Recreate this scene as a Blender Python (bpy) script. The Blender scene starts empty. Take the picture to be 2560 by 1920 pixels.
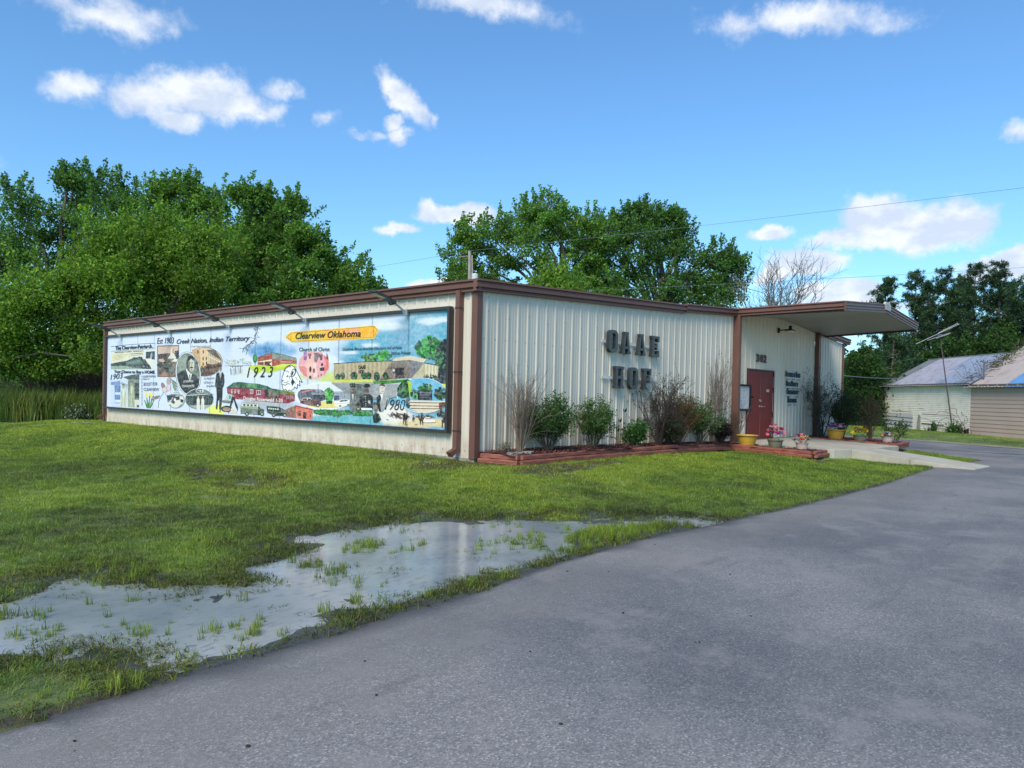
import bpy, math, random
import numpy as np
from mathutils import Matrix, Vector
from math import radians, pi, sin, cos

random.seed(7)
rng = np.random.default_rng(7)
scene = bpy.context.scene
COL = scene.collection

# ------------------------------------------------------------------ camera
F_PX = 1870.908
PX0, PY0 = 1280.0, 1010.0
def _ray(x, y): return np.array([(x-PX0)/F_PX, (y-PY0)/F_PX, 1.0])
_Y = _ray(-880, 937); _Y /= np.linalg.norm(_Y)
_X = _ray(2900, 1025); _X /= np.linalg.norm(_X)
_M = np.stack([_X, _Y, np.cross(_X, _Y)], 1)
_c = _ray(1185, 1144.8)*14.15
CAM = -_M.T @ _c
def on(x, y, axis, val):
    """a point seen in the photograph, put on the plane axis=val"""
    d = _M.T @ _ray(x, y); return CAM + d*((val-CAM[axis])/d[axis])
def at(x, y, depth):
    return CAM + _M.T @ (_ray(x, y)*depth)
def px(P):
    q = _M @ (np.asarray(P, float)-CAM); return (PX0+F_PX*q[0]/q[2], PY0+F_PX*q[1]/q[2])
R_ = _M.T
cam = bpy.data.cameras.new('camera'); camo = bpy.data.objects.new('camera', cam); COL.objects.link(camo)
cam.sensor_width = 36.0; cam.lens = 36.0*F_PX/2560.0
cam.shift_y = (PY0-960.0)/2560.0
cam.clip_start = 0.05; cam.clip_end = 6000
mw = Matrix.Identity(4)
for i in range(3):
    mw[i][0] = R_[i, 0]; mw[i][1] = -R_[i, 1]; mw[i][2] = -R_[i, 2]; mw[i][3] = CAM[i]
camo.matrix_world = mw
scene.camera = camo

# ------------------------------------------------------------------ light and exposure
SUN_EL, SUN_AZ = radians(43), radians(196)      # azimuth of the direction TO the sun, from +X towards +Y
sdir = Vector((cos(SUN_AZ)*cos(SUN_EL), sin(SUN_AZ)*cos(SUN_EL), sin(SUN_EL)))
sun = bpy.data.lights.new('sun', 'SUN'); suno = bpy.data.objects.new('sun', sun); COL.objects.link(suno)
sun.energy = 1.5; sun.angle = radians(30); sun.color = (1.0, 0.91, 0.75)
suno.rotation_euler = sdir.to_track_quat('Z', 'Y').to_euler()
suno.location = (-20, -20, 40)
vs = scene.view_settings
vs.view_transform = 'Standard'; vs.look = 'None'; vs.gamma = 1.0; vs.exposure = 1.36; vs.use_curve_mapping = False

class NT:
    def __init__(s, tree): s.t = tree; s.n = tree.nodes; s.l = tree.links
    def add(s, typ, **kw):
        nd = s.n.new(typ)
        for k, v in kw.items():
            if k.startswith('i_'):
                key = k[2:]; key = int(key) if key.isdigit() else key.replace('_', ' ')
                s.put(nd, key, v)
            else: setattr(nd, k, v)
        return nd
    def put(s, nd, key, v):
        if isinstance(v, bpy.types.NodeSocket): s.l.new(v, nd.inputs[key])
        else: nd.inputs[key].default_value = v
    def math(s, op, a, b=None, c=None, clamp=False):
        nd = s.n.new('ShaderNodeMath'); nd.operation = op; nd.use_clamp = clamp
        s.put(nd, 0, a)
        if b is not None: s.put(nd, 1, b)
        if c is not None: s.put(nd, 2, c)
        return nd.outputs[0]
    def vmath(s, op, a, b=None, out=0):
        nd = s.n.new('ShaderNodeVectorMath'); nd.operation = op
        s.put(nd, 0, a)
        if b is not None: s.put(nd, 1, b)
        return nd.outputs[out]
    def noise(s, vec, scale, detail=3, rough=.5, out=0, dist=0):
        nd = s.n.new('ShaderNodeTexNoise'); 
        if vec is not None: s.l.new(vec, nd.inputs['Vector'])
        nd.inputs['Scale'].default_value = scale; nd.inputs['Detail'].default_value = detail
        nd.inputs['Roughness'].default_value = rough; nd.inputs['Distortion'].default_value = dist
        return nd.outputs[out]
    def ramp(s, fac, stops, interp='LINEAR'):
        nd = s.n.new('ShaderNodeValToRGB'); nd.color_ramp.interpolation = interp
        e = nd.color_ramp.elements
        while len(e) > 1: e.remove(e[-1])
        for k, (p, c) in enumerate(stops):
            el = e[0] if k == 0 else e.new(p)
            el.position = p; el.color = (c[0], c[1], c[2], 1) if not isinstance(c, (int, float)) else (c, c, c, 1)
        s.put(nd, 0, fac); return nd.outputs[0]
    def mix(s, fac, a, b, mode='MIX'):
        nd = s.n.new('ShaderNodeMix'); nd.data_type = 'RGBA'; nd.blend_type = mode
        s.put(nd, 0, fac)
        for k, v in ((6, a), (7, b)):
            if isinstance(v, tuple): v = (v[0], v[1], v[2], 1)
            s.put(nd, k, v)
        return nd.outputs[2]

world = bpy.data.worlds.new('World'); scene.world = world; world.use_nodes = True
W = NT(world.node_tree); W.n.clear()
sky = W.add('ShaderNodeTexSky', sky_type='NISHITA', sun_disc=False)
sky.sun_elevation = SUN_EL; sky.sun_rotation = pi/2-SUN_AZ
sky.altitude = 0; sky.air_density = 1.15; sky.dust_density = 0.35; sky.ozone_density = 2.6
dirv = W.add('ShaderNodeTexCoord').outputs['Generated']
wn = W.noise(dirv, 9, 5, .62, out=1)
wn2 = W.noise(dirv, 38, 4, .6, out=1)
d1 = W.vmath('ADD', dirv, W.vmath('MULTIPLY', W.vmath('SUBTRACT', wn, (.5, .5, .5)), (.085, .085, .05)))
d1 = W.vmath('ADD', d1, W.vmath('MULTIPLY', W.vmath('SUBTRACT', wn2, (.5, .5, .5)), (.022, .022, .018)))
# x, y, rx, ry in the photograph's pixels, tilt in degrees, thickness
CLOUDS = [(370,240,110,44,0,.85),(490,228,120,50,5,.95),(430,292,80,30,10,.75),(560,262,120,42,0,.8),(655,275,70,26,0,.55),(190,222,90,38,0,.6),(710,228,60,18,15,.45),
 (1000,245,90,32,48,.95),(1040,275,48,24,40,.7),(1080,305,34,16,50,.55),(985,310,34,22,0,.9),(990,345,36,26,0,.8),(925,342,50,14,5,.5),(822,292,24,18,0,.4),
 (1120,532,95,24,5,1.1),(1065,520,42,24,0,1.0),(1190,535,60,30,0,1.1),(975,570,60,17,-6,.95),(1090,697,80,16,-10,1.0),
 (2190,548,95,55,0,1.35),(2270,575,150,48,0,1.2),(2390,560,90,50,0,1.25),(2090,590,110,22,-12,.8),(2250,605,190,24,0,.9),(2440,570,50,36,0,.8),
 (1928,586,42,19,0,.95),(2020,652,75,30,0,1.25),(1950,672,70,24,-15,1.0),(2110,722,110,30,0,1.1),(2150,752,140,18,0,1.2),(2530,672,80,30,0,1.3),(2470,690,50,22,0,.9),
 (2550,318,50,26,-20,.6),(1200,20,180,40,10,.7),(2000,50,220,40,0,.7),(300,40,150,40,10,.7),(3100,500,200,60,0,1.1),(3400,250,240,80,0,1.2),(-500,400,240,80,0,1.1),(-900,100,260,90,0,1.0)]
best = None; vbest = None
for (x, y, rx, ry, ang, w) in CLOUDS:
    c = _M.T @ _ray(x, y); c /= np.linalg.norm(c)
    a = radians(ang)
    u = _M.T @ _ray(x+cos(a)*10, y+sin(a)*10); u /= np.linalg.norm(u); u = u-c*u.dot(c); u /= np.linalg.norm(u)
    v = np.cross(c, u)
    sx = rx*1.25/F_PX; sy = ry*1.25/F_PX
    du = W.vmath('DOT_PRODUCT', d1, tuple(u/sx), out=1); dv = W.vmath('DOT_PRODUCT', d1, tuple(v/sy), out=1)
    ln = W.math('SQRT', W.math('MULTIPLY_ADD', du, du, W.math('MULTIPLY', dv, dv)))
    m = W.math('MULTIPLY', W.math('SUBTRACT', 1.0, ln), w)
    best = m if best is None else W.math('MAXIMUM', best, m)
fine = W.noise(dirv, 24, 6, .65)
dens = W.math('ADD', best, W.math('MULTIPLY', W.math('SUBTRACT', fine, .52), 1.0))
cov = W.add('ShaderNodeMapRange', interpolation_type='SMOOTHSTEP', i_Value=dens)
cov.inputs['From Min'].default_value = 0.03; cov.inputs['From Max'].default_value = 0.60
tone = W.noise(W.vmath('ADD', W.vmath('MULTIPLY', dirv, (1, 1, 1.6)), (0, 0, .02)), 20, 4, .55)
ccol = W.ramp(tone, [(.40, (3.9, 4.4, 5.3)), (.60, (5.5, 5.7, 6.1))])
# the phone camera's sky is a saturated blue: scale the sky's own colour a little
skyc = W.mix(1.0, sky.outputs[0], (.60, .895, 1.10), 'MULTIPLY')
mixc = W.mix(W.math('MULTIPLY', cov.outputs[0], .93), skyc, ccol)
bg = W.add('ShaderNodeBackground', i_Color=mixc, i_Strength=0.071)
W.l.new(bg.outputs[0], W.add('ShaderNodeOutputWorld').inputs[0])
world.cycles.sampling_method = 'MANUAL'; world.cycles.sample_map_resolution = 1024

# ------------------------------------------------------------------ helpers
def lin(c):
    c = c/255.0
    return c/12.92 if c <= .04045 else ((c+.055)/1.055)**2.4
def rgb(r, g, b): return (lin(r), lin(g), lin(b))

MATS = {}
def mat(name, color, rough=.6, var=.12, scale=4.0, bump=0.0, bscale=40.0, metal=0.0, spec=.5, dirt=None, dirt_amt=.35, dscale=1.2, coat=0.0, transm=False):
    if name in MATS: return MATS[name]
    m = bpy.data.materials.new(name); m.use_nodes = True
    T = NT(m.node_tree); b = T.n['Principled BSDF']
    geo = T.add('ShaderNodeNewGeometry').outputs['Position']
    n1 = T.noise(geo, scale, 4, .6)
    lo = tuple(c*(1-var) for c in color); hi = tuple(min(.95, c*(1+var)) for c in color)
    c = T.ramp(n1, [(.3, lo), (.7, hi)])
    if dirt:
        n2 = T.noise(geo, dscale, 5, .65)
        c = T.mix(T.math('MULTIPLY', T.ramp(n2, [(.5, 0.0), (.68, 1.0)]), dirt_amt), c, dirt)
    T.l.new(c, b.inputs['Base Color'])
    b.inputs['Roughness'].default_value = rough; b.inputs['Metallic'].default_value = metal
    b.inputs['Specular IOR Level'].default_value = spec
    if coat: b.inputs['Coat Weight'].default_value = coat
    if bump:
        bn = T.add('ShaderNodeBump', i_Height=T.noise(geo, bscale, 4, .6)); bn.inputs['Strength'].default_value = bump
        bn.inputs['Distance'].default_value = .01
        T.l.new(bn.outputs[0], b.inputs['Normal'])
    MATS[name] = m
    return m

def leafmat(name, transl=.35, rough=.5, spec=.25):
    """colour comes from the leaf's own colour attribute"""
    if name in MATS: return MATS[name]
    m = bpy.data.materials.new(name); m.use_nodes = True
    T = NT(m.node_tree); b = T.n['Principled BSDF']; out = T.n['Material Output']
    a = T.add('ShaderNodeVertexColor', layer_name='col').outputs[0]
    T.l.new(a, b.inputs['Base Color']); b.inputs['Roughness'].default_value = rough
    b.inputs['Specular IOR Level'].default_value = spec
    if transl:
        tr = T.add('ShaderNodeBsdfTranslucent', i_Color=T.mix(1.0, a, (1.25, 1.25, .6), 'MULTIPLY'))
        mx = T.add('ShaderNodeMixShader'); mx.inputs[0].default_value = transl
        T.l.new(b.outputs[0], mx.inputs[1]); T.l.new(tr.outputs[0], mx.inputs[2]); T.l.new(mx.outputs[0], out.inputs[0])
    MATS[name] = m
    return m

def tag(o, label=None, cat=None, group=None, kind=None):
    if label: o['label'] = label
    if cat: o['category'] = cat
    if group: o['group'] = group
    if kind: o['kind'] = kind
    return o
def thing(name, loc, label, cat, group=None):
    o = bpy.data.objects.new(name, None); o.empty_display_size = .2
    COL.objects.link(o); o.location = tuple(float(v) for v in loc); tag(o, label, cat, group); return o
def link(name, me, parent=None, m=None, kind=None, label=None, local=False):
    o = bpy.data.objects.new(name, me); COL.objects.link(o)
    if m is not None and not me.materials: me.materials.append(m)
    if parent is not None:
        o.parent = parent
        p = parent; off = Vector((0, 0, 0))
        while p is not None: off += p.location; p = p.parent
        # meshes are written in world coordinates; the parent's place is taken off here
        o.location = (0, 0, 0) if local else -off
    if kind: o['kind'] = kind
    if label: o['label'] = label
    return o

class MB:
    def __init__(s): s.v = []; s.f = []; s.c = []; s.cur = (1, 1, 1)
    def quadstrip(s, A, B):  # two polylines
        n = len(s.v); k = len(A); s.v += [tuple(p) for p in A]+[tuple(p) for p in B]
        for i in range(k-1): s.f.append((n+i, n+i+1, n+k+i+1, n+k+i)); s.c.append(s.cur)
    def poly(s, P, col=None):
        n = len(s.v); s.v += [tuple(float(t) for t in p) for p in P]; s.f.append(tuple(range(n, n+len(P)))); s.c.append(col or s.cur)
    def box(s, a, b, rot=None, o=None):
        x0, y0, z0 = a; x1, y1, z1 = b
        P = [(x0,y0,z0),(x1,y0,z0),(x1,y1,z0),(x0,y1,z0),(x0,y0,z1),(x1,y0,z1),(x1,y1,z1),(x0,y1,z1)]
        if rot is not None: P = [tuple(rot @ Vector(p) + Vector(o)) for p in P]
        n = len(s.v); s.v += P
        for f in ((0,3,2,1),(4,5,6,7),(0,1,5,4),(1,2,6,5),(2,3,7,6),(3,0,4,7)): s.f.append(tuple(n+i for i in f)); s.c.append(s.cur)
    def prism(s, P, d):
        """polygon P (3D, planar) extruded by vector d"""
        P = [np.array(p, float) for p in P]; d = np.array(d, float); k = len(P); n = len(s.v)
        s.v += [tuple(p) for p in P]+[tuple(p+d) for p in P]
        s.f.append(tuple(range(n+k-1, n-1, -1))); s.c.append(s.cur); s.f.append(tuple(range(n+k, n+2*k))); s.c.append(s.cur)
        for i in range(k):
            j = (i+1) % k; s.f.append((n+i, n+j, n+k+j, n+k+i)); s.c.append(s.cur)
    def tube(s, pts, rad, n=5, cap=True):
        pts = [np.array(p, float) for p in pts]; k = len(pts)
        if np.isscalar(rad): rad = [rad]*k
        base = len(s.v); ref = None
        for i, p in enumerate(pts):
            d = pts[min(i+1, k-1)]-pts[max(i-1, 0)]; d = d/(np.linalg.norm(d)+1e-9)
            if ref is None: ref = np.array([0, 0, 1.0]) if abs(d[2]) < .9 else np.array([1.0, 0, 0])
            a = np.cross(d, ref); a /= np.linalg.norm(a)+1e-9; b = np.cross(d, a); ref = -np.cross(d, a) if False else ref
            for j in range(n):
                t = 2*pi*j/n; q = p+(a*cos(t)+b*sin(t))*rad[i]; s.v.append((q[0], q[1], q[2]))
        for i in range(k-1):
            for j in range(n):
                jj = (j+1) % n
                s.f.append((base+i*n+j, base+i*n+jj, base+(i+1)*n+jj, base+(i+1)*n+j)); s.c.append(s.cur)
        if cap and n > 3:
            s.f.append(tuple(base+j for j in range(n-1, -1, -1))); s.c.append(s.cur)
            s.f.append(tuple(base+(k-1)*n+j for j in range(n))); s.c.append(s.cur)
    def lathe(s, prof, c, n=28, cap_bottom=True):
        base = len(s.v)
        for (r, z) in prof:
            for j in range(n):
                t = 2*pi*j/n; s.v.append((c[0]+r*cos(t), c[1]+r*sin(t), c[2]+z))
        for i in range(len(prof)-1):
            for j in range(n):
                jj = (j+1) % n
                s.f.append((base+i*n+j, base+i*n+jj, base+(i+1)*n+jj, base+(i+1)*n+j)); s.c.append(s.cur)
        if cap_bottom: s.f.append(tuple(base+j for j in range(n-1, -1, -1))); s.c.append(s.cur)
    def mesh(s, name, m=None, smooth=False, color=False):
        me = bpy.data.meshes.new(name); me.from_pydata(s.v, [], s.f)
        if m is not None: me.materials.append(m)
        if color:
            ca = me.color_attributes.new('col', 'FLOAT_COLOR', 'CORNER')
            cnt = np.array([len(f) for f in s.f]); cc = np.array([(c[0], c[1], c[2], 1.0) for c in s.c], dtype=np.float32)
            ca.data.foreach_set('color', np.repeat(cc, cnt, axis=0).ravel())
        if smooth: me.shade_smooth()
        me.update(); return me
    def build(s, name, m, parent=None, kind=None, label=None, smooth=False, color=False, local=False):
        return link(name, s.mesh(name, m, smooth, color), parent, None, kind, label, local)

def np_mesh(name, V, Fq, cols=None, m=None, tri=False):
    """fast mesh: V (n,3), Fq (k,4) or (k,3) indices, cols (n,3) per vertex"""
    me = bpy.data.meshes.new(name); k = Fq.shape[1]
    me.vertices.add(len(V)); me.vertices.foreach_set('co', np.ascontiguousarray(V, dtype=np.float32).ravel())
    me.loops.add(Fq.size); me.loops.foreach_set('vertex_index', np.ascontiguousarray(Fq, dtype=np.int32).ravel())
    me.polygons.add(len(Fq)); me.polygons.foreach_set('loop_start', np.arange(0, Fq.size, k, dtype=np.int32))
    me.polygons.foreach_set('loop_total', np.full(len(Fq), k, dtype=np.int32))
    if cols is not None:
        ca = me.color_attributes.new('col', 'FLOAT_COLOR', 'POINT')
        c4 = np.ones((len(V), 4), dtype=np.float32); c4[:, :3] = cols; ca.data.foreach_set('color', c4.ravel())
    me.update(calc_edges=True)
    if m is not None: me.materials.append(m)
    return me

def ss(t): t = np.clip(t, 0, 1); return t*t*(3-2*t)
def vnoise(x, y, s, seed=0):
    """cheap smooth value noise on numpy arrays"""
    x = np.asarray(x, float)*s; y = np.asarray(y, float)*s
    xi = np.floor(x).astype(int); yi = np.floor(y).astype(int); fx = x-xi; fy = y-yi
    fx = fx*fx*(3-2*fx); fy = fy*fy*(3-2*fy)
    def h(a, b):
        n = (a*374761393+b*668265263+seed*974634777) & 0x7fffffff
        n = ((n ^ (n >> 13))*1274126177) & 0x7fffffff
        return ((n ^ (n >> 16)) & 0xffff)/65535.0
    return (h(xi, yi)*(1-fx)+h(xi+1, yi)*fx)*(1-fy)+(h(xi, yi+1)*(1-fx)+h(xi+1, yi+1)*fx)*fy
def fbm(x, y, s, o=4, seed=0):
    r = 0; a = .5; t = 0
    for i in range(o): r = r+a*vnoise(x, y, s*2**i, seed+i*17); t += a; a *= .5
    return r/t

# ------------------------------------------------------------------ terrain
BX, BY = 21.5, 17.5
def gpx(L, z): return [tuple(on(x, y, 2, z)[:2]) for x, y in L]
PUD = gpx([(-260,1560),(-60,1500),(0,1478),(30,1464),(100,1442),(215,1425),(330,1448),(400,1472),(500,1478),(590,1462),(620,1440),(660,1415),(700,1398),(740,1380),(660,1366),(600,1358),(700,1332),(760,1326),(860,1318),(930,1310),(1050,1294),(1180,1296),(1300,1294),(1480,1290),(1620,1288),(1740,1292),(1840,1306),(1800,1322),(1700,1338),(1600,1356),(1500,1376),(1430,1392),(1330,1420),(1220,1452),(1130,1484),(1050,1508),(900,1560),(760,1640),(640,1700),(420,1700),(300,1620),(60,1640),(-200,1700)], -.42)
PUD2 = gpx([(485,1184),(560,1190),(640,1203),(700,1212),(690,1222),(600,1222),(560,1212),(520,1198)], -.38)
ISL = gpx([(1425,1356),(1440,1338),(1500,1326),(1570,1320),(1690,1314),(1740,1318),(1700,1330),(1600,1345),(1480,1360)], -.42)
def polydist(x, y, P):
    """signed distance, positive inside"""
    x = np.asarray(x, float); y = np.asarray(y, float)
    best = np.full(x.shape, 1e9); ins = np.zeros(x.shape, bool); n = len(P)
    for i in range(n):
        x0, y0 = P[i]; x1, y1 = P[(i+1) % n]
        dx, dy = x1-x0, y1-y0; t = np.clip(((x-x0)*dx+(y-y0)*dy)/(dx*dx+dy*dy+1e-12), 0, 1)
        best = np.minimum(best, np.hypot(x-x0-t*dx, y-y0-t*dy))
        c = ((y0 > y) != (y1 > y)) & (x < (x1-x0)*(y-y0)/(y1-y0+1e-12)+x0); ins ^= c
    return np.where(ins, best, -best)
WATER_Z = -.425
def puddist(x, y):
    return polydist(x, y, PUD)
P2Z = -.392
def water_level(x, y): return np.where(polydist(x, y, PUD2) > -1.0, P2Z, WATER_Z)
ROADX = np.array([-40, -14, -8, -6.13, -4.37, -2.77, -1.94, 1.62, 5.89, 9, 12, 13.4, 15.66])
ROADY = np.array([-6.6, -5.9, -5.65, -5.59, -5.37, -5.31, -5.37, -5.54, -5.59, -5.45, -5.35, -5.6, -5.73])
def road_edge(x): return np.interp(x, ROADX, ROADY)
ROAD_POLY = None
def roaddist(x, y): return polydist(x, y, ROAD_POLY)
re_pts = [(float(x), float(np.interp(x, ROADX, ROADY)+.10*(fbm(x, 3.3, 1.1, 4, 5)-.5)+.05*(fbm(x, 9.1, 6, 2, 8)-.5))) for x in np.arange(-40, 15.66, .12)]
drv = [(15.66, -5.73), (16.4, -4.9), (17.4, -3.9), (18.6, -2.6), (20.6, -1.2), (21.9, 1.0), (22.3, 6), (22.3, 40), (27.2, 40), (27.0, 5), (26.9, -1.3), (25.6, -3.6), (24.6, -5.2), (23.6, -7.2), (22.3, -10), (20.5, -15), (18, -22), (14, -40), (-40, -40)]
ROAD_POLY = re_pts + drv
def ground_z(x, y):
    x = np.asarray(x, float); y = np.asarray(y, float)
    dx = np.maximum(np.maximum(-x, x-BX), 0); dy = np.maximum(np.maximum(-y, y-BY), 0)
    d = np.hypot(dx, dy)
    zw = np.interp(x, [0, 2, 6, 10, 22], [-.085, -.085, -.14, -.27, -.27])
    zw = np.where(y > 2, -.04, zw+(-.04-zw)*ss(y/2))
    t = ss((d-.9)/4.1)
    z = zw*(1-t)-.40*t
    z = z+.10*ss((x-27)/8)
    z = z+.012*(fbm(x, y, .9, 3, 3)-.5)*2*ss(d/1.0)
    p = puddist(x, y)
    shore = (fbm(x, y, 1.3, 5, 21)-.5)
    dep = ss((p+.42+shore*1.3)/.95)
    z = z-dep*.050+(.052*(fbm(x, y, 3.0, 4, 33)-.43)+.018*(fbm(x, y, 8, 2, 35)-.5))*np.clip(dep, 0, 1)
    p2 = polydist(x, y, PUD2); m2 = ss((p2+.22+(fbm(x, y, 1.6, 4, 61)-.5)*.7)/.5); z = z*(1-m2)+m2*(P2Z-.012+.040*(fbm(x, y, 3.4, 4, 62)-.36)); z = np.where((p2 > -1.0) & (m2 < .02), np.maximum(z, P2Z+.026), z)
    z = z+.050*ss((polydist(x, y, ISL)+.12)/.25)
    r = roaddist(x, y); z = z+np.where(y < -3, 1, 0)*np.clip(.018+.08*(fbm(x, y, 1.7, 4, 66)-.47), 0, .045)*ss((r+.26)/.22)*dep
    z = np.where(r > .03, np.minimum(z, -.44), z)
    return z
# ------------------------------------------------------------------ ground, road, water
def nodes_of(m): m.use_nodes = True; return NT(m.node_tree)
def lawn_colour(T, geo, dry=0.0):
    big = T.noise(geo, .26, 4, .6); mid = T.noise(geo, 1.5, 5, .65); fin = T.noise(geo, 9, 3, .6)
    zz_ = T.add('ShaderNodeSeparateXYZ', i_Vector=geo).outputs[2]
    hi = T.ramp(T.math('MULTIPLY_ADD', zz_, 3.2, 1.25), [(0, 0.0), (1, 1.0)])
    a = T.ramp(T.math('ADD', T.math('MULTIPLY_ADD', hi, .09, -.03), T.math('ADD', T.math('MULTIPLY', big, .55), T.math('MULTIPLY', mid, .45))), [(.40, GR_DARK), (.5, GR_MID), (.585, GR_LITE)])
    return T.mix(T.ramp(fin, [(.35, .0), (.75, .45)]), a, GR_YEL)
GR_DARK = (.070, .122, .030); GR_MID = (.155, .258, .036); GR_LITE = (.265, .365, .048); GR_YEL = (.31, .37, .09)
gm = bpy.data.materials.new('lawn_soil'); T = nodes_of(gm); b = T.n['Principled BSDF']
geo = T.add('ShaderNodeNewGeometry').outputs['Position']
lc = lawn_colour(T, geo)
soil = T.ramp(T.noise(geo, 6, 5, .7), [(.35, (.035, .030, .018)), (.6, (.085, .072, .045)), (.8, (.15, .13, .09))])
wet = T.add('ShaderNodeVertexColor', layer_name='col')   # r = bare or muddy, g = wet
sep = T.add('ShaderNodeSeparateColor', i_Color=wet.outputs[0])
bare = T.math('ADD', sep.outputs[0], T.math('MULTIPLY', T.math('SUBTRACT', T.noise(geo, 7, 4, .7), .5), 1.1), clamp=True)
bare = T.ramp(bare, [(.35, 0.0), (.65, 1.0)])
base = T.mix(bare, T.mix(.35, lc, soil), soil)
mudc = T.ramp(T.noise(geo, 3.5, 5, .65), [(.3, (.030, .032, .026)), (.6, (.085, .085, .072)), (.8, (.14, .135, .11))])
base = T.mix(sep.outputs[1], base, mudc)
T.l.new(base, b.inputs['Base Color'])
T.l.new(T.math('MULTIPLY_ADD', sep.outputs[1], -.45, .9), b.inputs['Roughness'])
bn = T.add('ShaderNodeBump', i_Height=T.noise(geo, 30, 5, .7)); bn.inputs['Strength'].default_value = .9; bn.inputs['Distance'].default_value = .03
T.l.new(bn.outputs[0], b.inputs['Normal'])

def axis(a, b, fine0, fine1, step, grow=1.18):
    L = list(np.arange(fine0, fine1, step)); s = step
    v = fine1
    while v < b: L.append(v); s *= grow; v += s
    L.append(b); s = step; v = fine0-step; out = []
    while v > a: out.append(v); s *= grow; v -= s
    out.append(a); return np.array(out[::-1]+L)
gx = axis(-900, 1200, -14, 17, .075); gy = axis(-500, 1500, -9.4, 2.5, .075)
GX, GY = np.meshgrid(gx, gy); GZ = ground_z(GX, GY)
far = ss((np.hypot(GX, GY)-120)/300); GZ = GZ*(1-far)-.5*far
nx, ny = len(gx), len(gy)
idx = np.arange(nx*ny).reshape(ny, nx)
Fq = np.stack([idx[:-1, :-1].ravel(), idx[:-1, 1:].ravel(), idx[1:, 1:].ravel(), idx[1:, :-1].ravel()], 1)
def bare_mask(x, y):
    r = np.zeros_like(np.asarray(x, float))
    # worn soil: at the corner of the building, below the first bed, along the walls, at the road's edge
    def blob(cx, cy, rx, ry, a): return a*ss(1.35-np.hypot((x-cx)/rx, (y-cy)/ry))
    for q in [(-.5, -.1, 1.5, .8, 1), (.6, -1.5, 1.6, .6, .9), (-.1, -2.2, .5, 1.6, .6), (2.2, -1.35, 2.4, .35, .75), (5.5, -1.2, 3, .3, .6), (-.5, 1.6, .7, 1.8, .65), (-1.0, -3.0, 1.0, .8, .45),
              (-.35, 7, .35, 5, .5), (-4.6, .6, 2.2, 1.3, .42), (-6.6, -.8, 1.4, .8, .4), (-2.6, -2.4, .9, .5, .4), (2.6, -3.6, 1.2, .4, .35), (-1.6, 17.2, 1.9, .6, .8), (-5, 5.5, 1.8, 1.0, .35), (1.5, -2.9, 1.2, .6, .35), (9.9, -3.2, 1.2, .35, .7)]:
        r = np.maximum(r, blob(*q))
    r = np.maximum(r, .75*ss(1-np.abs(roaddist(x, y))/.16))
    p = np.maximum(puddist(x, y), polydist(x, y, PUD2))
    r = np.maximum(r, .62*ss(1-np.abs(p+.12)/.42))
    return r
near = (GX > -40) & (GX < 60) & (GY > -30) & (GY < 60)
colr = np.zeros((ny, nx, 3)); colr[..., 0] = np.where(near, bare_mask(GX, GY), 0)
p_ = puddist(GX, GY); p2_ = polydist(GX, GY, PUD2); p_ = np.maximum(p_, p2_); colr[..., 1] = np.where(near, ss((p_+.30+.5*(fbm(GX, GY, 1.3, 5, 21)-.5))/.30), 0)
me = np_mesh('ground', np.stack([GX, GY, GZ], -1).reshape(-1, 3), Fq, colr.reshape(-1, 3), gm); me.shade_smooth()
link('ground', me, kind='structure')

# water of the puddles: silty, nearly flat, mirrors the sky
wm = bpy.data.materials.new('puddle_water'); T = nodes_of(wm); b = T.n['Principled BSDF']
geo = T.add('ShaderNodeNewGeometry').outputs['Position']
silt = T.ramp(T.noise(geo, .8, 5, .6, dist=.4), [(.32, (.17, .205, .225)), (.5, (.27, .30, .31)), (.72, (.36, .365, .345))])
film = T.ramp(T.noise(T.vmath('MULTIPLY', geo, (1, 2.6, 1)), 7, 6, .72), [(.55, 0.0), (.66, .8)])
silt = T.mix(film, silt, (.055, .060, .050))
T.l.new(silt, b.inputs['Base Color']); b.inputs['IOR'].default_value = 1.33
T.l.new(T.math('MULTIPLY_ADD', film, .35, .10), b.inputs['Roughness'])
bn = T.add('ShaderNodeBump', i_Height=T.noise(geo, 22, 4, .6)); bn.inputs['Strength'].default_value = .10; bn.inputs['Distance'].default_value = .006
T.l.new(bn.outputs[0], b.inputs['Normal'])
def sheet(name, P, z, m, kind=None, parent=None):
    mb = MB(); mb.poly([(x, y, z if not callable(z) else z(x, y)) for x, y in P]); return mb.build(name, m, parent, kind)
def offset_poly(P, d):
    P = np.array(P); c = P.mean(0); v = P-c; L = np.linalg.norm(v, axis=1, keepdims=True); return [tuple(q) for q in c+v*(1+d/L)]
wx = np.linspace(-15, 1.5, 50)
sheet('puddle_water', [(float(a), float(road_edge(a))-.25) for a in wx]+[(1.5, -4.2), (-1, -2.5), (-4, -.8), (-7, .5), (-10, .8), (-15, -1)], WATER_Z, wm, 'structure')
sheet('puddle_water', offset_poly(PUD2, .8), P2Z, wm, 'structure')

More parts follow.
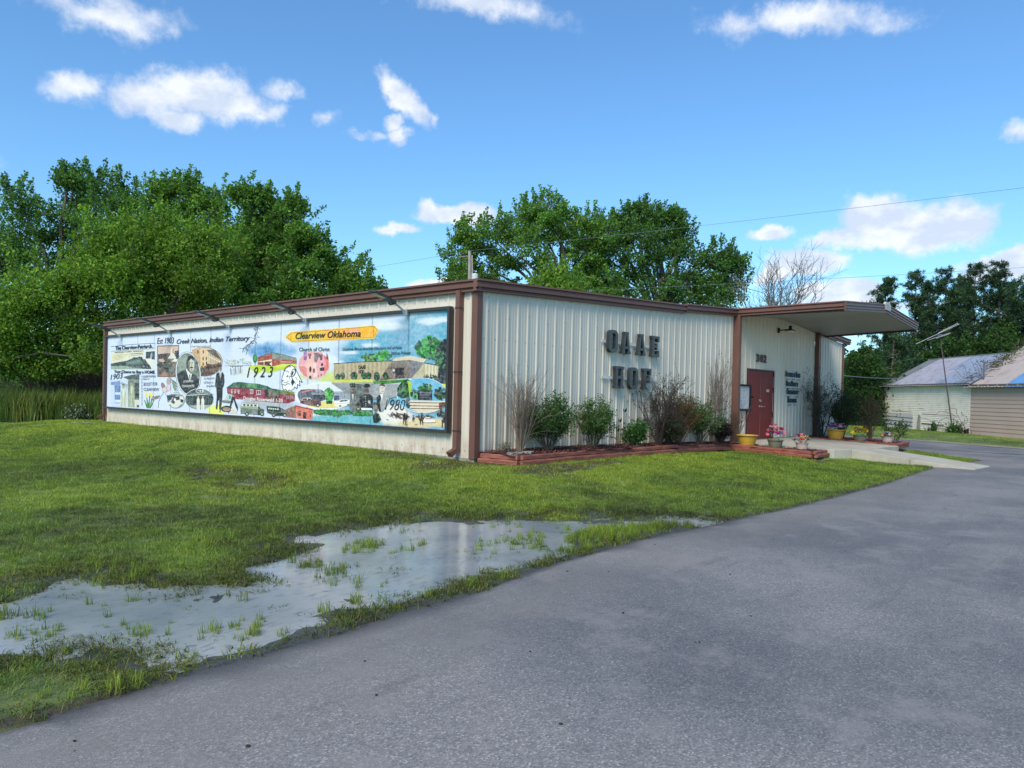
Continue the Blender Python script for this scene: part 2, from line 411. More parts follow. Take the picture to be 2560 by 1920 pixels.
# asphalt
am = bpy.data.materials.new('asphalt'); T = nodes_of(am); b = T.n['Principled BSDF']
geo = T.add('ShaderNodeNewGeometry').outputs['Position']
vor = T.add('ShaderNodeTexVoronoi'); T.l.new(geo, vor.inputs['Vector']); vor.inputs['Scale'].default_value = 105
sepv = T.add('ShaderNodeSeparateColor', i_Color=vor.outputs['Color'])
stone = T.ramp(sepv.outputs[0], [(0, (.112, .110, .112)), (.5, (.166, .163, .163)), (.88, (.212, .206, .204)), (.985, (.30, .292, .285))])
big = T.noise(geo, .35, 5, .62); mid = T.noise(geo, 1.8, 5, .7)
tone = T.ramp(big, [(.38, (.78, .79, .82)), (.5, (1.02, 1.02, 1.02)), (.62, (1.32, 1.27, 1.22))])
c = T.mix(1.0, stone, tone, 'MULTIPLY')
c = T.mix(T.ramp(mid, [(.50, 0.0), (.66, .65)]), c, (.255, .235, .225))
drag = T.noise(T.vmath('MULTIPLY', geo, (.5, 3.2, 1)), 1.1, 5, .7)
c = T.mix(T.ramp(drag, [(.60, 0.0), (.72, .42)]), c, (.065, .066, .070))
# silt washed along the lawn's edge
ea = T.add('ShaderNodeVertexColor', layer_name='col'); sepe = T.add('ShaderNodeSeparateColor', i_Color=ea.outputs[0])
edge = T.math('MULTIPLY', sepe.outputs[0], T.ramp(T.noise(geo, 2.2, 5, .7), [(.3, .15), (.65, 1.0)]))
c = T.mix(T.math('MULTIPLY', edge, .8), c, (.195, .180, .160))
c = T.mix(sepe.outputs[1], c, (.050, .050, .052))
T.l.new(c, b.inputs['Base Color']); b.inputs['Roughness'].default_value = .82; b.inputs['Specular IOR Level'].default_value = .35
bn = T.add('ShaderNodeBump', i_Height=T.math('ADD', vor.outputs['Distance'], T.math('MULTIPLY', T.noise(geo, 14, 4, .6), .6)))
bn.inputs['Strength'].default_value = .35; bn.inputs['Distance'].default_value = .006
T.l.new(bn.outputs[0], b.inputs['Normal'])
# strips that follow the lawn's edge, then the wide sheet
xs = np.array([p[0] for p in re_pts]); ys = np.array([p[1] for p in re_pts])
offs = [0, .03, .08, .16, .3, .5, .8, 1.2, 1.8, 2.6, 4, 6, 9, 14, 22, 33]
V = []; Cc = []
for o_ in offs:
    for x, y in zip(xs, ys):
        z = -.398-(.021*(1-ss(o_/.16)))
        V.append((x, y-o_, z+.004*math.sin(x*.7)*0)); wet_ = .10+.34*max(0, float(fbm(x, 2.2, 1.5, 4, 91))-.35)*2*(1 if -9 < x < 2 else .3); Cc.append((max(0, 1-abs(o_-.45)/.9), .8*max(0, 1-(o_/wet_)**2), 0))
V = np.array(V); n = len(xs); I = np.arange(len(offs)*n).reshape(len(offs), n)
Fa = np.stack([I[:-1, :-1].ravel(), I[1:, :-1].ravel(), I[1:, 1:].ravel(), I[:-1, 1:].ravel()], 1)
link('road', np_mesh('road', V, Fa, np.array(Cc), am), kind='structure')
xe, ye = re_pts[-1]
D = [(xe, ye)]+drv[1:-1]
Dz = [(x, y) for x, y in D]
mb = MB(); mb.poly([(x, y, -.398 if y < 0 else -.392) for x, y in ([(xe, ye-33), (xe, ye)]+drv[:-2]+[(14, -39)])][::-1])
dro = mb.build('driveway', am, kind='structure')
ca = dro.data.color_attributes.new('col', 'FLOAT_COLOR', 'POINT'); ca.data.foreach_set('color', np.tile([0, 0, 0, 1.], len(dro.data.vertices)).astype(np.float32))
# sandy shoulders of the drive
sand = mat('sandy_shoulder', (.27, .235, .185), .9, .25, 6, .5, 60)
def strip(L, w0, w1, z, name, m, jit=.12):
    A = []; B = []
    L = np.array(L); T_ = np.linspace(0, 1, 90); seg = np.r_[0, np.cumsum(np.hypot(*np.diff(L, axis=0).T))]; seg /= seg[-1]
    Px = np.interp(T_, seg, L[:, 0]); Py = np.interp(T_, seg, L[:, 1])
    tx = np.gradient(Px); ty = np.gradient(Py); l = np.hypot(tx, ty); nx_ = -ty/l; ny_ = tx/l
    for i in range(90):
        j = jit*(random.random()-.5); k = jit*(random.random()-.5)
        A.append((Px[i]+nx_[i]*(w0+j), Py[i]+ny_[i]*(w0+j), z)); B.append((Px[i]+nx_[i]*(w1+k), Py[i]+ny_[i]*(w1+k), z))
    mb = MB(); mb.quadstrip(A, B); return mb.build(name, m, kind='structure')
strip([(27.2, 40), (27.0, 5), (26.9, -1.3), (25.6, -3.6), (24.6, -5.2), (23.6, -7.2), (22.3, -10), (20.5, -15)], -.35, .75, -.385, 'gravel_shoulder', sand)
strip([(-6, 26), (-10, 26.5), (-16, 26), (-30, 25)], -.5, .6, -.365, 'dirt_track', sand, .4)

# concrete porch slab and walk
cm = bpy.data.materials.new('concrete'); T = nodes_of(cm); b = T.n['Principled BSDF']
geo = T.add('ShaderNodeNewGeometry').outputs['Position']
c = T.ramp(T.noise(geo, 1.4, 6, .65), [(.3, (.34, .31, .25)), (.55, (.45, .415, .335)), (.75, (.51, .475, .395))])
c = T.mix(T.ramp(T.noise(geo, 40, 3, .6), [(.5, 0), (.75, .25)]), c, (.25, .24, .21))
T.l.new(c, b.inputs['Base Color']); b.inputs['Roughness'].default_value = .85
bn = T.add('ShaderNodeBump', i_Height=T.noise(geo, 90, 4, .6)); bn.inputs['Strength'].default_value = .25; bn.inputs['Distance'].default_value = .004
T.l.new(bn.outputs[0], b.inputs['Normal'])
def slab(name, P, zt, th, parent=None, bev=.012):
    mb = MB(); top = [(x, y, zt(x, y)) for x, y in P]
    n = len(P); c = np.mean(np.array(P), 0)
    inner = [(x+(c[0]-x)*bev, y+(c[1]-y)*bev, zt(x, y)) for x, y in P]
    low = [(x, y, zt(x, y)-.012) for x, y in P]; bot = [(x, y, zt(x, y)-th) for x, y in P]
    mb.poly(inner)
    for A, B in ((inner, low), (low, bot)):
        for i in range(n):
            j = (i+1) % n; mb.poly([B[i], B[j], A[j], A[i]])
    return mb.build(name, cm, parent, 'structure' if parent is None else None)
slab('porch_slab', [(11.05, -.03), (10.75, -1.6), (11.25, -3.0), (11.88, -3.27), (13.8, -3.42), (15.45, -3.62), (16.1, -2.0), (16.6, -.03)][::-1], lambda x, y: -.04+.02*y, .3)
zt = lambda x, y: np.interp(-y, [3.2, 5.4, 6.5], [-.108, -.30, -.385])
walk = slab('walkway', [(11.89, -3.275), (11.66, -4.8), (13.62, -4.75), (13.79, -3.43)], zt, .25, bev=.006)
slab('walkway', [(11.655, -4.815), (11.47, -6.33), (13.05, -6.42), (13.615, -4.765)], zt, .25, bev=.006)
# ------------------------------------------------------------------ the metal building
brown = mat('brown_trim', (.150, .070, .052), .45, .10, 1.5, spec=.35, dirt=(.22, .16, .13), dirt_amt=.15)
brown_dk = mat('brown_trim_groove', (.050, .027, .024), .5, .10, 1.5)
wallm = bpy.data.materials.new('cream_metal_siding'); T = nodes_of(wallm); b = T.n['Principled BSDF']
geo = T.add('ShaderNodeNewGeometry').outputs['Position']
c = T.ramp(T.noise(T.vmath('MULTIPLY', geo, (1, 1, .15)), .9, 4, .6), [(.35, (.615, .555, .455)), (.65, (.69, .63, .525))])
sxyz = T.add('ShaderNodeSeparateXYZ', i_Vector=geo)
low = T.math('MULTIPLY', T.ramp(sxyz.outputs[2], [(.0, 1.0), (.42, 0.0)]), T.ramp(T.noise(T.vmath('MULTIPLY', geo, (1, 1, .45)), 3.5, 5, .75), [(.42, 0.0), (.66, .8)]))
c = T.mix(low, c, (.36, .24, .15))
str_ = T.noise(T.vmath('MULTIPLY', geo, (9, 9, .25)), 1.0, 4, .6)
c = T.mix(T.ramp(str_, [(.58, 0.0), (.78, .25)]), c, (.33, .33, .29))
T.l.new(c, b.inputs['Base Color']); b.inputs['Roughness'].default_value = .42; b.inputs['Specular IOR Level'].default_value = .45
bn = T.add('ShaderNodeBump', i_Height=T.noise(T.vmath('MULTIPLY', geo, (1, 1, .3)), 2.2, 3, .5)); bn.inputs['Strength'].default_value = .25; bn.inputs['Distance'].default_value = .02
T.l.new(bn.outputs[0], b.inputs['Normal'])
conc = mat('foundation_concrete', (.27, .255, .215), .9, .22, 5, .5, 50, dirt=(.12, .10, .07))

bld = thing('community_building', (10.7, 8, 0), 'long low cream metal building with brown trim and a projecting entrance canopy', 'building')
RIB = [(0, 0), (.095, 0), (.104, .007), (.118, .007), (.127, 0), (.178, 0), (.187, .007), (.201, .007), (.210, 0), (.268, 0), (.284, .030), (.3048-.016+.0, .030), (.3048, 0)]
RIB = [(0, 0), (.078, 0), (.086, .006), (.100, .006), (.108, 0), (.160, 0), (.168, .006), (.182, .006), (.190, 0), (.236, 0), (.254, .031), (.286, .031), (.3048, 0)]
RIB = [(a, h*.72) for a, h in RIB]
def front_top(x):  # underside of the rake, where the sheets end
    return float(np.interp(x, [0, 8, 11.2, 14.7, 18.2, 21.5], [3.19, 3.56, 3.80, 4.02, 3.78, 3.58]))
def wall_panels(origin, along, outw, length, top, bottom=-.02, skip=None):
    """0.914 m sheets with three ribs each; every sheet is a part"""
    o = np.array(origin, float); a = np.array(along, float); w = np.array(outw, float)
    s = 0; k = 0
    while s < length-.01:
        e = min(s+.9144, length); P = []
        r = 0
        while r < e-s-1e-6:
            for (dx, dz) in RIB[(0 if r == 0 else 1):]:
                if r+dx <= e-s+1e-6: P.append((r+dx, dz))
            r += .3048
        lap = .0012*(k % 2)
        segs = [(bottom, None)]
        if skip is not None and s+.46 > skip[0] and s+.46 < skip[1]: segs = [(skip[2], None)]
        for (zb, _) in segs:
            mb = MB()
            A = [o+a*(s+d)+w*(h+lap)+np.array([0, 0, zb]) for d, h in P]
            B = [o+a*(s+d)+w*(h+lap)+np.array([0, 0, top(s+d)]) for d, h in P]
            flip = np.cross(a, [0, 0, 1]).dot(w) < 0
            mb.quadstrip(B, A) if flip else mb.quadstrip(A, B)
            mb.build('wall_panel', wallm, bld)
        s = e; k += 1
DX0, DX1, DZ = 12.27, 14.30, 2.17
_ft = front_top
def fpan(x0, x1, top, bottom=-.03):
    wall_panels((x0, 0, 0), (1, 0, 0), (0, -1, 0), x1-x0, lambda s: top(x0+s), bottom)
fpan(.0, 11.2, front_top); fpan(11.2, DX0-.05, front_top); fpan(DX0-.05, DX1+.05, front_top, DZ+.04); fpan(DX1+.05, 18.22, front_top); fpan(18.22, BX, front_top)
wall_panels((0, BY, 0), (0, -1, 0), (-1, 0, 0), BY, lambda s: 3.20)
wall_panels((BX, 0, 0), (0, 1, 0), (1, 0, 0), BY, lambda s: 3.55)
wall_panels((BX, BY, 0), (-1, 0, 0), (0, 1, 0), BX, lambda s: front_top(BX-s))
mb = MB()
for (x0, y0, x1, y1) in ((-.01, -.01, BX+.01, .20), (-.01, .20, .20, BY-.2), (BX-.2, .20, BX+.01, BY-.2), (-.01, BY-.2, BX+.01, BY+.01)):
    mb.box((x0, y0, -.6), (x1, y1, -.021))
mb.build('foundation', conc, bld)
# unseen dark box inside, so no daylight passes between roof and wall
mb = MB(); mb.box((.05, .05, -.015), (BX-.05, BY-.05, 3.15)); mb.build('daylight_block', brown_dk, bld)
# roof: two slopes of ribbed sheet
roofm = mat('galvanised_roof', (.42, .41, .37), .45, .10, 1.0, metal=.3)
for k, (xa, za, xb, zb) in enumerate([(-.10, 3.335, 8.0, 3.70), (8.0, 3.70, 14.75, 4.16), (14.75, 4.16, 22.1, 3.76)]):
    n = int(BY/.3048); P = []
    for i in range(n):
        for (d, h) in RIB[:-1]: P.append((i*.3048+d, h*.8))
    P.append((n*.3048, 0)); P = [(y*(BY+.1)/(n*.3048)-.02, h) for y, h in P]
    mb = MB(); mb.quadstrip([(xb, y, zb+h) for y, h in P], [(xa, y, za+h) for y, h in P]); mb.build('roof_sheet', roofm, bld)

def band(path, out, H, bands, name='fascia', parent=bld, cap=True):
    """fascia swept along a path of (x,y,ztop); out = outward unit vector(s); profile bands = (depth_in, z_from_top0, z1, material)"""
    path = [np.array(p, float) for p in path]
    for (d0, d1, z0, z1, m) in bands:
        mb = MB()
        for i in range(len(path)-1):
            p, q = path[i], path[i+1]; o = np.array(out[i] if isinstance(out[0], (tuple, list, np.ndarray)) else out, float)
            A = [p+o*d0+(0, 0, -z0), q+o*d0+(0, 0, -z0), q+o*d1+(0, 0, -z1), p+o*d1+(0, 0, -z1)]
            mb.poly(A)
        mb.build(name, m, parent)
def prof_fascia(p, q, outd, prof, m_by, name, parent=bld):
    """one straight length of formed trim; prof = [(out, down)...] polyline, each face its own colour by m_by"""
    p = np.array(p, float); q = np.array(q, float); o = np.array(outd, float)
    groups = {}
    for i in range(len(prof)-1):
        a, b_ = prof[i], prof[i+1]; m = m_by[i]
        mb = groups.setdefault(m.name, (MB(), m))[0]
        mb.poly([p+o*a[0]-(0, 0, a[1]), q+o*a[0]-(0, 0, a[1]), q+o*b_[0]-(0, 0, b_[1]), p+o*b_[0]-(0, 0, b_[1])])
    for k, (mb, m) in groups.items():
        # end caps
        for e in (p, q): mb.poly([e+o*a[0]-(0, 0, a[1]) for a in prof])
        mb.build(name, m, parent)
PF = [(0, 0), (.115, 0), (.125, .035), (.085, .050), (.085, .075), (.110, .085), (.110, .150), (.060, .165), (.060, .185), (.085, .195), (.085, .225), (.0, .228)]
MBY = [brown]*11
for i in (2, 7, 8): MBY[i] = brown
# left eave gutter, in lengths
ys_ = np.linspace(BY-.1, -.11, 7)
for i in range(6):
    prof_fascia((-.02, ys_[i]+.0, 3.365), (-.02, ys_[i+1]+(.004 if i < 5 else 0), 3.365), (-1, 0, 0), PF, MBY, 'gutter')
# front rakes
def rake(x0, z0, x1, z1, nseg, y=-.02):
    for i in range(nseg):
        a = i/nseg; c_ = (i+1)/nseg
        prof_fascia((x0+(x1-x0)*a, y, z0+(z1-z0)*a), (x0+(x1-x0)*c_-.003, y, z0+(z1-z0)*c_), (0, -1, 0), PF, MBY, 'fascia')
rake(-.145, 3.365, 8.0, 3.735, 3); rake(8.0, 3.765, 11.15, 3.955, 1, -.035); rake(18.4, 3.965, 22.12, 3.80, 1)
# little crossed shadows where sheets meet the rake stay real: the sheets stop 1 cm below it
# canopy
CY = -3.17; CXL, CXP, CXR = 11.27, 15.25, 19.2
PC = [(0, 0), (.055, 0), (.065, .030), (.035, .040), (.035, .060), (.055, .070), (.055, .120), (.025, .130), (.025, .150), (.045, .158), (.045, .200), (.020, .206), (.020, .226), (.030, .232), (.030, .272), (0, .275)]
MC = [brown]*15
prof_fascia((CXL, -.10, 3.965), (CXL, CY, 4.0), (-1, 0, 0), PF, MBY, 'canopy_fascia')
prof_fascia((CXL-.06, CY, 4.0), (CXP, CY, 4.335), (0, -1, 0), PC, MC, 'canopy_fascia')
prof_fascia((CXP+.004, CY, 4.335), (CXR+.06, CY, 4.105), (0, -1, 0), PC, MC, 'canopy_fascia')
prof_fascia((CXR, CY, 4.105), (CXR, -.03, 3.98), (1, 0, 0), PF, MBY, 'canopy_fascia')
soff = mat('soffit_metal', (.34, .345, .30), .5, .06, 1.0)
ctop = [(CXL, 3.99, 3.955), (CXP, 4.325, 4.17), (CXR, 4.095, 3.97)]
mb = MB()
for (a, b_) in ((0, 1), (1, 2)):
    xa, zf, zw_ = ctop[a]; xb, zf2, zw2 = ctop[b_]
    mb.poly([(xa, CY+.0, zf), (xb, CY, zf2), (xb, .05, zw2), (xa, .05, zw_)])
mb.build('canopy_roof', roofm, bld)
# soffit boards: sheets run front to back
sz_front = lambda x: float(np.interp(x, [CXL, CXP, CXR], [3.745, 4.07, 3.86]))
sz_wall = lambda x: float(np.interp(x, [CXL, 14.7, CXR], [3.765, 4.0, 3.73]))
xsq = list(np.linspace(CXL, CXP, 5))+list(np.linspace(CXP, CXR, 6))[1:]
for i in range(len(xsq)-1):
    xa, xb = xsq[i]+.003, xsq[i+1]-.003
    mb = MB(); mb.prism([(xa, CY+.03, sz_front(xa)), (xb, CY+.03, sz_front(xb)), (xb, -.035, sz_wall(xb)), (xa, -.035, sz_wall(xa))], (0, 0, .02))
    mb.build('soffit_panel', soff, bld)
mb = MB(); mb.box((CXL+.0, CY+.002, 3.72), (CXL+.05, -.035, 3.765)); mb.build('canopy_edge_trim', brown_dk, bld)
mb = MB(); mb.prism([(CXR-.05, CY, 3.80), (CXR-.05, -.03, 3.68), (CXR-.05, -.03, 3.74), (CXR-.05, CY, 3.87)], (.05, 0, 0)); mb.build('canopy_edge_trim', brown_dk, bld)
# ridge cap end at the peak
capm = mat('pale_ridge_cap', (.50, .47, .43), .5, .08)
mb = MB(); mb.prism([(CXP-.34, CY-.075, 4.29), (CXP-.20, CY-.075, 4.385), (CXP+.16, CY-.075, 4.385), (CXP+.34, CY-.075, 4.30), (CXP+.30, CY-.075, 4.14), (CXP-.26, CY-.075, 4.14)], (0, .07, 0)); mb.build('ridge_cap', capm, bld)
mb = MB(); mb.prism([(CXP-.16, CY-.079, 4.32), (CXP+.14, CY-.079, 4.32), (CXP+.16, CY-.079, 4.18), (CXP-.14, CY-.079, 4.18)], (0, .003, 0)); mb.build('ridge_cap_plate', mat('cap_plate', (.36, .34, .31), .5), bld)
mb = MB(); mb.prism([(CXP-.18, CY-.06, 4.345), (CXP, CY-.06, 4.365), (CXP+.18, CY-.06, 4.345)], (0, 3.2, -.17)); mb.build('ridge_cap', capm, bld)
# vertical trims
def trim(x0, y0, x1, y1, z0, z1, name='corner_trim', m=brown):
    mb = MB(); mb.box((x0, y0, z0), (x1, y1, z1)); return mb.build(name, m, bld)
trim(-.045, -.045, .10, .0, -.02, 3.16); trim(-.046, -.001, -.0, .10, -.02, 3.16)
trim(11.17, -.20, 11.33, -.0, -.12, 3.78, 'entrance_post'); trim(18.25, -.15, 18.47, 0, -.12, 3.76, 'entrance_post')
trim(BX-.10, -.045, BX+.045, 0, -.02, 3.6); trim(BX+.001, .001, BX+.046, .10, -.02, 3.6); trim(-.046, BY-.10, 0, BY+.045, -.02, 3.16)
mb = MB(); mb.box((.1, -.05, -.035), (11.1, -.0, -.02)); mb.build('base_trim', brown, bld)
# downspouts with a kicked-out foot
def downspout(y, ztop, zb, sgn=1):
    mb = MB(); mb.box((-.135, y-.055, zb+.13), (-.035, y+.055, ztop)); 
    P = [(-.135, zb+.13), (-.035, zb+.13), (-.035, zb+.10), (-.23, zb-.03), (-.30, zb+.06)]
    mb.prism([(a, y-.055, z) for a, z in P], (0, .11, 0)); o = mb.build('downspout', brown, bld)
    for z in (zb+.45, (zb+ztop)/2, ztop-.35):
        mb = MB(); mb.box((-.140, y-.062, z), (-.03, y+.062, z+.03)); s_ = mb.build('strap', brown_dk, o)
downspout(.40, 3.18, .03); downspout(17.30, 3.18, .10)
# screws in their rows
scr = mat('screw_heads', (.10, .09, .08), .5)
mb = MB()
def dot(c, n_, r=.011):
    n_ = np.array(n_, float); u = np.array([0, 0, 1.0]); w = np.cross(n_, u); c = np.array(c, float)
    mb.poly([c+n_*.002+(u*cos(t)+w*sin(t))*r for t in np.arange(0, 2*pi-.1, pi/3)]); 
for x in np.arange(.24, BX, .3048):
    if not (DX0-.1 < x < DX1+.1): dot((x-.035, -.006, 2.27), (0, -1, 0))
for x in np.arange(.27, 11, .6096):
    for z in (1.2, 1.75, 2.75, 3.02): dot((x, -.031, z+.05*math.sin(x*5)), (0, -1, 0))
for y in np.arange(.24, BY, .3048):
    dot((-.006, y, 3.02), (-1, 0, 0)); dot((-.006, y, .12), (-1, 0, 0)); dot((-.006, y-.1, .05), (-1, 0, 0))
mb.build('screws', scr, bld, kind='stuff')
# doors
red = mat('dark_red_door_paint', (.165, .022, .018), .55, .10, 1.2, spec=.3, dirt=(.20, .06, .05), dirt_amt=.3)
mb = MB(); mb.box((DX0-.05, -.045, -.03), (DX0, .02, DZ+.045)); mb.box((DX1, -.045, -.03), (DX1+.05, .02, DZ+.045)); mb.box((DX0, -.045, DZ), (DX1, .02, DZ+.045)); mb.build('door_frame', mat('door_frame_red', (.062, .014, .014), .45), bld)
mid = (DX0+DX1)/2
chrome = mat('door_hardware', (.60, .56, .52), .28, .05, metal=.85)
pale = mat('door_weatherstrip', (.55, .40, .37), .6)
for (xa, xb, sd) in ((DX0+.012, mid-.012, 1), (mid+.012, DX1-.012, -1)):
    mb = MB(); mb.box((xa, -.022, -.025), (xb, .02, DZ-.012)); d = mb.build('door', red, bld)
    hx = xb-.09 if sd == 1 else xa+.09
    h = MB(); h.lathe([(.0, 0), (.035, 0), (.035, .012), (.014, .016), (.014, .05)], (0, 0, 0), 14)
    h.v = [(hx+x, -.022-z, 1.02+y) for x, y, z in h.v]
    h.box((min(hx, hx-sd*.12), -.085, 1.008), (max(hx, hx-sd*.12), -.068, 1.032)); h.build('door_handle', chrome, d)
    if sd == 1:
        h = MB(); h.lathe([(.0, 0), (.032, 0), (.030, .02), (0, .025)], (0, 0, 0), 14); h.v = [(hx+x, -.022-z, 1.22+y) for x, y, z in h.v]; h.build('deadbolt', chrome, d)
        h = MB(); h.box((hx+.02, -.05, 1.17), (hx+.12, -.022, 1.24)); h.build('hasp', chrome, d)
    else:
        h = MB(); h.box((xa+.46, -.026, 1.50), (xa+.67, -.022, 1.58)); st = h.build('sticker', mat('sticker_white', (.72, .62, .62), .5), d)
        h = MB(); h.box((xa+.49, -.0275, 1.53), (xa+.64, -.0262, 1.555)); h.build('sticker_print', mat('sticker_red', (.35, .05, .06), .5), d)
for (z0, z1) in ((0.0, .62), (.82, 1.45), (1.62, 1.98)):
    mb = MB(); mb.box((DX1-.010, -.030, z0+.03), (DX1-.001, -.022, z1+.03)); mb.build('weatherstrip', pale, bld)
mb = MB(); mb.box((mid-.010, -.016, 0.0), (mid+.010, .0, DZ-.02)); mb.build('door_gap_strip', pale, bld)
mb = MB(); mb.box((DX0-.05, -.12, -.045), (DX1+.05, .0, -.026)); mb.build('threshold', mat('threshold_metal', (.30, .22, .18), .5, metal=.5), bld)

# ------------------------------------------------------------------ lettering
CHARSETS = {}
def text_mesh(s, size=1.0, extrude=0.0, shear=0.0, bold=0.0, name='lettering', bevel=0.0):
    cu = bpy.data.curves.new(name, 'FONT'); cu.body = s; cu.size = size; cu.extrude = extrude; cu.shear = shear; cu.offset = bold; cu.resolution_u = 3
    cu.bevel_depth = bevel
    o = bpy.data.objects.new(name, cu); COL.objects.link(o)
    dg = bpy.context.evaluated_depsgraph_get(); me = bpy.data.meshes.new_from_object(o.evaluated_get(dg))
    bpy.data.objects.remove(o); bpy.data.curves.remove(cu)
    V = np.zeros(len(me.vertices)*3, dtype=np.float32); me.vertices.foreach_get('co', V); V = V.reshape(-1, 3)
    return me, V
def place_text(s, M_, m, name, parent, width=None, height=None, **kw):
    """M_(V) maps text plane coordinates (u right 0..width, v up 0..height, w out) to the world"""
    me, V = text_mesh(s, **kw)
    V[:, 0] -= V[:, 0].min(); b0 = V[:, 1].min() if kw.get('trimv') else 0
    if width: V[:, 0] *= width/max(V[:, 0].max(), 1e-6)
    if height: V[:, 1] *= height/max(V[:, 1].max(), 1e-6)
    Wd = M_(V); me.vertices.foreach_set('co', np.ascontiguousarray(Wd, dtype=np.float32).ravel()); me.update()
    me.materials.clear(); me.materials.append(m)
    return link(name, me, parent)

# large block letters: own slab-serif shapes on a 1 x 1 grid, so they match the wall sign
def slab_letter(ch, w=.66, t=.19, s=.12):
    """outer polygons with holes as union of simple pieces (x0,y0,x1,y1 boxes or polys)"""
    B = []
    if ch == 'E':
        B = [[(0.06,0),(0.06+t,0),(0.06+t,1),(0.06,1)], [(0,0),(w,0),(w,.30),(w-.13,.30),(w-.16,s),(0,s)], [(0,1-s),(w-.16,1-s),(w-.13,.72),(w,.72),(w,1),(0,1)], [(.06+t,.44),(w-.26,.44),(w-.26,.34),(w-.16,.34),(w-.16,.66),(w-.26,.66),(w-.26,.56),(.06+t,.56)]]
    elif ch == 'F':
        B = [[(0.06,0),(0.06+t,0),(0.06+t,1),(0.06,1)], [(0,0),(.31,0),(.31,s),(0,s)], [(0,1-s),(w-.16,1-s),(w-.13,.68),(w,.68),(w,1),(0,1)], [(.06+t,.42),(w-.22,.42),(w-.22,.32),(w-.12,.32),(w-.12,.66),(w-.22,.66),(w-.22,.54),(.06+t,.54)]]
    elif ch == 'H':
        a = .17; B = [[(.04,0),(.04+a,0),(.04+a,1),(.04,1)], [(w-.04-a,0),(w-.04,0),(w-.04,1),(w-.04-a,1)], [(.04+a,.43),(w-.04-a,.43),(w-.04-a,.57),(.04+a,.57)]]
        for x0, x1 in ((0, .26), (w-.26, w)):
            B += [[(x0,0),(x1,0),(x1,s),(x0,s)], [(x0,1-s),(x1,1-s),(x1,1),(x0,1)]]
    elif ch == 'A':
        B = [[(.04,0),(.165,0),(.34,1),(.215,1)], [(w-.165,0),(w-.04,0),(w-.215,1),(w-.34,1)], [(.13,.22),(w-.13,.22),(w-.15,.33),(.15,.33)], [(.17,.90),(w-.17,.90),(w-.17,1),(.17,1)], [(0,0),(.22,0),(.22,s*.9),(0,s*.9)], [(w-.22,0),(w,0),(w,s),(w-.23,s)]]
    elif ch == 'O':
        pts_o = []; pts_i = []
        def sq(cx, cy, hx, hy, r, n=6):
            L = []
            for (sx, sy, a0) in ((1, 1, 0), (-1, 1, pi/2), (-1, -1, pi), (1, -1, 3*pi/2)):
                for i in range(n+1): t_ = a0+(pi/2)*i/n; L.append((cx+sx*(hx-r)+r*cos(t_), cy+sy*(hy-r)+r*sin(t_)))
            return L
        o_ = sq(w/2, .5, w/2, .5, .24); i_ = sq(w/2, .5, w/2-.18, .5-.15, .09)
        for k in range(len(o_)):
            j = (k+1) % len(o_); B.append([o_[k], o_[j], i_[j], i_[k]])
    return B, w
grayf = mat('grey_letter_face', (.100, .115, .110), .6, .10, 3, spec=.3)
gray = mat('dark_grey_letter_body', (.034, .044, .050), .65, .12, 3, spec=.25)  # letter bodies, a darker grey than their front faces
white = mat('white_painted_bar', (.66, .66, .64), .5, .05)
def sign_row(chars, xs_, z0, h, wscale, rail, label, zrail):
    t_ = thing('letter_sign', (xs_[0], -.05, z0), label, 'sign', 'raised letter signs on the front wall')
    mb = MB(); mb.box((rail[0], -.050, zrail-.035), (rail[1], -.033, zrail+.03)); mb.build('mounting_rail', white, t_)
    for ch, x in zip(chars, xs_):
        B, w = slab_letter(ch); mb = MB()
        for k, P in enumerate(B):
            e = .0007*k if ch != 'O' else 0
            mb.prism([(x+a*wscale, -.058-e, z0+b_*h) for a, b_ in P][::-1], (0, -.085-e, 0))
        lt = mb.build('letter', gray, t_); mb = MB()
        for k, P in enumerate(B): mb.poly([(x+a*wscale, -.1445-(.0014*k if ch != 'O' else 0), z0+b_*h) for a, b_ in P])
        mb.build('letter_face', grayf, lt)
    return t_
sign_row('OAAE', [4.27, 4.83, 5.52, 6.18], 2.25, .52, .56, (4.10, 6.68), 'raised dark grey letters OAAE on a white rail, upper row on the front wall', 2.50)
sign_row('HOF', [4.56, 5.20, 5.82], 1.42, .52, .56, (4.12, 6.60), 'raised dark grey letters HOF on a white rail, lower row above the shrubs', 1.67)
navy = mat('navy_sign_letters', (.040, .068, .105), .5, .1)
def wall_map(x0, y, z0):
    def f(V): return np.stack([x0+V[:, 0], y-V[:, 2], z0+V[:, 1]], 1)
    return f
num = thing('house_number', (13.2, -.04, 2.45), 'brown house number 302 on the siding above the red doors', 'sign')
for ch, x in (('3', 12.86), ('0', 13.17), ('2', 13.44)):
    place_text(ch, wall_map(x, -.040, 2.45), mat('number_brown', (.085, .045, .038), .5), 'digit', num, .20, .25, extrude=.012, bold=.03)
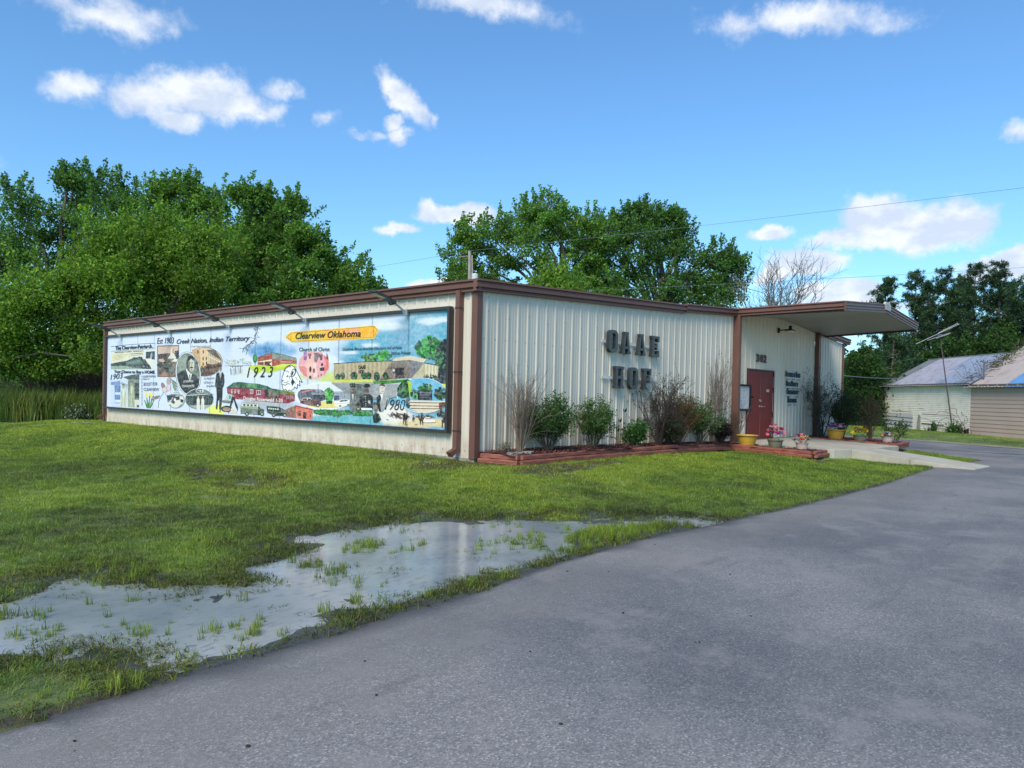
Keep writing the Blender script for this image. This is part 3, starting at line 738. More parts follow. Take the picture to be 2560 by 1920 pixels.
for (s, x0, x1, z0, h) in (('CLEARVIEW TOWN', 15.33, 16.71, 2.06, .16), ('MAIN STREET', 15.42, 16.56, 1.74, .15), ('COMMUNITY', 15.47, 16.54, 1.46, .15), ('BUILDING', 15.60, 16.40, 1.17, .15)):
    t_ = thing('word_sign', (x0, -.04, z0), 'small raised navy letters %s right of the entrance doors' % s.title(), 'sign', 'word signs beside the entrance')
    x = x0; u = (x1-x0)/len(s)
    for k, ch in enumerate(s):
        if ch == ' ': x += u*.45; continue
        first = k == 0 or s[k-1] == ' '
        place_text(ch, wall_map(x, -.036, z0-(.0 if not first else .0)), navy, 'letter', t_, u*.92, h*(1.25 if first else .92), extrude=.014, bold=.012); x += u*1.04
    mb = MB(); mb.box((x0-.02, -.048, z0-.060), (x1, -.034, z0-.028)); mb.build('sign_rail', white, t_)
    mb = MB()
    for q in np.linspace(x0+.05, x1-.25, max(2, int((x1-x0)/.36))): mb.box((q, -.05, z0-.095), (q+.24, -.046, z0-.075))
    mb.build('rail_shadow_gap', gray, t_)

# notice board beside the doors
nb = thing('notice_board', (11.95, -.05, .95), 'glazed black notice board with pinned papers left of the red doors', 'notice board')
blk = mat('black_frame', (.014, .012, .012), .6, spec=.2)
bx0, bx1, bz0, bz1 = 11.48, 12.38, .88, 1.70
mb = MB()
for a in ((bx0, bz0, bx1, bz0+.06), (bx0, bz1-.06, bx1, bz1), (bx0, bz0+.06, bx0+.05, bz1-.06), (bx1-.09, bz0+.06, bx1, bz1-.06)): mb.box((a[0], -.10, a[1]), (a[2], -.035, a[3]))
mb.build('frame', blk, nb)
mb = MB(); mb.box((bx0+.05, -.055, bz0+.05), (bx1-.05, -.04, bz1-.05)); mb.build('backboard', mat('board_back', (.66, .70, .74), .6), nb)
pap = mat('notice_paper', (.80, .82, .84), .6, .04)
for (a, z, w, h) in ((.10, .42, .20, .27), (.34, .46, .20, .22), (.58, .40, .17, .26), (.12, .10, .24, .26), (.42, .08, .22, .30)):
    mb = MB(); mb.box((bx0+a, -.060, bz0+z), (bx0+a+w, -.0565, bz0+z+h)); p = mb.build('paper', pap, nb)
    mb = MB()
    for q in range(6): mb.box((bx0+a+.02, -.0612, bz0+z+h-.04-q*.035), (bx0+a+w-.03-.02*(q % 3), -.0604, bz0+z+h-.05-q*.035))
    mb.build('print_lines', mat('print_grey', (.25, .27, .30), .6), p)
gl = bpy.data.materials.new('board_glass'); T = nodes_of(gl); b = T.n['Principled BSDF']; b.inputs['Transmission Weight'].default_value = 1; b.inputs['Roughness'].default_value = .03; b.inputs['IOR'].default_value = 1.12
mb = MB(); mb.poly([(bx0+.05, -.085, bz0+.05), (bx1-.05, -.085, bz0+.05), (bx1-.05, -.085, bz1-.05), (bx0+.05, -.085, bz1-.05)]); mb.build('glass_pane', gl, nb)
mb = MB(); mb.lathe([(0, 0), (.03, 0), (.03, .05), (0, .055)], (0, 0, 0), 10); mb.v = [(bx1+.05+x*.8, -.10-z, 1.32+y) for x, y, z in mb.v]; mb.box((bx1, -.11, 1.31), (bx1+.06, -.09, 1.34)); mb.build('lock', blk, nb)

# wall lamp under the canopy
wl = thing('wall_lamp', (14.75, -.03, 3.55), 'dark wall lamp with a flat reflector shade under the entrance canopy', 'lamp')
mb = MB(); mb.box((14.55, -.075, 3.50), (14.63, -.03, 3.66)); mb.tube([(14.59, -.07, 3.58), (14.62, -.20, 3.59), (14.66, -.36, 3.60)], .02, 8); mb.build('arm', blk, wl)
mb = MB(); mb.lathe([(.0, .13), (.05, .13), (.055, .02), (.10, .0), (.17, -.03), (.17, -.045), (.0, -.045)], (14.68, -.40, 3.60), 20, False); mb.build('lamp_shade', gray, wl, smooth=True)
mb = MB(); mb.lathe([(.14, 0), (.13, -.05), (.0, -.06)], (14.68, -.40, 3.555), 20, False); mb.build('lens', mat('lamp_lens', (.62, .63, .58), .3), wl, smooth=True)
# ------------------------------------------------------------------ the mural on the left wall
MX = -.085
MY0, MY1, MZ0, MZ1 = .66, 17.10, .50, 2.83      # picture area
mural = thing('mural', (-.05, 8.9, .4), 'long painted history mural in a dark frame on the left wall', 'mural')
frm = mat('mural_frame_dark', (.040, .034, .036), .45, .1)
mb = MB()
for a in ((MY0-.06, MZ0-.06, MY1+.06, MZ0), (MY0-.06, MZ1, MY1+.06, MZ1+.06), (MY0-.06, MZ0, MY0, MZ1), (MY1, MZ0, MY1+.06, MZ1)):
    mb.box((-.15, a[0], a[1]), (-.035, a[2], a[3]))
mb.build('frame', frm, mural)
pnm = mat('primed_panel', (.70, .74, .78), .5, .03)
n = 14; w_ = (MY1-MY0)/n
for i in range(n):
    mb = MB(); mb.box((MX+.004, MY0+i*w_+.004, MZ0), (MX+.03, MY0+(i+1)*w_-.004, MZ1)); mb.build('mural_panel', pnm, mural)
ZO = {'A': (250, 780, 5.925), 'B': (550, 780, 5.925), 'C': (830, 740, 4.74)}
def mp(z, x, y):
    ox, oy, s = ZO[z]; q = on(ox+x/s, oy+y/s, 0, MX)
    return float(np.clip(q[1], MY0, MY1)), float(np.clip(q[2], MZ0, MZ1))
def alb(c, g=1.13): return tuple(min(.88, lin(v)*g*w) for v, w in zip(c, (1.06, .99, .94)))
# soft underpainting: skies, washes and shaded grounds, one vertex every 3 cm
paint = bpy.data.materials.new('mural_paint'); T = nodes_of(paint); b = T.n['Principled BSDF']; b.inputs['Roughness'].default_value = .45
vc = T.add('ShaderNodeVertexColor', layer_name='col').outputs[0]; geo = T.add('ShaderNodeNewGeometry').outputs['Position']
br_ = T.math('ADD', T.math('MULTIPLY', T.noise(geo, 16, 5, .75), 1.3), T.math('MULTIPLY', T.noise(T.vmath('MULTIPLY', geo, (1, 1, 3)), 5, 3, .6), .7))
inv = T.vmath('SUBTRACT', (1, 1, 1), vc); k_ = T.add('ShaderNodeCombineXYZ'); f2 = T.math('MULTIPLY_ADD', br_, .62, .38)
for q_ in range(3): T.l.new(f2, k_.inputs[q_])
T.l.new(T.vmath('MAXIMUM', T.vmath('SUBTRACT', (1, 1, 1), T.vmath('MULTIPLY', inv, k_.outputs[0])), (.012, .012, .012)), b.inputs['Base Color'])
NY, NZ = 420, 66
yy = np.linspace(MY1, MY0, NY); zz = np.linspace(MZ0, MZ1, NZ); YY, ZZ = np.meshgrid(yy, zz)
P3 = np.stack([np.full(YY.shape, MX), YY, ZZ], -1)-CAM; Q = P3 @ _M.T; UX = PX0+F_PX*Q[..., 0]/Q[..., 2]; UY = PY0+F_PX*Q[..., 1]/Q[..., 2]
base = np.ones((NZ, NY, 3))*np.array(alb((196, 210, 232)))
def wash(mask, c):
    global base
    base = base*(1-mask[..., None])+np.array(alb(c))*mask[..., None]
def soft(z, x, y, rx, ry, c, amt=1, seed=1, edge=.55, ang=0):
    ox, oy, s = ZO[z]; cx, cy = ox+x/s, oy+y/s; a = radians(ang)
    dx, dy = (UX-cx), (UY-cy); u = (dx*cos(a)+dy*sin(a))/(rx/s); v = (-dx*sin(a)+dy*cos(a))/(ry/s)
    r = np.hypot(u, v)+.55*(fbm(YY*2.2, ZZ*2.2, 1.6, 4, seed)-.5)
    wash(amt*ss((1-r)/edge+.5), c)
base *= (1+.05*(fbm(YY, ZZ, 1.3, 3, 2)-.5))[..., None]
soft('B', 760, 560, 360, 110, (92, 150, 196), .8, 3); soft('B', 620, 600, 200, 90, (70, 130, 180), .6, 4); soft('B', 700, 560, 90, 40, (60, 110, 160), .7, 5)
# the teal sky of the right third
tm = ss((UX-822)/60)*ss((UY-(822+(905-UX).clip(-400, 60)*.35-(UX-950).clip(0, 200)*.10))/34)
tm = np.clip(tm*(1.15-.55*fbm(YY, ZZ, 1.5, 4, 9)), 0, 1); wash(tm, (92, 158, 184))
wash(ss((UX-800)/80)*ss((UY-860)/25)*.5*fbm(YY, ZZ, 1.2, 4, 12), (70, 138, 170))
for (x, y, rx, ry) in ((450, 580, 110, 26), (200, 670, 120, 20), (60, 790, 70, 26), (1150, 300, 140, 45), (700, 360, 200, 50), (1330, 280, 110, 30)): soft('C', x, y, rx, ry, (214, 224, 236), .75, x, .8)
soft('B', 1650, 700, 90, 60, (212, 224, 236), .6, 7)
# lower washes
soft('B', 480, 900, 260, 90, (205, 214, 190), .6, 8); soft('B', 700, 1380, 420, 90, (150, 160, 168), .75, 11); soft('A', 1740, 1450, 150, 80, (214, 224, 80), .9, 13); soft('B', 1500, 950, 330, 70, (190, 205, 70), .8, 15)
soft('C', 500, 1000, 560, 26, (170, 186, 66), .9, 16); soft('C', 1390, 1100, 50, 90, (180, 196, 40), .9, 17)
soft('C', 420, 1120, 420, 90, (128, 134, 140), .9, 18, .4); soft('C', 300, 1470, 560, 60, (104, 170, 182), .95, 19, .3); soft('B', 1700, 1560, 330, 40, (104, 170, 182), .95, 20, .3)
soft('C', 1100, 1500, 460, 60, (206, 190, 140), .95, 21, .4); soft('C', 740, 1400, 210, 110, (212, 214, 210), 1, 22); soft('C', 1000, 1040, 560, 90, (208, 216, 224), .6, 23)
idx = np.arange(NY*NZ).reshape(NZ, NY)
Fq = np.stack([idx[:-1, :-1].ravel(), idx[:-1, 1:].ravel(), idx[1:, 1:].ravel(), idx[1:, :-1].ravel()], 1)
# the seams between the boards stay open in the paint too
Vp = np.stack([np.full(YY.shape, MX), YY, ZZ], -1)
seam = np.min(np.abs(YY[..., None]-(MY0+np.arange(1, n)*w_)), -1) < .018
base[seam] *= .55
me = np_mesh('painted_background', Vp.reshape(-1, 3), Fq, base.reshape(-1, 3), paint)
link('painted_background', me, mural)
# crisp shapes, each laid a tenth of a millimetre over the last
PB = MB(); LAY = [0]
def S(z, P, c):
    LAY[0] += 1; x = MX-.0006-.0000075*LAY[0]
    if isinstance(P[0], (int, float)): P = list(zip(P[::2], P[1::2]))
    PB.poly([(x, *mp(z, a, b)) for a, b in P], alb(c))
def EL(z, x, y, rx, ry, c, ang=0, n=26):
    a = radians(ang); S(z, [(x+rx*cos(t)*cos(a)-ry*sin(t)*sin(a), y+rx*cos(t)*sin(a)+ry*sin(t)*cos(a)) for t in np.linspace(0, 2*pi, n, False)], c)
def LN(z, P, c, w=5):
    if isinstance(P[0], (int, float)): P = list(zip(P[::2], P[1::2]))
    for (x0, y0), (x1, y1) in zip(P[:-1], P[1:]):
        L = math.hypot(x1-x0, y1-y0)+1e-6; nx_, ny_ = -(y1-y0)/L*w/2, (x1-x0)/L*w/2
        S(z, [(x0+nx_, y0+ny_), (x1+nx_, y1+ny_), (x1-nx_, y1-ny_), (x0-nx_, y0-ny_)], c)
def BUSH(z, x, y, rx, ry, cols, seed=1, n=26, s=.22):
    r_ = random.Random(seed)
    for i in range(n):
        t = r_.random()*2*pi; q = math.sqrt(r_.random())*.85
        EL(z, x+cos(t)*rx*q, y+sin(t)*ry*q, rx*s*(.6+r_.random()), ry*s*(.6+r_.random()), cols[min(len(cols)-1, int(r_.random()*len(cols)))], r_.random()*90, 7)
K = (38, 40, 46); WH = (214, 222, 228); G1 = (90, 100, 100); G2 = (130, 142, 142); CR = (206, 208, 184)
# --- A: newspaper
S('A', [160, 585, 815, 535, 815, 860, 770, 850, 160, 870], (200, 208, 206))
LN('A', [160, 515, 450, 482, 820, 462], (60, 84, 110), 8); LN('A', [820, 462, 815, 545], (110, 120, 130), 3); LN('A', [160, 582, 815, 542], K, 5)
for k in range(5): LN('A', [215+k*95, 602-k*5, 270+k*95, 596-k*5], (120, 110, 90), 7)
S('A', [160, 628, 435, 600, 435, 690, 330, 715, 165, 752], (212, 210, 176)); LN('A', [435, 600, 435, 680], (120, 110, 90), 4); S('A', [450, 605, 640, 596, 640, 640, 450, 655], (206, 202, 170))
LN('A', [455, 650, 640, 630], (60, 60, 60), 4); LN('A', [455, 622, 630, 612], (90, 90, 80), 9)
for k in range(4): LN('A', [185, 650+k*22, 420-k*30, 628+k*21], (140, 134, 104), 4)
S('A', [680, 592, 812, 580, 812, 705, 770, 700, 680, 690], (48, 54, 66)); S('A', [745, 640, 770, 590, 778, 640, 765, 700, 745, 690], (150, 160, 170)); S('A', [690, 690, 760, 690, 755, 770, 690, 760], (212, 214, 200))
S('A', [160, 765, 400, 720, 470, 690, 500, 668, 560, 672, 580, 660, 620, 665, 640, 700, 680, 720, 745, 800, 765, 848, 620, 842, 480, 820, 400, 800, 160, 800], (76, 86, 84))
S('A', [160, 800, 400, 800, 500, 826, 700, 845, 160, 850], (140, 160, 148)); S('A', [380, 745, 560, 700, 640, 720, 640, 760, 400, 780], (104, 122, 118))
for k in range(6): S('A', [175+k*34, 765-k*6, 200+k*34, 760-k*6, 200+k*34, 792-k*3, 175+k*34, 795-k*3], (52, 58, 60))
for x, y, r in ((440, 800, 20), (490, 806, 20), (545, 812, 20), (645, 805, 34), (700, 815, 26)): EL('A', x, y, r, r, (34, 38, 42)); EL('A', x, y, r*.45, r*.45, (120, 134, 132))
EL('A', 655, 735, 30, 36, (60, 68, 70)); LN('A', [585, 660, 585, 705], (40, 44, 48), 12); LN('A', [620, 668, 620, 712], (40, 44, 48), 10); LN('A', [400, 790, 640, 800], K, 5)
# --- A: lower left photograph
S('A', [160, 1010, 300, 985, 420, 1000, 420, 1410, 160, 1400], (186, 202, 222)); S('A', [345, 962, 470, 930, 585, 918, 585, 1005, 420, 1005], (84, 94, 92)); LN('A', [350, 975, 585, 950], (40, 46, 46), 6)
S('A', [158, 1040, 300, 1020, 300, 1085, 158, 1080], (120, 140, 186)); S('A', [215, 1085, 305, 1085, 300, 1350, 220, 1350], (104, 130, 176)); S('A', [222, 1190, 300, 1190, 300, 1225, 222, 1225], (196, 208, 226)); S('A', [222, 1300, 300, 1300, 300, 1340, 222, 1340], (200, 212, 228))
S('A', [415, 1010, 583, 1008, 580, 1418, 420, 1408], (112, 122, 114)); S('A', [515, 1050, 580, 1050, 578, 1180, 515, 1180], (62, 70, 66)); S('A', [520, 1190, 578, 1190, 576, 1275, 520, 1275], (62, 70, 66)); S('A', [510, 1300, 580, 1300, 580, 1418, 510, 1412], (196, 202, 196)); S('A', [545, 1375, 578, 1378, 578, 1415, 545, 1412], (60, 66, 66))
for (x, w, yt, c) in ((350, 58, 1120, (190, 200, 180)), (467, 52, 1080, (166, 176, 150))):
    S('A', [x-w*.5, yt+40, x-14, yt, x+14, yt, x+w*.6, yt+30, x+w*.9, yt+180, x+w*.55, 1410, x-w*.75, 1410, x-w*.8, yt+160], c)
    EL('A', x-2, yt-22, 17, 34, (150, 150, 128)); EL('A', x-2, yt-46, 24, 13, (96, 102, 92)); LN('A', [x-30, yt+60, x-20, yt+200, x-34, 1400], (90, 96, 84), 5); LN('A', [x+26, yt+60, x+18, yt+220, x+24, 1400], (96, 100, 88), 5); LN('A', [x, yt+20, x, yt+120], (220, 224, 210), 8)
for k in range(9): LN('A', [300+k*12, 1060+k*9, 330+k*10, 1040+k*4], (90, 100, 90), 5)
LN('A', [610, 925, 622, 1388], K, 3); LN('A', [632, 935, 628, 1388], K, 3)
for k in range(10): LN('A', [610, 960+k*44, 630, 958+k*44], K, 4)
# lilies and tulips
for x0, y0, x1, y1 in ((655, 1300, 700, 1425), (690, 1260, 712, 1430), (735, 1240, 722, 1430), (800, 1300, 750, 1425), (765, 1280, 745, 1430)):
    S('A', [x0-5, y0, x0+9, y0+4, x1+14, y1-20, x1, y1, x1-12, y1-10], (86, 130, 84))
for x, y, a in ((685, 1215, -15), (740, 1210, 5), (765, 1235, 30), (700, 1240, 0)): EL('A', x, y, 12, 36, (222, 206, 60), a); EL('A', x+8, y-8, 6, 26, (232, 222, 120), a-20)
for x, y, rx, ry, a, c in ((935, 1095, 24, 48, -20, (150, 120, 124)), (960, 1150, 30, 40, 10, (206, 190, 190)), (1018, 1120, 26, 52, 5, (204, 190, 192)), (1020, 1020, 28, 50, 15, (170, 158, 160))):
    EL('A', x, y, rx+4, ry+4, (90, 84, 90), a); EL('A', x, y, rx, ry, c, a)
LN('A', [945, 1190, 900, 1260, 870, 1330, 862, 1425], (70, 84, 78), 7); LN('A', [1000, 1170, 960, 1230], (80, 90, 84), 5)
for k in range(6): S('A', [1045+k*6, 985+k*22, 1130, 1040+k*26, 1150+k*8, 1080+k*24, 1100, 1060+k*22], ((96, 112, 98), (140, 156, 140))[k % 2])
# hillside painting
S('A', [848, 498, 1172, 492, 1165, 966, 850, 962], (54, 50, 48)); S('A', [858, 510, 1162, 505, 1158, 960, 860, 955], (112, 98, 88)); S('A', [858, 510, 1162, 505, 1160, 600, 1000, 612, 858, 625], (196, 172, 158)); S('A', [858, 625, 1000, 610, 1030, 690, 940, 700, 858, 690], (70, 60, 58)); S('A', [1110, 580, 1160, 570, 1160, 700, 1130, 690], (60, 58, 62))
BUSH('A', 960, 830, 110, 120, [(96, 78, 68), (60, 56, 52), (120, 112, 104), (84, 88, 80)], 3, 40, .24); S('A', [870, 700, 930, 690, 970, 730, 930, 745, 880, 730], (186, 168, 146)); S('A', [890, 930, 960, 870, 1010, 930, 1020, 955, 880, 955], (150, 112, 100)); EL('A', 1075, 850, 55, 45, (104, 110, 108))
S('A', [1000, 690, 1040, 640, 1050, 545, 1068, 535, 1090, 548, 1098, 620, 1135, 690], (206, 206, 196)); S('A', [1075, 548, 1090, 550, 1092, 612, 1074, 608], (150, 126, 96)); S('A', [1058, 735, 1108, 690, 1158, 705, 1150, 735], (214, 214, 206)); 
for k in range(4): LN('A', [1080+k*22, 740, 1084+k*22, 800], (170, 160, 150), 4)
# sepia school oval
EL('A', 1555, 738, 262, 218, (104, 92, 78)); EL('A', 1555, 738, 254, 210, (198, 180, 150))
S('A', [1360, 560, 1480, 520, 1490, 850, 1450, 840, 1400, 700], (190, 158, 120)); S('A', [1490, 525, 1610, 575, 1600, 800, 1490, 850], (206, 182, 146)); S('A', [1580, 560, 1700, 555, 1790, 680, 1800, 720, 1610, 600], (96, 88, 80)); S('A', [1610, 600, 1795, 715, 1790, 800, 1610, 780], (164, 146, 118))
S('A', [1480, 835, 1800, 740, 1790, 830, 1700, 910, 1600, 945, 1500, 945], (92, 70, 56))
for x, y in ((1450, 590), (1530, 590), (1528, 690), (1575, 690), (1528, 770), (1580, 760)): S('A', [x-8, y-26, x+10, y-22, x+10, y+26, x-8, y+24], (84, 66, 52))
for k in range(7): LN('A', [1625+k*24, 620+k*14, 1625+k*24, 780-k*3], (224, 214, 190), 5)
LN('A', [1615, 660, 1790, 745], (230, 220, 200), 9); BUSH('A', 1640, 830, 150, 60, [(80, 60, 50), (120, 96, 76), (60, 48, 42)], 9, 26, .2)
# portrait oval
EL('A', 1308, 912, 190, 326, (86, 92, 96), -5, 36); EL('A', 1308, 912, 184, 320, (206, 214, 222), -5, 36); EL('A', 1308, 912, 172, 306, (112, 124, 116), -5, 36)
S('A', [1150, 700, 1230, 640, 1290, 640, 1290, 780, 1260, 860, 1160, 890], (134, 148, 138)); S('A', [1400, 660, 1450, 740, 1472, 860, 1440, 880, 1400, 800], (96, 106, 100))
S('A', [1142, 925, 1200, 880, 1270, 850, 1330, 985, 1378, 915, 1420, 940, 1470, 1000, 1468, 1080, 1420, 1170, 1360, 1214, 1310, 1222, 1250, 1190, 1190, 1110], (28, 30, 34))
S('A', [1272, 848, 1300, 840, 1340, 920, 1362, 912, 1345, 1010, 1325, 1010], (210, 214, 208)); S('A', [1322, 930, 1336, 924, 1342, 1005, 1330, 1012], (50, 54, 58))
EL('A', 1338, 770, 58, 125, (60, 62, 60)); EL('A', 1352, 778, 46, 112, (190, 192, 176)); S('A', [1300, 700, 1330, 650, 1372, 652, 1396, 700, 1385, 722, 1350, 690, 1318, 730], (44, 46, 46)); S('A', [1306, 720, 1330, 730, 1332, 860, 1318, 880, 1302, 800], (116, 118, 106))
LN('A', [1325, 745, 1347, 742], (40, 40, 40), 7); LN('A', [1362, 742, 1382, 744], (40, 40, 40), 7); EL('A', 1337, 758, 8, 5, K); EL('A', 1372, 758, 7, 5, K); S('A', [1352, 755, 1360, 755, 1366, 800, 1350, 802], (140, 142, 126)); S('A', [1330, 822, 1356, 806, 1386, 822, 1376, 834, 1340, 836], (36, 38, 38)); EL('A', 1360, 850, 14, 6, (120, 110, 100)); EL('A', 1355, 876, 26, 14, (150, 152, 138))
# standing man in a dark suit
S('A', [1725, 910, 1770, 885, 1815, 890, 1840, 930, 1846, 1040, 1835, 1100, 1820, 1120, 1812, 1300, 1795, 1420, 1785, 1480, 1765, 1430, 1768, 1300, 1748, 1320, 1745, 1400, 1735, 1455, 1715, 1425, 1730, 1250, 1722, 1110, 1704, 1105, 1712, 990], (30, 32, 40)); S('A', [1768, 890, 1802, 890, 1795, 950, 1786, 1010, 1776, 950], (206, 210, 206)); LN('A', [1785, 905, 1787, 1000], (60, 50, 60), 6)
EL('A', 1788, 835, 20, 44, (130, 124, 110)); S('A', [1766, 815, 1775, 785, 1800, 782, 1812, 812, 1800, 806, 1775, 808], (40, 36, 34)); LN('A', [1778, 832, 1800, 832], K, 4); LN('A', [1748, 990, 1746, 1090], (70, 74, 84), 3); LN('A', [1830, 960, 1826, 1080], (70, 74, 84), 3); EL('A', 1712, 1110, 8, 13, (150, 140, 124)); EL('A', 1776, 1478, 14, 8, K)
# cow and shop ovals
EL('A', 1128, 1310, 132, 122, (150, 158, 160)); EL('A', 1128, 1312, 124, 114, (120, 134, 140)); S('A', [985, 1230, 1110, 1235, 1120, 1262, 1050, 1300, 1000, 1310], (66, 74, 78)); S('A', [975, 1190, 1250, 1215, 1240, 1226, 975, 1202], (200, 210, 214))
S('A', [1030, 1330, 1075, 1270, 1150, 1240, 1230, 1250, 1246, 1300, 1230, 1360, 1190, 1370, 1160, 1410, 1110, 1420, 1060, 1400], (206, 208, 202)); S('A', [1050, 1330, 1090, 1262, 1180, 1244, 1180, 1300, 1120, 1310, 1100, 1370], (34, 36, 42)); S('A', [1190, 1290, 1240, 1300, 1225, 1350, 1195, 1330], (36, 38, 44)); EL('A', 1110, 1300, 16, 24, WH); S('A', [1005, 1345, 1045, 1320, 1060, 1350, 1030, 1375, 1005, 1368], (210, 206, 200)); S('A', [1050, 1290, 1120, 1330, 1090, 1345], K)
EL('A', 1474, 1292, 218, 162, (200, 208, 212)); EL('A', 1474, 1292, 210, 154, (78, 92, 94)); S('A', [1300, 1215, 1420, 1200, 1560, 1150, 1690, 1230, 1560, 1225, 1310, 1240], (104, 118, 120)); S('A', [1300, 1245, 1660, 1240, 1660, 1370, 1310, 1370], (54, 64, 66)); LN('A', [1290, 1236, 1560, 1218, 1600, 1215], (200, 206, 206), 8); S('A', [1330, 1385, 1640, 1375, 1590, 1425, 1400, 1430], (150, 160, 158))
EL('A', 1482, 1168, 62, 34, (206, 212, 214)); EL('A', 1482, 1168, 54, 27, (50, 56, 62)); LN('A', [1448, 1172, 1466, 1160], WH, 9); EL('A', 1486, 1168, 12, 12, WH); EL('A', 1518, 1168, 12, 12, WH)
for x in (1330, 1372, 1560, 1605, 1640): LN('A', [x, 1250, x, 1370], (110, 122, 122), 5)
for x, yt in ((1455, 1260), (1522, 1262)): S('A', [x-22, yt+40, x-8, yt+10, x+12, yt+10, x+26, yt+50, x+22, yt+110, x+28, yt+190, x-24, yt+190, x-20, yt+100], (210, 212, 204)); EL('A', x+2, yt-2, 10, 17, (180, 172, 156)); LN('A', [x, yt+90, x-2, yt+180], (130, 136, 132), 4)
# --- B: vine, lake sketch, tree
LN('B', [568, 210, 548, 300, 520, 340, 515, 410, 470, 440, 420, 490, 350, 540, 330, 600], (60, 66, 62), 7)
_r = random.Random(5)
for (x0, y0, x1, y1, k) in ((568, 210, 515, 410, 16), (515, 410, 340, 560, 22)):
    for i in range(k):
        t = i/k; x = x0+(x1-x0)*t; y = y0+(y1-y0)*t; a = _r.uniform(-.5, 1.1)*pi*.7+pi*.35; L = _r.uniform(25, 75)
        LN('B', [x, y, x+cos(a)*L, y+sin(a)*L], (52, 62, 56), 5)
LN('B', [440, 470, 385, 640], (60, 70, 62), 5)
BUSH('B', 180, 745, 130, 40, [(176, 190, 178), (150, 166, 152), (196, 204, 190)], 7, 40, .16); BUSH('B', 400, 750, 90, 30, [(176, 190, 178), (150, 166, 152)], 8, 24, .16); BUSH('B', 330, 700, 40, 40, [(160, 174, 160), (186, 198, 182)], 8, 16, .2); LN('B', [70, 798, 470, 790], (130, 148, 140), 6)
for i in range(8): x = 160+i*24; LN('B', [x, 820+_r.random()*30, x+6, 905+_r.random()*35], ((110, 116, 124), (190, 198, 200), (150, 158, 160))[i % 3], 13); EL('B', x, 800+_r.random()*12, 8, 12, (96, 92, 90))
S('B', [425, 800, 560, 782, 790, 806, 1135, 768, 1132, 845, 1000, 838, 860, 868, 740, 905, 620, 870, 560, 905, 470, 860], (176, 198, 56)); S('B', [790, 806, 920, 768, 1135, 770, 1132, 800, 960, 820, 850, 826], (196, 210, 84))
LN('B', [521, 735, 523, 790], (60, 60, 46), 6); EL('B', 520, 690, 33, 66, (46, 110, 62)); EL('B', 528, 680, 16, 44, (70, 146, 84))
S('B', [555, 675, 765, 598, 782, 690, 785, 802, 560, 780], (150, 84, 70)); S('B', [765, 598, 930, 625, 1132, 680, 1138, 720, 782, 690], (128, 140, 130)); S('B', [782, 690, 1138, 718, 1138, 768, 920, 768, 785, 802], (156, 88, 76)); S('B', [570, 735, 770, 700, 772, 728, 660, 735, 660, 785, 570, 770], (222, 202, 166)); S('B', [668, 738, 760, 738, 760, 800, 668, 792], (86, 58, 54)); S('B', [572, 745, 650, 740, 650, 782, 572, 776], (94, 64, 58)); LN('B', [555, 675, 765, 598, 1132, 680], (70, 70, 66), 6); S('B', [735, 770, 770, 740, 772, 800], (226, 210, 180))
for k in range(3): S('B', [590+k*26, 672-k*8, 608+k*26, 668-k*8, 600+k*26, 690-k*8], (60, 36, 36))
for k in range(8): LN('B', [915+k*20, 732+k, 924+k*20, 742+k], (206, 180, 170), 8)
# lion head
S('B', [925, 930, 960, 840, 1010, 790, 1050, 782, 1110, 830, 1150, 900, 1180, 960, 1225, 1045, 1190, 1030, 1185, 1100, 1150, 1080, 1140, 1140, 1110, 1120, 1090, 1160, 1060, 1170, 1030, 1190, 1000, 1160, 960, 1170, 930, 1120, 915, 1030], (218, 224, 230))
for L_ in ([930, 950, 960, 855, 1012, 795, 1052, 784, 1100, 815], [1100, 815, 1140, 880, 1180, 965, 1222, 1045, 1182, 1025], [925, 940, 915, 1030, 925, 1110], [1175, 1010, 1188, 1095, 1150, 1070, 1142, 1138, 1108, 1105, 1090, 1150], [925, 1110, 950, 1165, 975, 1140, 1000, 1185, 1025, 1150, 1050, 1170, 1080, 1140]): LN('B', L_, K, 10)
for i in range(14): a = pi*1.15+i*.1; LN('B', [1030+cos(a)*100, 930+sin(a)*140, 1030+cos(a)*75, 930+sin(a)*112], K, 6)
EL('B', 1088, 900, 36, 62, K, 18); EL('B', 1084, 900, 24, 48, (218, 224, 230), 18); EL('B', 1076, 905, 14, 34, K, 18); S('B', [1020, 960, 1060, 940, 1080, 990, 1110, 1040, 1070, 1100, 1060, 1060, 1040, 1010], K); S('B', [1030, 965, 1056, 955, 1070, 1000, 1052, 1040], (218, 224, 230))
S('B', [975, 965, 1010, 930, 1015, 960], K); S('B', [920, 1010, 945, 1000, 940, 1030, 922, 1030], K); LN('B', [945, 1040, 985, 1050, 1020, 1020], K, 8); LN('B', [925, 1075, 970, 1085, 1010, 1060, 1040, 1070], K, 10); LN('B', [960, 870, 1010, 880, 1015, 900], K, 9); LN('B', [1120, 960, 1150, 1010], K, 7); LN('B', [1105, 1030, 1125, 1070], K, 7)
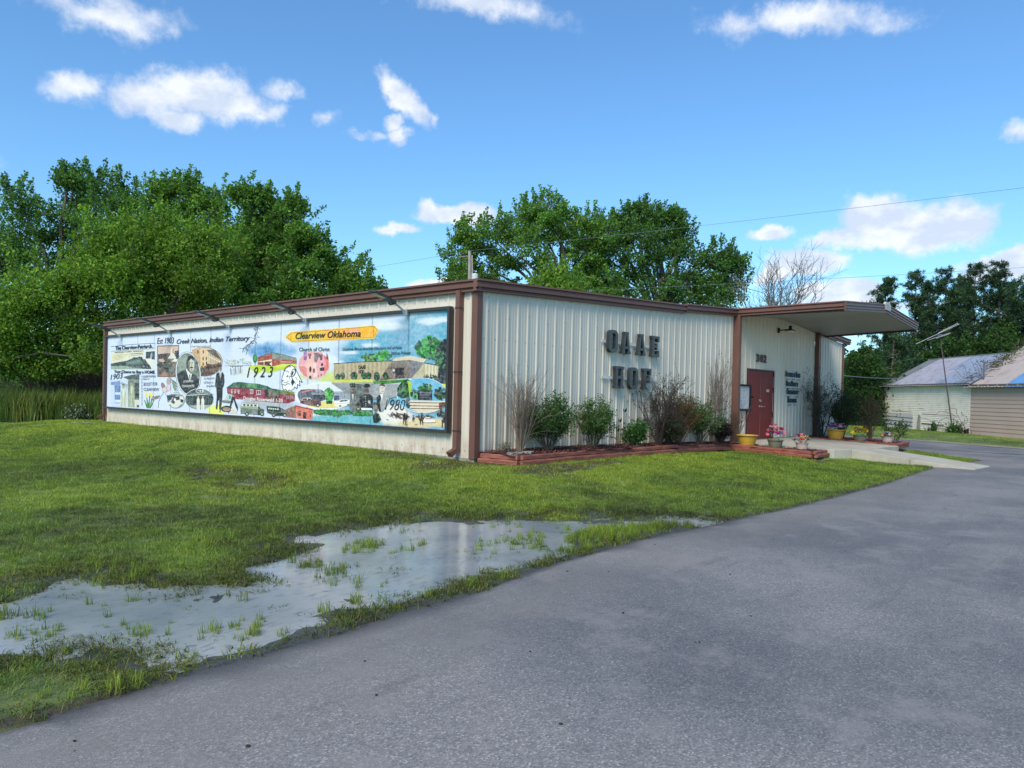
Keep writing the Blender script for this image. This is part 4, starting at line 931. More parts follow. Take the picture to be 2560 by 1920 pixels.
# pink oval with two figures
EL('B', 1392, 788, 236, 216, (206, 212, 222), 0, 34); EL('B', 1392, 788, 228, 208, (214, 166, 168), 0, 34); S('B', [1172, 800, 1290, 795, 1290, 960, 1240, 935, 1190, 870], (206, 128, 124)); S('B', [1240, 590, 1292, 585, 1288, 715, 1240, 712], (150, 104, 160)); LN('B', [1240, 640, 1290, 638], (220, 190, 220), 5); S('B', [1395, 605, 1475, 603, 1470, 740, 1400, 740], (124, 110, 112)); S('B', [1545, 640, 1612, 700, 1615, 830, 1545, 930], (208, 120, 112)); S('B', [1580, 600, 1604, 660, 1604, 705, 1576, 690], (130, 76, 84)); LN('B', [1170, 800, 1290, 796], (230, 190, 190), 8)
S('B', [1285, 700, 1300, 655, 1360, 655, 1382, 700, 1385, 800, 1365, 960, 1300, 970, 1300, 830, 1262, 820], (222, 180, 172)); EL('B', 1332, 630, 24, 34, (120, 82, 84)); EL('B', 1330, 600, 32, 16, (200, 160, 156)); S('B', [1318, 640, 1348, 640, 1345, 690, 1322, 690], (110, 70, 74)); EL('B', 1340, 850, 18, 44, (80, 56, 62)); S('B', [1318, 950, 1355, 940, 1358, 995, 1325, 990], (44, 36, 44)); S('B', [1385, 760, 1425, 760, 1440, 950, 1385, 975], (224, 196, 190)); EL('B', 1395, 870, 18, 36, (120, 70, 80))
S('B', [1445, 720, 1470, 665, 1530, 665, 1570, 720, 1580, 780, 1545, 800, 1535, 900, 1510, 930, 1515, 950, 1450, 950, 1455, 850, 1430, 810], (216, 160, 168)); EL('B', 1498, 640, 24, 38, (90, 60, 62)); EL('B', 1498, 606, 26, 16, (210, 170, 168)); S('B', [1475, 660, 1525, 660, 1515, 715, 1485, 715], (120, 70, 84)); LN('B', [1484, 636, 1512, 636], (230, 210, 200), 6); S('B', [1480, 830, 1545, 815, 1548, 870, 1485, 875], (54, 38, 50)); EL('B', 1515, 780, 16, 24, (70, 46, 54)); LN('B', [1460, 930, 1462, 965], (100, 56, 62), 14); LN('B', [1500, 915, 1502, 950], (100, 56, 62), 14)
# yellow arrow sign: B and C share this stretch, in B coordinates
tip = ((948.1-550)*5.925, (825.4-780)*5.925); tb = ((936.5-550)*5.925, (812.8-780)*5.925); bb = ((936.0-550)*5.925, (846.5-780)*5.925)
S('B', [(955, 370), (1050, 292), (1800, 236), tb, tip, bb, (1060, 452)], (240, 204, 90)); S('B', [(975, 370), (1058, 302), (1800, 246), (tb[0]-8, tb[1]+10), (tip[0]-12, tip[1]), (bb[0]-8, bb[1]-10), (1066, 442)], (236, 170, 40)); S('B', [(1058, 330), (1500, 300), (1560, 400), (1075, 430)], (240, 190, 40)); S('B', [(1800, 250), (2080, 238), (2080, 300), (1820, 330)], (232, 160, 110))
LN('B', [(985, 370), (1062, 312), (1800, 256), (tb[0]-10, tb[1]+18), (tip[0]-24, tip[1]), (bb[0]-10, bb[1]-18), (1068, 436), (985, 370)], (120, 70, 40), 5); LN('B', [(tb[0]-10, tb[1]+18), (bb[0]-10, bb[1]-18)], (120, 70, 40), 5)
# maroon school
S('B', [103, 1122, 390, 1128, 680, 1156, 872, 1215, 1110, 1224, 1108, 1315, 1000, 1354, 700, 1332, 360, 1298, 210, 1288, 110, 1200], (132, 54, 74)); S('B', [100, 1118, 200, 1046, 280, 1034, 395, 1048, 560, 1062, 700, 1096, 770, 1132, 900, 1152, 1090, 1190, 1112, 1226, 870, 1216, 680, 1158, 390, 1130], (66, 100, 78)); S('B', [395, 1048, 555, 1062, 545, 1126, 392, 1112], (96, 140, 100)); S('B', [880, 1150, 1090, 1190, 1110, 1224, 930, 1210], (120, 134, 72)); LN('B', [100, 1118, 390, 1130, 680, 1158, 870, 1216], (36, 50, 44), 7)
S('B', [740, 1160, 868, 1216, 868, 1336, 700, 1322, 700, 1200], (112, 96, 88)); S('B', [672, 1165, 705, 1150, 728, 1200, 722, 1262, 672, 1250], (50, 60, 56)); S('B', [700, 1140, 770, 1134, 870, 1216, 862, 1236, 730, 1180], (96, 108, 90)); S('B', [820, 1240, 850, 1240, 850, 1330, 820, 1325], (70, 54, 52))
for x, y in ((175, 1180), (225, 1182), (278, 1186)): 
    for k in range(3): LN('B', [x-14, y-30+k*22, x+16, y-29+k*22], (214, 200, 206), 7)
    LN('B', [x, y-32, x, y+30], (206, 190, 196), 6)
for x, y, w in ((470, 1176, 50), (575, 1190, 70)): 
    S('B', [x-w/2, y-34, x+w/2, y-30, x+w/2, y+38, x-w/2, y+32], (206, 180, 188)); S('B', [x-w/2+8, y-24, x-3, y-24, x-3, y+24, x-w/2+8, y+20], (96, 70, 86)); S('B', [x+4, y-24, x+w/2-8, y-22, x+w/2-8, y+28, x+4, y+24], (96, 70, 86))
for x in (990, 1020, 1050, 1080): S('B', [x-9, 1235, x+9, 1236, x+9, 1288, x-9, 1288], (180, 140, 152)); LN('B', [x, 1238, x, 1286], (96, 60, 76), 5)
BUSH('B', 1020, 1190, 90, 16, [(150, 150, 60), (96, 120, 60)], 4, 12, .3)
# bell, buses
S('B', [30, 1322, 80, 1280, 110, 1215, 165, 1215, 205, 1255, 212, 1322, 120, 1348], (176, 190, 190)); EL('B', 105, 1330, 92, 20, (96, 108, 110), 6); EL('B', 150, 1260, 16, 34, (96, 150, 140)); S('B', [180, 1240, 215, 1270, 272, 1420, 262, 1470, 225, 1380, 205, 1300, 150, 1440, 130, 1510, 118, 1480, 150, 1380], (40, 38, 44)); EL('B', 100, 1435, 84, 48, (34, 32, 36)); EL('B', 100, 1440, 60, 30, (150, 134, 120)); S('B', [170, 1420, 262, 1470, 240, 1500, 150, 1510], (206, 196, 180))
S('B', [305, 1480, 303, 1400, 330, 1345, 420, 1340, 575, 1358, 600, 1420, 650, 1440, 658, 1520, 610, 1530, 320, 1500], (142, 156, 144)); S('B', [320, 1380, 335, 1352, 570, 1370, 572, 1405, 320, 1392], (206, 212, 196)); S('B', [308, 1420, 565, 1440, 570, 1500, 312, 1485], (104, 120, 112))
for k in range(4): S('B', [345+k*55, 1362+k*3, 380+k*55, 1364+k*3, 378+k*55, 1392+k*3, 345+k*55, 1388+k*3], (54, 62, 60))
S('B', [566, 1395, 600, 1420, 600, 1530, 560, 1525], (60, 68, 64)); S('B', [600, 1430, 655, 1442, 655, 1480, 600, 1475], (70, 80, 76)); LN('B', [305, 1500, 600, 1520], K, 9)
for x, y in ((400, 1508), (625, 1512)): EL('B', x, y, 30, 30, (36, 40, 42)); EL('B', x, y, 15, 15, (170, 180, 170))
S('B', [692, 1390, 860, 1398, 905, 1420, 985, 1462, 990, 1545, 800, 1540, 700, 1490], (58, 70, 66)); LN('B', [692, 1390, 880, 1402], (140, 156, 146), 8)
for k in range(5): S('B', [716+k*33, 1418+k*3, 738+k*33, 1419+k*3, 738+k*33, 1438+k*3, 716+k*33, 1437+k*3], (200, 210, 200))
S('B', [905, 1440, 985, 1468, 985, 1500, 905, 1490], (90, 104, 98)); LN('B', [700, 1470, 900, 1490], (120, 134, 126), 6)
for x, y, r in ((797, 1528, 28), (962, 1528, 30)): EL('B', x, y, r, r, (30, 34, 36)); EL('B', x, y, r*.5, r*.5, (160, 170, 164))
S('B', [945, 1455, 1122, 1382, 1122, 1572, 985, 1560, 985, 1470], (134, 104, 96)); S('B', [1120, 1378, 1376, 1438, 1370, 1592, 1120, 1572], (200, 116, 100)); S('B', [1120, 1378, 1376, 1438, 1376, 1456, 1120, 1400], (156, 76, 66)); S('B', [1155, 1458, 1200, 1466, 1200, 1546, 1155, 1540], (96, 66, 56)); S('B', [1235, 1480, 1282, 1488, 1280, 1580, 1232, 1576], (84, 60, 54)); S('B', [1330, 1510, 1346, 1512, 1346, 1560, 1330, 1558], (110, 64, 56)); LN('B', [1120, 1382, 1120, 1572], (110, 60, 50), 6); S('B', [1166, 1470, 1190, 1474, 1190, 1500, 1166, 1496], (150, 104, 70)); LN('B', [1300, 1470, 1370, 1492], (150, 76, 66), 5)
# oval with the old cars (both zoom pieces), in B coordinates
ce = ((811-550)*5.925, (990-780)*5.925); EL('B', ce[0], ce[1]+4, 425, 206, (216, 222, 228), 1.5, 44); EL('B', ce[0], ce[1], 405, 186, (204, 212, 218), 1.5, 44)
S('B', [1152, 1240, 1165, 1180, 1200, 1150, 1330, 1142, 1500, 1148, 1560, 1190, 1565, 1300, 1480, 1330, 1300, 1370, 1190, 1330], (92, 100, 114)); S('B', [1205, 1180, 1340, 1150, 1400, 1150, 1340, 1172, 1215, 1200], (190, 120, 110)); S('B', [1350, 1200, 1560, 1190, 1566, 1222, 1370, 1226], (130, 140, 150)); S('B', [1380, 1230, 1560, 1226, 1562, 1290, 1390, 1300], (52, 58, 72)); S('B', [1412, 1152, 1500, 1150, 1505, 1180, 1415, 1184], (130, 140, 160)); LN('B', [1455, 1070, 1460, 1290], (50, 52, 60), 7); LN('B', [1192, 1200, 1198, 1330], (140, 150, 160), 5)
S('B', [1680, 1180, 1930, 1170, 1945, 1300, 1690, 1310], (140, 152, 162)); S('B', [1690, 1240, 1770, 1238, 1770, 1310, 1690, 1312], (70, 80, 110)); S('B', [1270, 1395, 1500, 1330, 1720, 1320, 1900, 1360, 1850, 1400, 1740, 1422, 1480, 1425], (206, 200, 120)); LN('B', [1838, 1110, 1845, 1300], (50, 56, 66), 6)
BUSH('B', 1612, 1235, 66, 110, [(52, 130, 66), (80, 166, 84), (40, 100, 60), (120, 186, 90)], 21, 60, .26); S('B', [1575, 1320, 1670, 1315, 1665, 1360, 1580, 1362], (26, 44, 36))
S('B', [1190, 1320, 1200, 1282, 1235, 1266, 1335, 1268, 1372, 1300, 1450, 1306, 1498, 1330, 1502, 1385, 1440, 1405, 1250, 1370, 1190, 1350], (104, 78, 78)); S('B', [1200, 1310, 1235, 1268, 1335, 1268, 1365, 1300, 1300, 1305], (196, 190, 184)); S('B', [1215, 1300, 1240, 1280, 1290, 1280, 1290, 1305], (60, 60, 66)); S('B', [1302, 1282, 1340, 1284, 1360, 1305, 1304, 1305], (60, 60, 66)); EL('B', 1452, 1382, 24, 30, (40, 38, 40)); EL('B', 1452, 1382, 11, 14, WH)
S('B', [1690, 1350, 1700, 1322, 1760, 1318, 1800, 1292, 1880, 1290, 1925, 1318, 1940, 1345, 1925, 1378, 1760, 1408, 1700, 1388], (220, 222, 218)); S('B', [1775, 1320, 1805, 1300, 1880, 1298, 1900, 1318, 1780, 1336], (96, 110, 126)); LN('B', [1840, 1298, 1842, 1332], WH, 5); LN('B', [1700, 1362, 1930, 1345], (170, 150, 146), 5); EL('B', 1782, 1392, 18, 14, (70, 76, 80)); EL('B', 1900, 1372, 14, 13, (70, 76, 80))
S('B', [1385, 1452, 1560, 1440, 1760, 1456, 2000, 1452, 2000, 1510, 1770, 1530, 1500, 1530, 1388, 1500], (44, 104, 66)); BUSH('B', 1500, 1478, 130, 30, [(40, 100, 60), (90, 160, 90), (60, 130, 70)], 30, 30, .2); BUSH('B', 1780, 1490, 150, 26, [(40, 100, 60), (80, 150, 80)], 31, 30, .2)
# --- C: hall of fame picture
BUSH('C', 440, 735, 95, 46, [(70, 110, 70), (96, 140, 76), (56, 90, 60)], 41, 40, .25); BUSH('C', 600, 705, 100, 60, [(60, 130, 66), (88, 170, 76), (44, 100, 56)], 42, 50, .25)
BUSH('C', 1180, 620, 190, 130, [(56, 110, 66), (80, 160, 80), (40, 84, 60), (96, 150, 84)], 43, 110, .2); BUSH('C', 1120, 680, 130, 70, [(60, 130, 70), (46, 96, 60), (84, 170, 90)], 46, 50, .2); BUSH('C', 1330, 800, 80, 300, [(34, 48, 56), (50, 66, 62), (28, 36, 48)], 44, 120, .2); BUSH('C', 1300, 760, 90, 110, [(30, 60, 50), (60, 110, 70), (30, 40, 52)], 45, 60, .2); LN('C', [1350, 560, 1335, 700], (40, 44, 40), 8)
S('C', [26, 805, 350, 785, 680, 768, 760, 760, 750, 1000, 560, 1002, 26, 985], (166, 156, 126)); LN('C', [20, 802, 350, 782, 715, 768], (50, 60, 60), 9)
for k in range(26): x = 36+k*25; LN('C', [x, 808-k*1.4, x, 985], (186, 178, 150) if k % 2 else (136, 128, 100), 5)
S('C', [700, 790, 925, 762, 930, 968, 865, 972, 560, 1000], (120, 112, 104)); S('C', [715, 775, 750, 732, 925, 708, 1128, 748, 1092, 792, 925, 762], (196, 190, 170)); S('C', [715, 772, 925, 758, 1092, 790, 1090, 798, 925, 768, 715, 782], (110, 112, 104)); S('C', [925, 766, 1088, 796, 1030, 880, 940, 968, 930, 968], (116, 118, 124)); S('C', [1088, 796, 1092, 965, 940, 975, 1030, 880], (176, 170, 146)); S('C', [1092, 795, 1265, 828, 1258, 975, 1092, 962], (190, 184, 156)); LN('C', [1090, 792, 1268, 826], (50, 54, 56), 9)
for k in range(9): x = 1100+k*19; LN('C', [x, 802+k*3.6, x, 962], (214, 210, 184) if k % 2 else (150, 146, 120), 5)
S('C', [755, 852, 862, 848, 862, 968, 755, 972], (58, 42, 48)); LN('C', [808, 856, 808, 968], (90, 66, 70), 4); EL('C', 736, 882, 13, 13, (200, 204, 206)); LN('C', [712, 800, 714, 880], (80, 74, 70), 4)
for x, y, rx, ry in ((75, 965, 27, 40), (131, 945, 29, 42), (266, 948, 42, 48), (388, 945, 38, 44), (440, 945, 34, 44), (536, 955, 36, 56), (640, 948, 33, 46)): EL('C', x, y, rx, ry, (44, 66, 50)); BUSH('C', x-4, y-6, rx*.9, ry*.85, [(60, 96, 62), (44, 72, 52), (84, 120, 76)], int(x), 16, .3)
BUSH('C', 1170, 965, 100, 22, [(90, 84, 110), (60, 66, 70), (44, 84, 60)], 51, 26, .25)
S('C', [0, 992, 495, 990, 495, 1022, 0, 1022], (190, 200, 80)); S('C', [0, 1022, 495, 1026, 495, 1040, 0, 1034], (170, 172, 168)); S('C', [500, 1010, 700, 1000, 900, 985, 925, 1000, 780, 1025, 500, 1046], (70, 130, 54)); S('C', [0, 1034, 490, 1038, 800, 1046, 780, 1190, 640, 1230, 240, 1200], (134, 140, 146)); S('C', [495, 1046, 800, 1046, 780, 1180, 690, 1210, 495, 1190], (150, 156, 160))
S('C', [1290, 1040, 1388, 1044, 1386, 1140, 1350, 1090], (196, 206, 50))
EL('C', 1078, 1180, 308, 212, (196, 210, 220), 3, 40); EL('C', 1078, 1178, 300, 204, (104, 168, 200), 3, 40); S('C', [775, 1180, 780, 1090, 830, 1020, 900, 985, 925, 1000, 925, 1210, 830, 1215], (34, 66, 44)); BUSH('C', 870, 1100, 76, 90, [(34, 60, 44), (60, 110, 60), (30, 46, 40)], 61, 44, .22); S('C', [900, 1000, 940, 1020, 950, 1110, 960, 1180, 925, 1200], (150, 190, 60))
BUSH('C', 1110, 1090, 90, 56, [(50, 96, 60), (90, 140, 80), (36, 70, 56)], 62, 44, .2); BUSH('C', 1290, 1160, 84, 80, [(30, 56, 50), (50, 90, 62), (28, 40, 44)], 63, 50, .2); BUSH('C', 985, 1160, 56, 66, [(36, 90, 66), (110, 160, 120), (30, 66, 60)], 64, 36, .2)
S('C', [930, 1235, 1372, 1245, 1320, 1330, 1210, 1378, 1060, 1386, 930, 1340], (206, 196, 176)); S('C', [1022, 1122, 1195, 1122, 1192, 1238, 1022, 1230], (64, 66, 78)); LN('C', [1020, 1122, 1196, 1122], (30, 32, 40), 8)
for k in range(4): LN('C', [1045, 1145+k*18, 1175-k*12, 1147+k*18], (150, 156, 166), 4)
for y0 in (1262, 1300, 1332): LN('C', [935, y0, 1280, y0+6], (70, 54, 46), 9)
S('C', [1272, 1262, 1375, 1255, 1350, 1300, 1300, 1340, 1272, 1345], (96, 72, 56)); BUSH('C', 910, 1270, 30, 60, [(70, 60, 50), (50, 56, 44)], 65, 20, .3)
BUSH('C', 1110, 1440, 120, 30, [(96, 90, 84), (60, 58, 56)], 66, 24, .22); BUSH('C', 790, 1418, 140, 26, [(96, 70, 60), (64, 50, 46), (110, 96, 80)], 67, 34, .2); BUSH('C', 1310, 1400, 70, 40, [(76, 80, 76), (52, 52, 52)], 68, 20, .25)
# uniformed men
S('C', [215, 1040, 330, 1045, 400, 1060, 400, 1360, 230, 1370], (96, 104, 104))
S('C', [228, 1180, 262, 1160, 300, 1185, 325, 1240, 320, 1370, 225, 1370, 210, 1290], (104, 110, 108)); EL('C', 250, 1120, 28, 46, (112, 106, 98)); S('C', [208, 1070, 222, 1035, 275, 1032, 290, 1075, 280, 1085, 220, 1082], (60, 64, 64)); LN('C', [236, 1110, 268, 1110], K, 5); LN('C', [240, 1140, 262, 1140], K, 6); S('C', [240, 1165, 262, 1165, 255, 1240], (200, 204, 200))
S('C', [330, 1200, 385, 1165, 450, 1162, 488, 1195, 488, 1335, 350, 1330, 335, 1270], (30, 32, 38)); EL('C', 420, 1115, 27, 44, (104, 94, 86)); S('C', [380, 1070, 396, 1040, 440, 1035, 460, 1068, 450, 1082, 390, 1084], (34, 36, 40)); LN('C', [404, 1105, 438, 1105], K, 5); LN('C', [408, 1135, 430, 1135], (60, 40, 40), 5)
for k in range(5): EL('C', 406, 1190+k*28, 4, 5, WH, 0, 7)
for k in range(3): LN('C', [435+k*10, 1240, 436+k*10, 1268+k*6], WH, 5)
S('C', [350, 1325, 480, 1330, 480, 1350, 355, 1350], WH)
S('C', [530, 1210, 565, 1165, 640, 1160, 690, 1200, 660, 1290, 600, 1370, 570, 1370, 545, 1290], (150, 156, 156)); S('C', [530, 1210, 562, 1170, 590, 1180, 575, 1280, 590, 1370, 560, 1365, 545, 1290], (52, 56, 62)); EL('C', 602, 1100, 33, 58, (196, 190, 178)); S('C', [566, 1078, 576, 1040, 616, 1030, 636, 1062, 628, 1076, 590, 1062], (70, 76, 76)); LN('C', [586, 1092, 620, 1088], K, 5); LN('C', [595, 1130, 616, 1130], (90, 70, 66), 5); S('C', [575, 1165, 610, 1160, 600, 1240], WH)
S('C', [285, 1330, 300, 1365, 340, 1368, 350, 1320], (60, 66, 60)); EL('C', 320, 1315, 26, 44, (110, 104, 96)); S('C', [288, 1290, 318, 1252, 350, 1290, 340, 1300, 300, 1302], (70, 72, 66)); LN('C', [306, 1305, 336, 1305], K, 5); LN('C', [308, 1335, 330, 1335], (216, 210, 200), 6)
S('C', [490, 1410, 520, 1380, 560, 1395, 586, 1460, 540, 1500, 496, 1500, 488, 1450], (36, 58, 52)); EL('C', 522, 1325, 26, 52, (124, 120, 108)); S('C', [492, 1290, 502, 1256, 545, 1262, 548, 1300, 520, 1286], (60, 66, 60)); LN('C', [506, 1315, 538, 1318], K, 5); LN('C', [512, 1350, 534, 1350], K, 5)
S('C', [255, 1375, 485, 1360, 485, 1415, 250, 1415], (50, 110, 60)); BUSH('C', 370, 1390, 120, 26, [(44, 100, 56), (90, 160, 80), (60, 130, 66)], 71, 34, .2); BUSH('C', 50, 1400, 90, 22, [(44, 96, 60), (90, 150, 90)], 72, 24, .2)
# riders and a pale car
S('C', [1090, 1465, 1110, 1440, 1160, 1436, 1190, 1460, 1235, 1470, 1232, 1495, 1120, 1500, 1085, 1488], (214, 214, 206)); LN('C', [1112, 1455, 1180, 1455], (80, 84, 84), 9)
for x, y, s_ in ((865, 1440, 1.0), (968, 1440, .6), (1068, 1440, 1.1), (1330, 1450, 1.35)):
    S('C', [x-20*s_, y+10*s_, x+14*s_, y, x+28*s_, y-14*s_, x+30*s_, y+10*s_, x+16*s_, y+30*s_, x+14*s_, y+80*s_, x+8*s_, y+80*s_, x+4*s_, y+34*s_, x-8*s_, y+34*s_, x-12*s_, y+78*s_, x-18*s_, y+78*s_, x-18*s_, y+30*s_], (66, 52, 44)); S('C', [x-10*s_, y+6*s_, x-8*s_, y-30*s_, x+8*s_, y-32*s_, x+12*s_, y+4*s_], (56, 50, 48)); EL('C', x, y-42*s_, 8*s_, 11*s_, (80, 60, 50)); LN('C', [x-13*s_, y-50*s_, x+13*s_, y-50*s_], (60, 44, 36), 6*s_)
LN('C', [650, 1465, 672, 1462], K, 6); LN('C', [985, 1520, 1020, 1518], (110, 90, 66), 6); LN('C', [860, 1525, 905, 1522], (110, 90, 66), 6)
PB.build('painted_scenes', paint, mural, color=True)
# lettering on the mural
def mtext(s, z, x0, y0, x1, y1, h, c, shear=0, bold=.012):
    bold += .003
    """baseline from (x0,y0) to (x1,y1) in a zoom's pixels, h the letters' height there"""
    a = np.array(mp(z, x0, y0)); b_ = np.array(mp(z, x1, y1)); t_ = np.array(mp(z, x0, y0-h)); LAY[0] += 1
    H = t_[1]-a[1]; d = b_-a; L = abs(d[0]); x = MX-.0006-.0000075*LAY[0]
    me, V = text_mesh(s, shear=shear, bold=bold); V[:, 0] -= V[:, 0].min(); V[:, 0] /= V[:, 0].max(); capH = .70; V[:, 1] /= capH
    Wd = np.stack([np.full(len(V), x), a[0]+d[0]*V[:, 0], a[1]+d[1]*V[:, 0]+H*V[:, 1]], 1)
    me.vertices.foreach_set('co', np.ascontiguousarray(Wd, dtype=np.float32).ravel()); me.update(); me.materials.clear()
    if len(s) < 9: me.name = 'lettering'
    nm = 'mural_lettering_%d_%d_%d' % tuple(c); me.materials.append(mat(nm, alb(c), .5, .05)); link('lettering', me, mural)
mtext('The Clearview-Patriarch.', 'A', 232, 560, 785, 528, 50, (50, 58, 62), 0, .03)
mtext('PEOPLES PAPER WEEKLY', 'A', 225, 606, 640, 582, 16, (120, 116, 96)); 
mtext('Your Chance to Buy a HOME', 'A', 212, 900, 815, 912, 40, (52, 66, 70), 0, .035)
mtext('1903', 'A', 160, 1005, 340, 978, 78, (52, 66, 72), .2, .0)
mtext('10,000 Publicity', 'A', 645, 972, 832, 962, 32, (80, 90, 92)); mtext('Shares 15', 'A', 645, 1004, 735, 1002, 24, (80, 90, 92))
mtext('BOOST FOR', 'A', 652, 1092, 855, 1088, 48, (50, 66, 76), 0, .0); mtext('CLEARVIEW', 'A', 652, 1166, 880, 1170, 44, (50, 66, 76), .1, .0); mtext('Cotton', 'A', 770, 1306, 888, 1268, 56, (120, 104, 70), .5, .02)
mtext('Est 1903', 'A', 852, 472, 1098, 462, 88, (46, 54, 62), .15, .0)
mtext('Creek Nation, Indian Territory', 'A', 1140, 470, 2225, 420, 66, (44, 52, 62), .35, .012)
mtext('Creek Nation Indian only', 'A', 1355, 522, 1650, 516, 26, (110, 104, 92), .4, 0)
mtext('J E THOMPSON', 'A', 1238, 1046, 1385, 1040, 32, (206, 212, 216)); mtext('TOWN PROMOTER', 'A', 1224, 1118, 1406, 1112, 34, (206, 212, 216))
mtext('Fut Alteration', 'A', 1545, 1002, 1700, 992, 34, (80, 96, 96), .4, 0); mtext('100 Back to', 'A', 1540, 1060, 1680, 1054, 32, (80, 96, 96), .4, 0); mtext('Africa Move', 'A', 1575, 1114, 1704, 1106, 32, (80, 96, 96), .4, 0)
mtext('1 9 2 3', 'B', 405, 968, 790, 962, 150, (30, 42, 40), .3, .0)
mtext('Clearview Oklahoma', 'B', 1125, 400, 2090, 364, 92, (34, 34, 50), .25, .012)
mtext('Church of Christ', 'B', 1178, 580, 1630, 578, 54, (50, 80, 80), 0, .012)
mtext('SCHOOL GYM', 'B', 910, 748, 1075, 752, 18, (216, 190, 180))
mtext('Douglas Rosenwald 1-33', 'B', 355, 1300, 935, 1340, 50, (222, 212, 214), 0, .02)
mtext('Oklahoma African American Educators Hall of Fame', 'C', 130, 648, 832, 626, 32, (28, 56, 72), .3, .008)
mtext('2010 to Present', 'C', 700, 698, 932, 690, 36, (28, 52, 66), .25, .008)
mtext('OAAE', 'C', 318, 866, 405, 862, 40, (40, 44, 40), 0, .05); mtext('HOF', 'C', 320, 918, 380, 914, 38, (40, 44, 40), 0, .05)
mtext('1980', 'C', 632, 1348, 872, 1355, 128, (44, 44, 50), .3, -.012)

# ------------------------------------------------------------------ floodlights above the mural
lampbody = mat('floodlight_body', (.050, .055, .056), .5, .1); galv = mat('galvanised_arm', (.46, .50, .53), .38, .08, metal=.5)
def build_lamp(y, label):
    t_ = thing('floodlight', (-.03, y, 2.85), label, 'floodlight', 'floodlights on arms along the mural')
    mb = MB(); mb.box((-.155, -.05, -.07), (-.118, .05, .045)); mb.box((-.20, -.025, -.03), (-.155, .025, .03)); b = mb.build('bracket', galv, t_, local=True)
    mb = MB(); mb.tube([(-.17, 0, 0), (-.46, 0, .16)], .022, 8); mb.build('arm', galv, t_, local=True)
    d = np.array([-.53, 0, .14]); u = d/np.linalg.norm(d); s0 = np.array([-.42, 0, .145])
    nrm = np.array([-.14, 0, -.53])/.548
    mb = MB()
    def sec(t, w, h0, h1): c = s0+u*t; return [c+np.array([0, -w, 0])+nrm*h0, c+np.array([0, w, 0])+nrm*h0, c+np.array([0, w, 0])+nrm*h1, c+np.array([0, -w, 0])+nrm*h1]
    S_ = [sec(0, .04, -.03, .03), sec(.10, .045, -.035, .035), sec(.16, .075, -.04, .03), sec(.26, .10, -.035, .02), sec(.60, .10, -.028, .012), sec(.66, .06, -.015, .01)]
    nb_ = len(mb.v)
    for q in S_: mb.v += [tuple(p) for p in q]
    for i in range(len(S_)-1):
        for j in range(4): mb.f.append((nb_+i*4+j, nb_+i*4+(j+1) % 4, nb_+(i+1)*4+(j+1) % 4, nb_+(i+1)*4+j)); mb.c.append((1, 1, 1))
    mb.f += [(nb_+3, nb_+2, nb_+1, nb_), tuple(nb_+20+k for k in range(4))]; mb.c += [(1, 1, 1)]*2
    body = mb.build('lamp_head', lampbody, t_, local=True)
    mb = MB()
    for k in range(4):
        c0 = sec(.30+k*.07, .085, .0165, .0215); c1 = sec(.355+k*.07, .085, .0165, .0215)
        mb.poly([c0[3], c0[2], c1[2], c1[3]])
    mb.build('led_lens', mat('led_lens', (.50, .50, .42), .25), body, local=True)
    mb = MB(); mb.tube([s0+u*.02+nrm*.03, s0+u*.1+nrm*.075, s0+u*.16+nrm*.06], .018, 6); mb.build('sensor', lampbody, body, local=True)
    return t_
LAB = ['black floodlight on an arm above the right end of the mural, nearest the corner downspout', 'second floodlight from the building corner, above the yellow arrow sign', 'middle floodlight of the five, above the brick school in the mural', 'floodlight above the Creek Nation lettering of the mural', 'farthest floodlight, at the left end of the mural beside the far downspout']
lamp0 = build_lamp(1.85, LAB[0])
def copy_tree(o, parent=None):
    c = o.copy(); COL.objects.link(c)
    if parent is not None: c.parent = parent
    for ch in list(o.children): copy_tree(ch, c)
    return c
for y, l in zip((5.40, 8.94, 12.41, 15.95), LAB[1:]):
    c_ = copy_tree(lamp0); c_.location = (-.03, y, 2.85); c_['label'] = l


